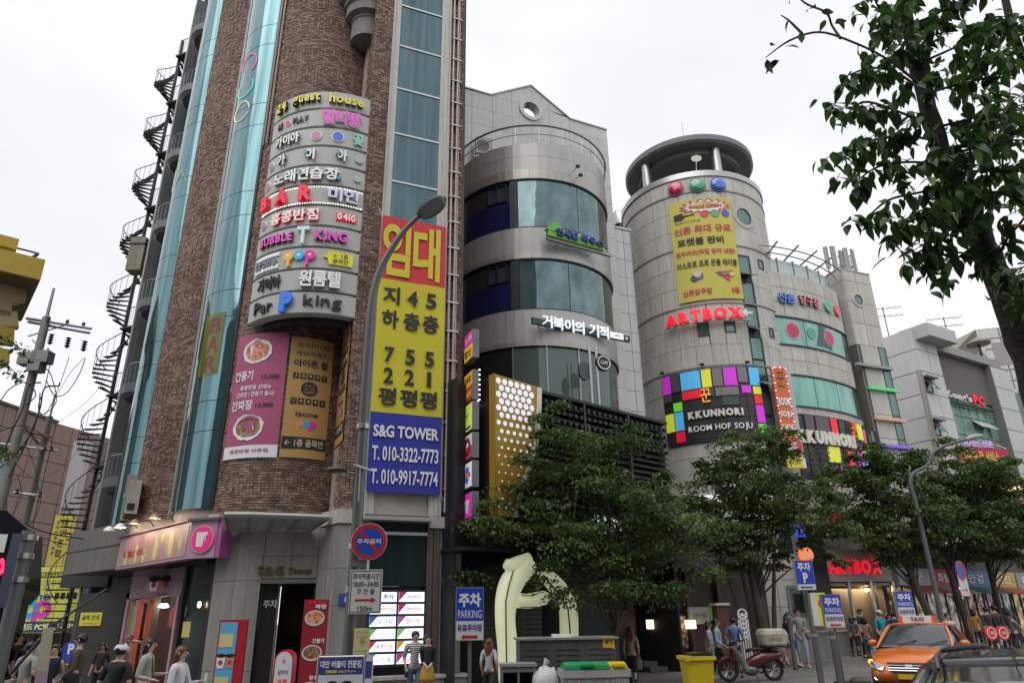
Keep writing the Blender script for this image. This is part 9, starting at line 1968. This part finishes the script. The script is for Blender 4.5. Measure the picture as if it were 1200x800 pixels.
person(933,712,25.0,-95,'young man in a grey sweater and ripped pale jeans with a shoulder bag',h=None,top=(.27,.28,.28),sleeve=.95,bcol=(.26,.33,.42),arms=((.14,.14,.02),(.03,0)),stride=.07,extra=strapbag(mat('bag khaki',(.22,.19,.14),.6),'khaki shoulder bag of the young man in ripped jeans'))
person(921,718,25.2,-75,'woman in black with bare legs walking beside the young man in jeans',h=None,top=(.015,.014,.015),sleeve=.3,bottom='skirt',bcol=(.10,.13,.2),hair='long',skin=SKIN2,stride=.1)
person(1012,725,27,60,'woman in a dusty pink shirt and jeans holding a white shopping bag',h=None,top=(.38,.22,.20),sleeve=.6,bcol=(.08,.12,.2),hair='bob',stride=.08,extra=bag('shopping_bag','white plastic shopping bag between the pink shirt woman and the teal shirt man',WHITE,1,.17,.34,-.42))
person(1029,714,26.5,-80,'man in a teal striped shirt and white cap walking beside the taxi',h=None,top=(.03,.25,.30),sleeve=.5,bcol=(.02,.02,.03),stride=.12,extra=cap(mat('cap white',(.6,.58,.55),.7)))
person(1007,712,29,-60,'man in a black T-shirt in front of the bright storefront',h=None,top=(.015,.025,.022),sleeve=.4,bcol=(.02,.02,.025),stride=.05)
for k_,(x,y,Y,c_,l_,fc)in enumerate(((996,722,30,(.10,.10,.11),'person in charcoal nearest the storefront door',90),(1001,727,30.5,(.3,.3,.3),'person in a grey top behind the charcoal one',20),(1046,716,29,(.02,.03,.12),'person in cobalt blue left of the far parking sign',80),(1040,718,30,(.03,.03,.03),'dark haired person in black left of the cobalt one',-60),(1054,714,30.5,(.05,.04,.03),'person in brown behind the far parking sign',100),(1109,717,24,(.42,.40,.38),'man in a pale shirt behind the taxi roof',-100),(1138,712,30,(.45,.22,.03),'person in ochre between the tree trunks at the right',60),(1154,710,29,(.03,.03,.03),'person in black jacket left of the trio at the far right',80),(1163,708,29.5,(.05,.05,.04),'person in olive black, middle of the trio at the far right',100),(1177,710,29,(.03,.03,.04),'person in navy, rightmost of the trio at the far right',70),(1184,718,28,(.15,.15,.15),'person in dark grey walking at the right edge behind the discs',170))):
 person(x,y,Y,fc,l_,h=None,top=c_,sleeve=.7,hair='short' if k_%3 else 'bob',stride=.08,group='distant pedestrians on the right pavement',fingers=False)
bpy.data.scenes.remove(TMP)
# vehicles
TYRE=mat('tyre',(.02,.02,.02),.8,noise=.2);RIM=mat('alloy',(.4,.4,.41),.3,.8);CHR=mat('chrome',(.55,.56,.57),.15,1)
CGL=mat('car glass',(.018,.022,.025),.08,0,spec=.6,coat=.35);CRUB=mat('car rubber',(.015,.015,.016),.6)
def car_wheel(t,x,y,r=.33,w_=.2,sd=1):
 mb=MB();prof=[(r*.62,-w_/2),(r*.93,-w_/2),(r,-w_*.36),(r,w_*.36),(r*.93,w_/2),(r*.62,w_/2)]
 V=[[(x+rr*math.cos(a),y+nn,r+rr*math.sin(a))for rr,nn in prof]for a in[2*PI*i/28 for i in range(28)]];V.append(V[0]);mb.loft(V,cap=False);w=mb.build('wheel',TYRE,t,smooth='all')
 yo=y+sd*w_*.3;F_=[(x+r*.62*math.cos(2*PI*i/28),yo,r+r*.62*math.sin(2*PI*i/28))for i in range(28)]
 mb=MB();mb.loft([F_,[(a,b+sd*.02,c)for a,b,c in F_],[(x+(a-x)*.9,b+sd*.02,r+(c-r)*.9)for a,b,c in F_]],cap=False);
 for i in range(10):
  a=2*PI*i/10;mb.tube([(x+.05*math.cos(a),yo+sd*.0,r+.05*math.sin(a)),(x+r*.6*math.cos(a),yo+sd*.01,r+r*.6*math.sin(a))],.018,5)
 mb.build('rim',RIM,w,smooth=True);return w
def interp(tab,x):return float(np.interp(x,[a for a,_ in tab],[b for _,b in tab]))
def car(name,label,cat,loc,rz,paint,L,W,hood,roofz,glass_tab,low=.18,group=None):
 """hood: (x, z) table of the beltline; width narrows at both ends; glass_tab: (x, roof z) table of the greenhouse"""
 t=thing(name,label,cat,loc,rz,group,local=True);N=34;rings=[]
 for i in range(N+1):
  x=-L/2+L*i/N;e=abs(x)/(L/2);w=W/2*(1-.16*max(0,(e-.72)/.28)**1.6-.02*e);zt=interp(hood,x);zb=low+.10*max(0,(e-.8)/.2)
  hf=.04+.22*max(0,1-(L/2-abs(x))/.28)
  ring=[(w*.86,zb),(w*.98,zb+.09),(w,zb+(zt-zb)*.45),(w*.985,zb+(zt-zb)*.72),(w*.93,zt-.05),(w*.80,zt),(w*.4,zt+.035),(0,zt+.045)]
  end=max(0,(e-.955)/.045);ring=[(a,b)for a,b in ring]
  full=[(x,a,b)for a,b in ring]+[(x,-a,b)for a,b in ring[-2::-1]];rings.append(full)
 k=len(rings[0]);mb=MB();mb.loft(rings,cap=True);body=mb.build('body',paint,t,smooth='all')
 for f in(1,-1):
  pass
 xs=[a for a,_ in glass_tab];x0,x1=xs[0],xs[-1];rings=[];roof=[]
 for i in range(23):
  x=x0+(x1-x0)*i/22;zr=interp(glass_tab,x);zb=interp(hood,x)-.02;wb=W/2*.93;f=max(0,(zr-zb))/(max(b for _,b in glass_tab)-zb+1e-6);wr=W/2*(.90-.20*f)
  zr=max(zr,zb+.01);rings.append([(x,wb,zb),(x,wr,zr-.05*f),(x,wr*.82,zr),(x,0,zr+.02*f),(x,-wr*.82,zr),(x,-wr,zr-.05*f),(x,-wb,zb)])
  roof.append((x,wr,zr,f))
 mb=MB();mb.loft(rings);mb.build('windows',CGL,t,smooth='all')
 rr=[r_ for r_ in roof if r_[3]>.93];mb=MB();R_=[]
 for x,wr,zr,f in rr:R_.append([(x,wr*1.01,zr-.055),(x,wr*1.0,zr-.02),(x,wr*.82,zr+.012),(x,0,zr+.034),(x,-wr*.82,zr+.012),(x,-wr*1.0,zr-.02),(x,-wr*1.01,zr-.055)])
 mb.loft(R_);mb.build('roof',paint,t,smooth='all')
 for sd in(1,-1):
  for seg in(roof[:next(i for i,r_ in enumerate(roof)if r_[3]>.93)+1],roof[len(roof)-1-next(i for i,r_ in enumerate(roof[::-1])if r_[3]>.93):]):
   if len(seg)>1:mb=MB();mb.tube([(x,sd*(wr*.97+(W/2*.93-wr*.97)*(1-f)*.35),zr-.03)for x,wr,zr,f in seg],.035,6);mb.build('pillar',paint,t,smooth='all')
  xm=(rr[0][0]+rr[-1][0])/2;wr=rr[0][1];mb=MB();mb.tube([(xm,sd*W/2*.935,interp(hood,xm)),(xm+.03,sd*(wr+.005),rr[0][2]-.06)],.035,5);mb.build('pillar',CRUB,t)
  for xd in(xm+.95,xm,xm-.9):mb=MB();mb.tube([(xd,sd*W/2*1.0,low+.2),(xd,sd*W/2*1.0,low+.45),(xd,sd*W/2*.985,interp(hood,xd)-.15)],.006,4);mb.build('door_seam',CRUB,t)
  for xd in(xm+.2,xm-.75):mb=MB();mb.tube([(xd,sd*(W/2*.99+.01),.78),(xd-.18,sd*(W/2*.99+.01),.79)],.016,5);mb.build('door_handle',paint,t)
  xf=rr[-1][0]+.35;mb=MB();mb.ball((xf+.1,sd*(W/2+.09),interp(hood,xf)+.06),.07,.12,.08,10,7);mb.build('wing_mirror',paint,t,smooth='all')
  for xw in(-L*.30,L*.30):
   mb=MB();mb.poly(Flat(0,0,0)if sd<0 else Flat(0,0,180),[((xw*(-1 if sd>0 else 1))+.37*math.cos(PI*j_/14),.33+.37*math.sin(PI*j_/14))for j_ in range(15)]+[((xw*(-1 if sd>0 else 1))-.37,.15),((xw*(-1 if sd>0 else 1))+.37,.15)],W/2*.5,W/2*1.004);mb.build('wheel_arch',CRUB,t);car_wheel(t,xw,sd*(W/2-.08),.33,.2,sd)
 return t,rr
TXP=mat('taxi orange',(.72,.16,.02),.25,0,coat=.8,noise=.04)
tp_=atY(1083,755,19.2);tx,ty=tp_.x,19.3
HT=[(-2.4,.70),(-2.3,.95),(-1.6,1.0),(-.8,.98),(.9,.95),(1.5,.88),(2.1,.76),(2.38,.62),(2.42,.5)]
GT=[(-2.0,1.0),(-1.1,1.40),(-.4,1.46),(.25,1.44),(1.25,.95)]
TXA=math.radians(234)
tz=gz(tx)-.14
TXI,rr=car('taxi','orange taxi with lit lamps and a rooftop sign driving towards the camera','taxi',(tx,ty,tz),TXA,TXP,4.85,1.83,HT,1.46,GT)
t=TXI
def fpoly(name,pts,m_,th=.03,x_=None):
 """piece on the nose: pts (y, z) at the front, sits on the curved bumper"""
 mb=MB();fr=[]
 for y,z in pts:
  fr.append((min(float(np.interp(abs(y),[.6,.74,.80,.86,.9],[2.425,2.40,2.28,2.12,1.98])),float(np.interp(z,[.5,.60,.68,.74],[2.425,2.38,2.26,2.14])))+.02,y,z))
 k=len(fr);mb.add([(a+th,b,c)for a,b,c in fr]+[(a-.12,b,c)for a,b,c in fr],[tuple(range(k)),tuple(range(2*k-1,k-1,-1))]+[(i,i+k,(i+1)%k+k,(i+1)%k)for i in range(k)]);return mb.build(name,m_,t)
fpoly('grille',[(-.46,.66),(.46,.66),(.36,.46),(-.36,.46)],CRUB)
for z in(.50,.55,.60):fpoly('grille_bar',[(-.42,z),(.42,z),(.42,z+.014),(-.42,z+.014)],CHR,.045)
fpoly('badge',[(-.07,.585),(.07,.585),(.07,.625),(-.07,.625)],CHR,.06)
fpoly('number_plate',[(-.24,.43),(.24,.43),(.24,.33),(-.24,.33)],mat('plate yellow',(.65,.42,.02),.4),.05)
v,f=glyphs('47',.02);
mb=MB();FT=Flat(2.43+.056,0,90);text(FT,0,.38,'33바 4712',.38,.06,INK,t,n=0,bold=.01)
fpoly('lower_intake',[(-.55,.28),(.55,.28),(.5,.2),(-.5,.2)],CRUB)
for sd in(1,-1):
 fpoly('headlight',[(sd*.50,.60),(sd*.62,.64),(sd*.74,.67),(sd*.85,.69),(sd*.875,.62),(sd*.78,.55),(sd*.66,.52),(sd*.54,.50)][::sd],mat('lamp clear',(.55,.56,.58),.1,.3,coat=1),.03)
 mb=MB();mb.ball((2.12,sd*.83,.66),.07,.06,.05,10,7);mb.build('indicator_lamp',mat('amber lamp',(1,.42,.03),emit=5 if sd<0 else 2),t)
 mb=MB();mb.ball((2.25,sd*.72,.33),.06,.07,.05,10,7);mb.build('fog_lamp',mat('fog glow',(1,.9,.7),emit=4.5),t)
MB().box(-.25,-.02,-.33,.33,1.47,1.63).build('roof_sign',mat('roof sign white',(.55,.55,.55),.4,emit=.15),t);MB().box(-.26,-.01,.33,.42,1.47,1.62).build('roof_sign_end',TXP,t);MB().box(-.26,-.01,-.42,-.33,1.47,1.62).build('roof_sign_end',TXP,t)
text(Flat(.0,0,90),0,1.55,'TAXI',.3,.09,INK,t,n=-.0+.0+.004,bold=.04)
mb=MB();
for sd in(.3,-.35):mb=MB();mb.tube([(1.28,sd,.985),(1.0,sd+.4,1.09)],.012,4);mb.build('wiper',CRUB,t)
MB().box(.2,.42,-.1,.1,1.34,1.36).build('windscreen_sticker',mat('sticker amber',(.6,.5,.1),.5),t)
SVP=mat('suv black',(.018,.019,.02),.25,.1,coat=.5)
HS=[(-2.3,.85),(-2.22,1.05),(-1.5,1.10),(.9,1.08),(1.4,1.04),(2.1,.92),(2.32,.7)]
GS=[(-2.2,1.08),(-1.9,1.52),(-1.0,1.62),(.2,1.62),(.7,1.55),(1.5,1.06)]
sa=math.radians(58);fx,fy=math.cos(sa),math.sin(sa)
cl=Vector((2.10,4.45,0));rv=Vector((math.sin(sa),-math.cos(sa),0));cen=cl+rv*.80+Vector((fx,fy,0))*1.95
SZ=1.36-1.62
SUV,rr=car('suv','glossy black SUV with roof rails and stub aerial, cut by the bottom right corner','car',(cen.x,cen.y,SZ),sa,SVP,4.65,1.88,HS,1.62,GS)
t=SUV
for sd in(1,-1):
 mb=MB();pp,rr_=spline([(-1.62,sd*.55,1.60),(-1.5,sd*.56,1.635),(-1.2,sd*.57,1.655),(.2,sd*.57,1.655),(.6,sd*.55,1.60)],[.010]*5,5);mb.tube(pp,rr_,8);mb.build('roof_rail',mat('rail satin',(.08,.085,.09),.35,.6),t,smooth='all')
mb=MB();pp,rr_=spline([(-.9,.55,1.67),(-.8,.5,1.68),(-.4,.36,1.685),(.1,.3,1.67)],[.012,.02,.02,.012],5);mb.tube(pp,rr_,10);mb.build('rolled_strap',CRUB,t,smooth='all')
mb=MB();mb.lathe([(0,0),(.035,0),(.03,.04),(.012,.05),(.010,.09),(0,.09)],(-1.72,0,1.57),12);mb.build('aerial_base',CRUB,t);mb=MB();mb.tube([(-1.72,0,1.65),(-1.80,.03,1.82),(-1.87,.05,1.98)],[.012,.009,.006],6);mb.build('aerial',CRUB,t);MB().ball((-1.745,.01,1.70),.028,.028,.01).build('aerial_ring',CRUB,t)
mb=MB();R_=[]
for i in range(9):y=-.72+1.44*i/8;z_=1.545-.04*(y/.72)**2;R_.append([(-1.92,y,z_),(-2.08,y*.97,z_-.035),(-2.08,y*.97,z_-.06),(-1.92,y,z_-.04)])
mb.loft(R_);mb.build('rear_spoiler',SVP,t,smooth='all')
for sd in(.15,-.35,.55):mb=MB();mb.tube([(-1.3,sd,1.655-.02*abs(sd)),(-.7,sd+.02,1.665-.02*abs(sd))],.005,4);mb.build('roof_rib',CHR,t)
sp=atY(882,798,20.6);SC=thing('delivery_scooter','cream and maroon delivery motorbike with a battered white rear box parked on the pavement','motorbike',(sp.x,20.6,gz(sp.x)),math.radians(184),None,local=True)
t=SC;MRN=mat('maroon plastic',(.10,.012,.02),.3,coat=.5,noise=.1);CRP=mat('leg shield cream',(.50,.52,.47),.4,noise=.08,nscale=8)
def mwheel(x):
 r=.29;V=[[(x+rr_*math.cos(a),nn,r+rr_*math.sin(a))for rr_,nn in((r-.08,-.04),(r-.03,-.06),(r,0),(r-.03,.06),(r-.08,.04))]for a in[2*PI*i/30 for i in range(30)]];V.append(V[0]);mb=MB();mb.loft(V,cap=False);w=mb.build('wheel',TYRE,t,smooth='all')
 mb=MB();V=[[(x+rr_*math.cos(a),nn,r+rr_*math.sin(a))for rr_,nn in((r-.07,-.02),(r-.05,-.025),(r-.05,.025),(r-.07,.02))]for a in[2*PI*i/30 for i in range(31)]];mb.loft(V,cap=False);mb.build('rim',CHR,w,smooth='all');mb=MB()
 for i in range(18):a=2*PI*i/18;mb.tube([(x+.03*math.cos(a+.3),.015*(-1)**i,r+.03*math.sin(a+.3)),(x+(r-.06)*math.cos(a),0,r+(r-.06)*math.sin(a))],.004,4)
 mb.build('spokes',CHR,w,kind='stuff');MB().tube([(x,-.06,r),(x,.06,r)],.045,10).build('hub',STEEL,w)
mwheel(.62);mwheel(-.60)
mb=MB();mb.tube([(.62,.07,.29),(.50,.07,.62),(.42,.04,.9)],.025,7);mb.tube([(.62,-.07,.29),(.50,-.07,.62),(.42,-.04,.9)],.025,7);mb.build('front_fork',MRN,t,kind='stuff')
mb=MB();rings=[]
for f in lin(0,1,8):z=.24+.62*f;x=.10+.34*f-.06*math.sin(f*PI);w_=.30*(.6+.4*math.sin(PI*(.25+.6*f)));rings.append([(x+.02,-w_,z),(x+.07,-w_*.5,z),(x+.08,0,z),(x+.07,w_*.5,z),(x+.02,w_,z),(x,w_*.5,z),(x-.0,0,z),(x,-w_*.5,z)])
mb.loft(rings);mb.build('leg_shield',CRP,t,smooth='all')
mb=MB();V=[[(.62+rr_*math.cos(a),nn,.29+rr_*math.sin(a))for rr_,nn in((.28,-.08),(.345,0),(.28,.08),(.26,0))]for a in lin(.5,2.6,12)];mb.loft(V);mb.build('front_mudguard',MRN,t,smooth='all');mb=MB();V=[[(-.60+rr_*math.cos(a),nn,.29+rr_*math.sin(a))for rr_,nn in((.28,-.09),(.35,0),(.28,.09),(.26,0))]for a in lin(.6,3.0,12)];mb.loft(V);mb.build('rear_mudguard',MRN,t,smooth='all')
mb=MB();rings=[]
for x,z0_,z1_,w_ in((.16,.26,.50,.08),(-.05,.28,.62,.13),(-.3,.34,.74,.16),(-.6,.46,.76,.16),(-.88,.58,.70,.09)):rings.append([(x,w_*math.cos(2*PI*q/10),(z0_+z1_)/2+(z1_-z0_)/2*math.sin(2*PI*q/10))for q in range(10)])
mb.loft(rings);mb.build('frame_cover',MRN,t,smooth='all');mb=MB();rings=[]
for x,z_,w_ in((.08,.74,.08),(-.1,.78,.12),(-.4,.79,.13),(-.62,.80,.12)):rings.append([(x,w_*math.cos(2*PI*q/10),z_+.045*math.sin(2*PI*q/10))for q in range(10)])
mb.loft(rings);mb.build('seat',mat('seat black',(.02,.02,.02),.5),t,smooth='all')
mb=MB();mb.ball((.0,0,.27),.22,.14,.14,10,7);mb.build('engine',mat('engine grey',(.16,.16,.16),.4,.6,noise=.3,nscale=20),t,smooth='all');mb=MB();mb.tube([(.0,-.1,.26),(-.3,-.13,.2),(-.75,-.13,.27)],[.02,.03,.045],8);mb.build('exhaust',CHR,t,smooth='all')
mb=MB();mb.tube([(.36,-.32,1.0),(.42,-.15,.96),(.42,.15,.96),(.36,.32,1.0)],.015,6);mb.build('handlebar',DARK,t);
for sd in(1,-1):MB().tube([(.36,sd*.32,1.0),(.33,sd*.42,1.0)],.022,7).build('grip',CRUB,t);mb=MB();mb.tube([(.38,sd*.25,.98),(.36,sd*.3,1.14)],.006,4);mb.ball((.35,sd*.31,1.17),.015,.05,.035,8,6);mb.build('mirror',DARK,t,kind='stuff')
mb=MB();mb.ball((.47,0,.95),.10,.13,.10,12,8);mb.build('headlamp_cowl',mat('cowl dark',(.03,.03,.035),.3),t,smooth='all');MB().ball((.55,0,.95),.03,.08,.07,10,7).build('headlamp',mat('lamp clear',(0,0,0)),t,smooth='all')
mb=MB();c=Vector((-.68,0,.86));rings=[]
for z_,lx,wy in((0,.30,.22),(.04,.33,.25),(.26,.36,.27),(.28,.37,.28),(.38,.33,.25),(.42,.26,.2)):rings.append([(c.x+sx*lx*(1 if abs(sx)>.7 else 1),sy*wy,c.z+z_)for sx,sy in((1,.7),(.85,1),(-.85,1),(-1,.7),(-1,-.7),(-.85,-1),(.85,-1),(1,-.7))])
mb.loft(rings);bx_=mb.build('delivery_box',mixmat('battered box',(.34,.31,.24),(.55,.53,.44),5,.6,.35,.6),t)
text(Flat(c.x,0,0),.0,1.02,'배달 전문',.34,.09,mat('print faded red',(.35,.12,.08),.7),t,n=.265);text(Flat(c.x,0,180),.0,1.02,'배달 전문',.34,.09,mat('print faded red',(0,0,0)),t,n=.265)
MB().box(-1.0,-.4,-.2,.2,.82,.86).build('rack',DARK,t);MB().box(-.98,-.96,-.1,.1,.48,.6).build('number_plate',WHITE,t);MB().ball((-.93,0,.66),.04,.09,.04).build('tail_lamp',RD,t);mb=MB();mb.tube([(-.05,.08,.25),(-.1,.22,.0)],.012,5);mb.build('side_stand',DARK,t)
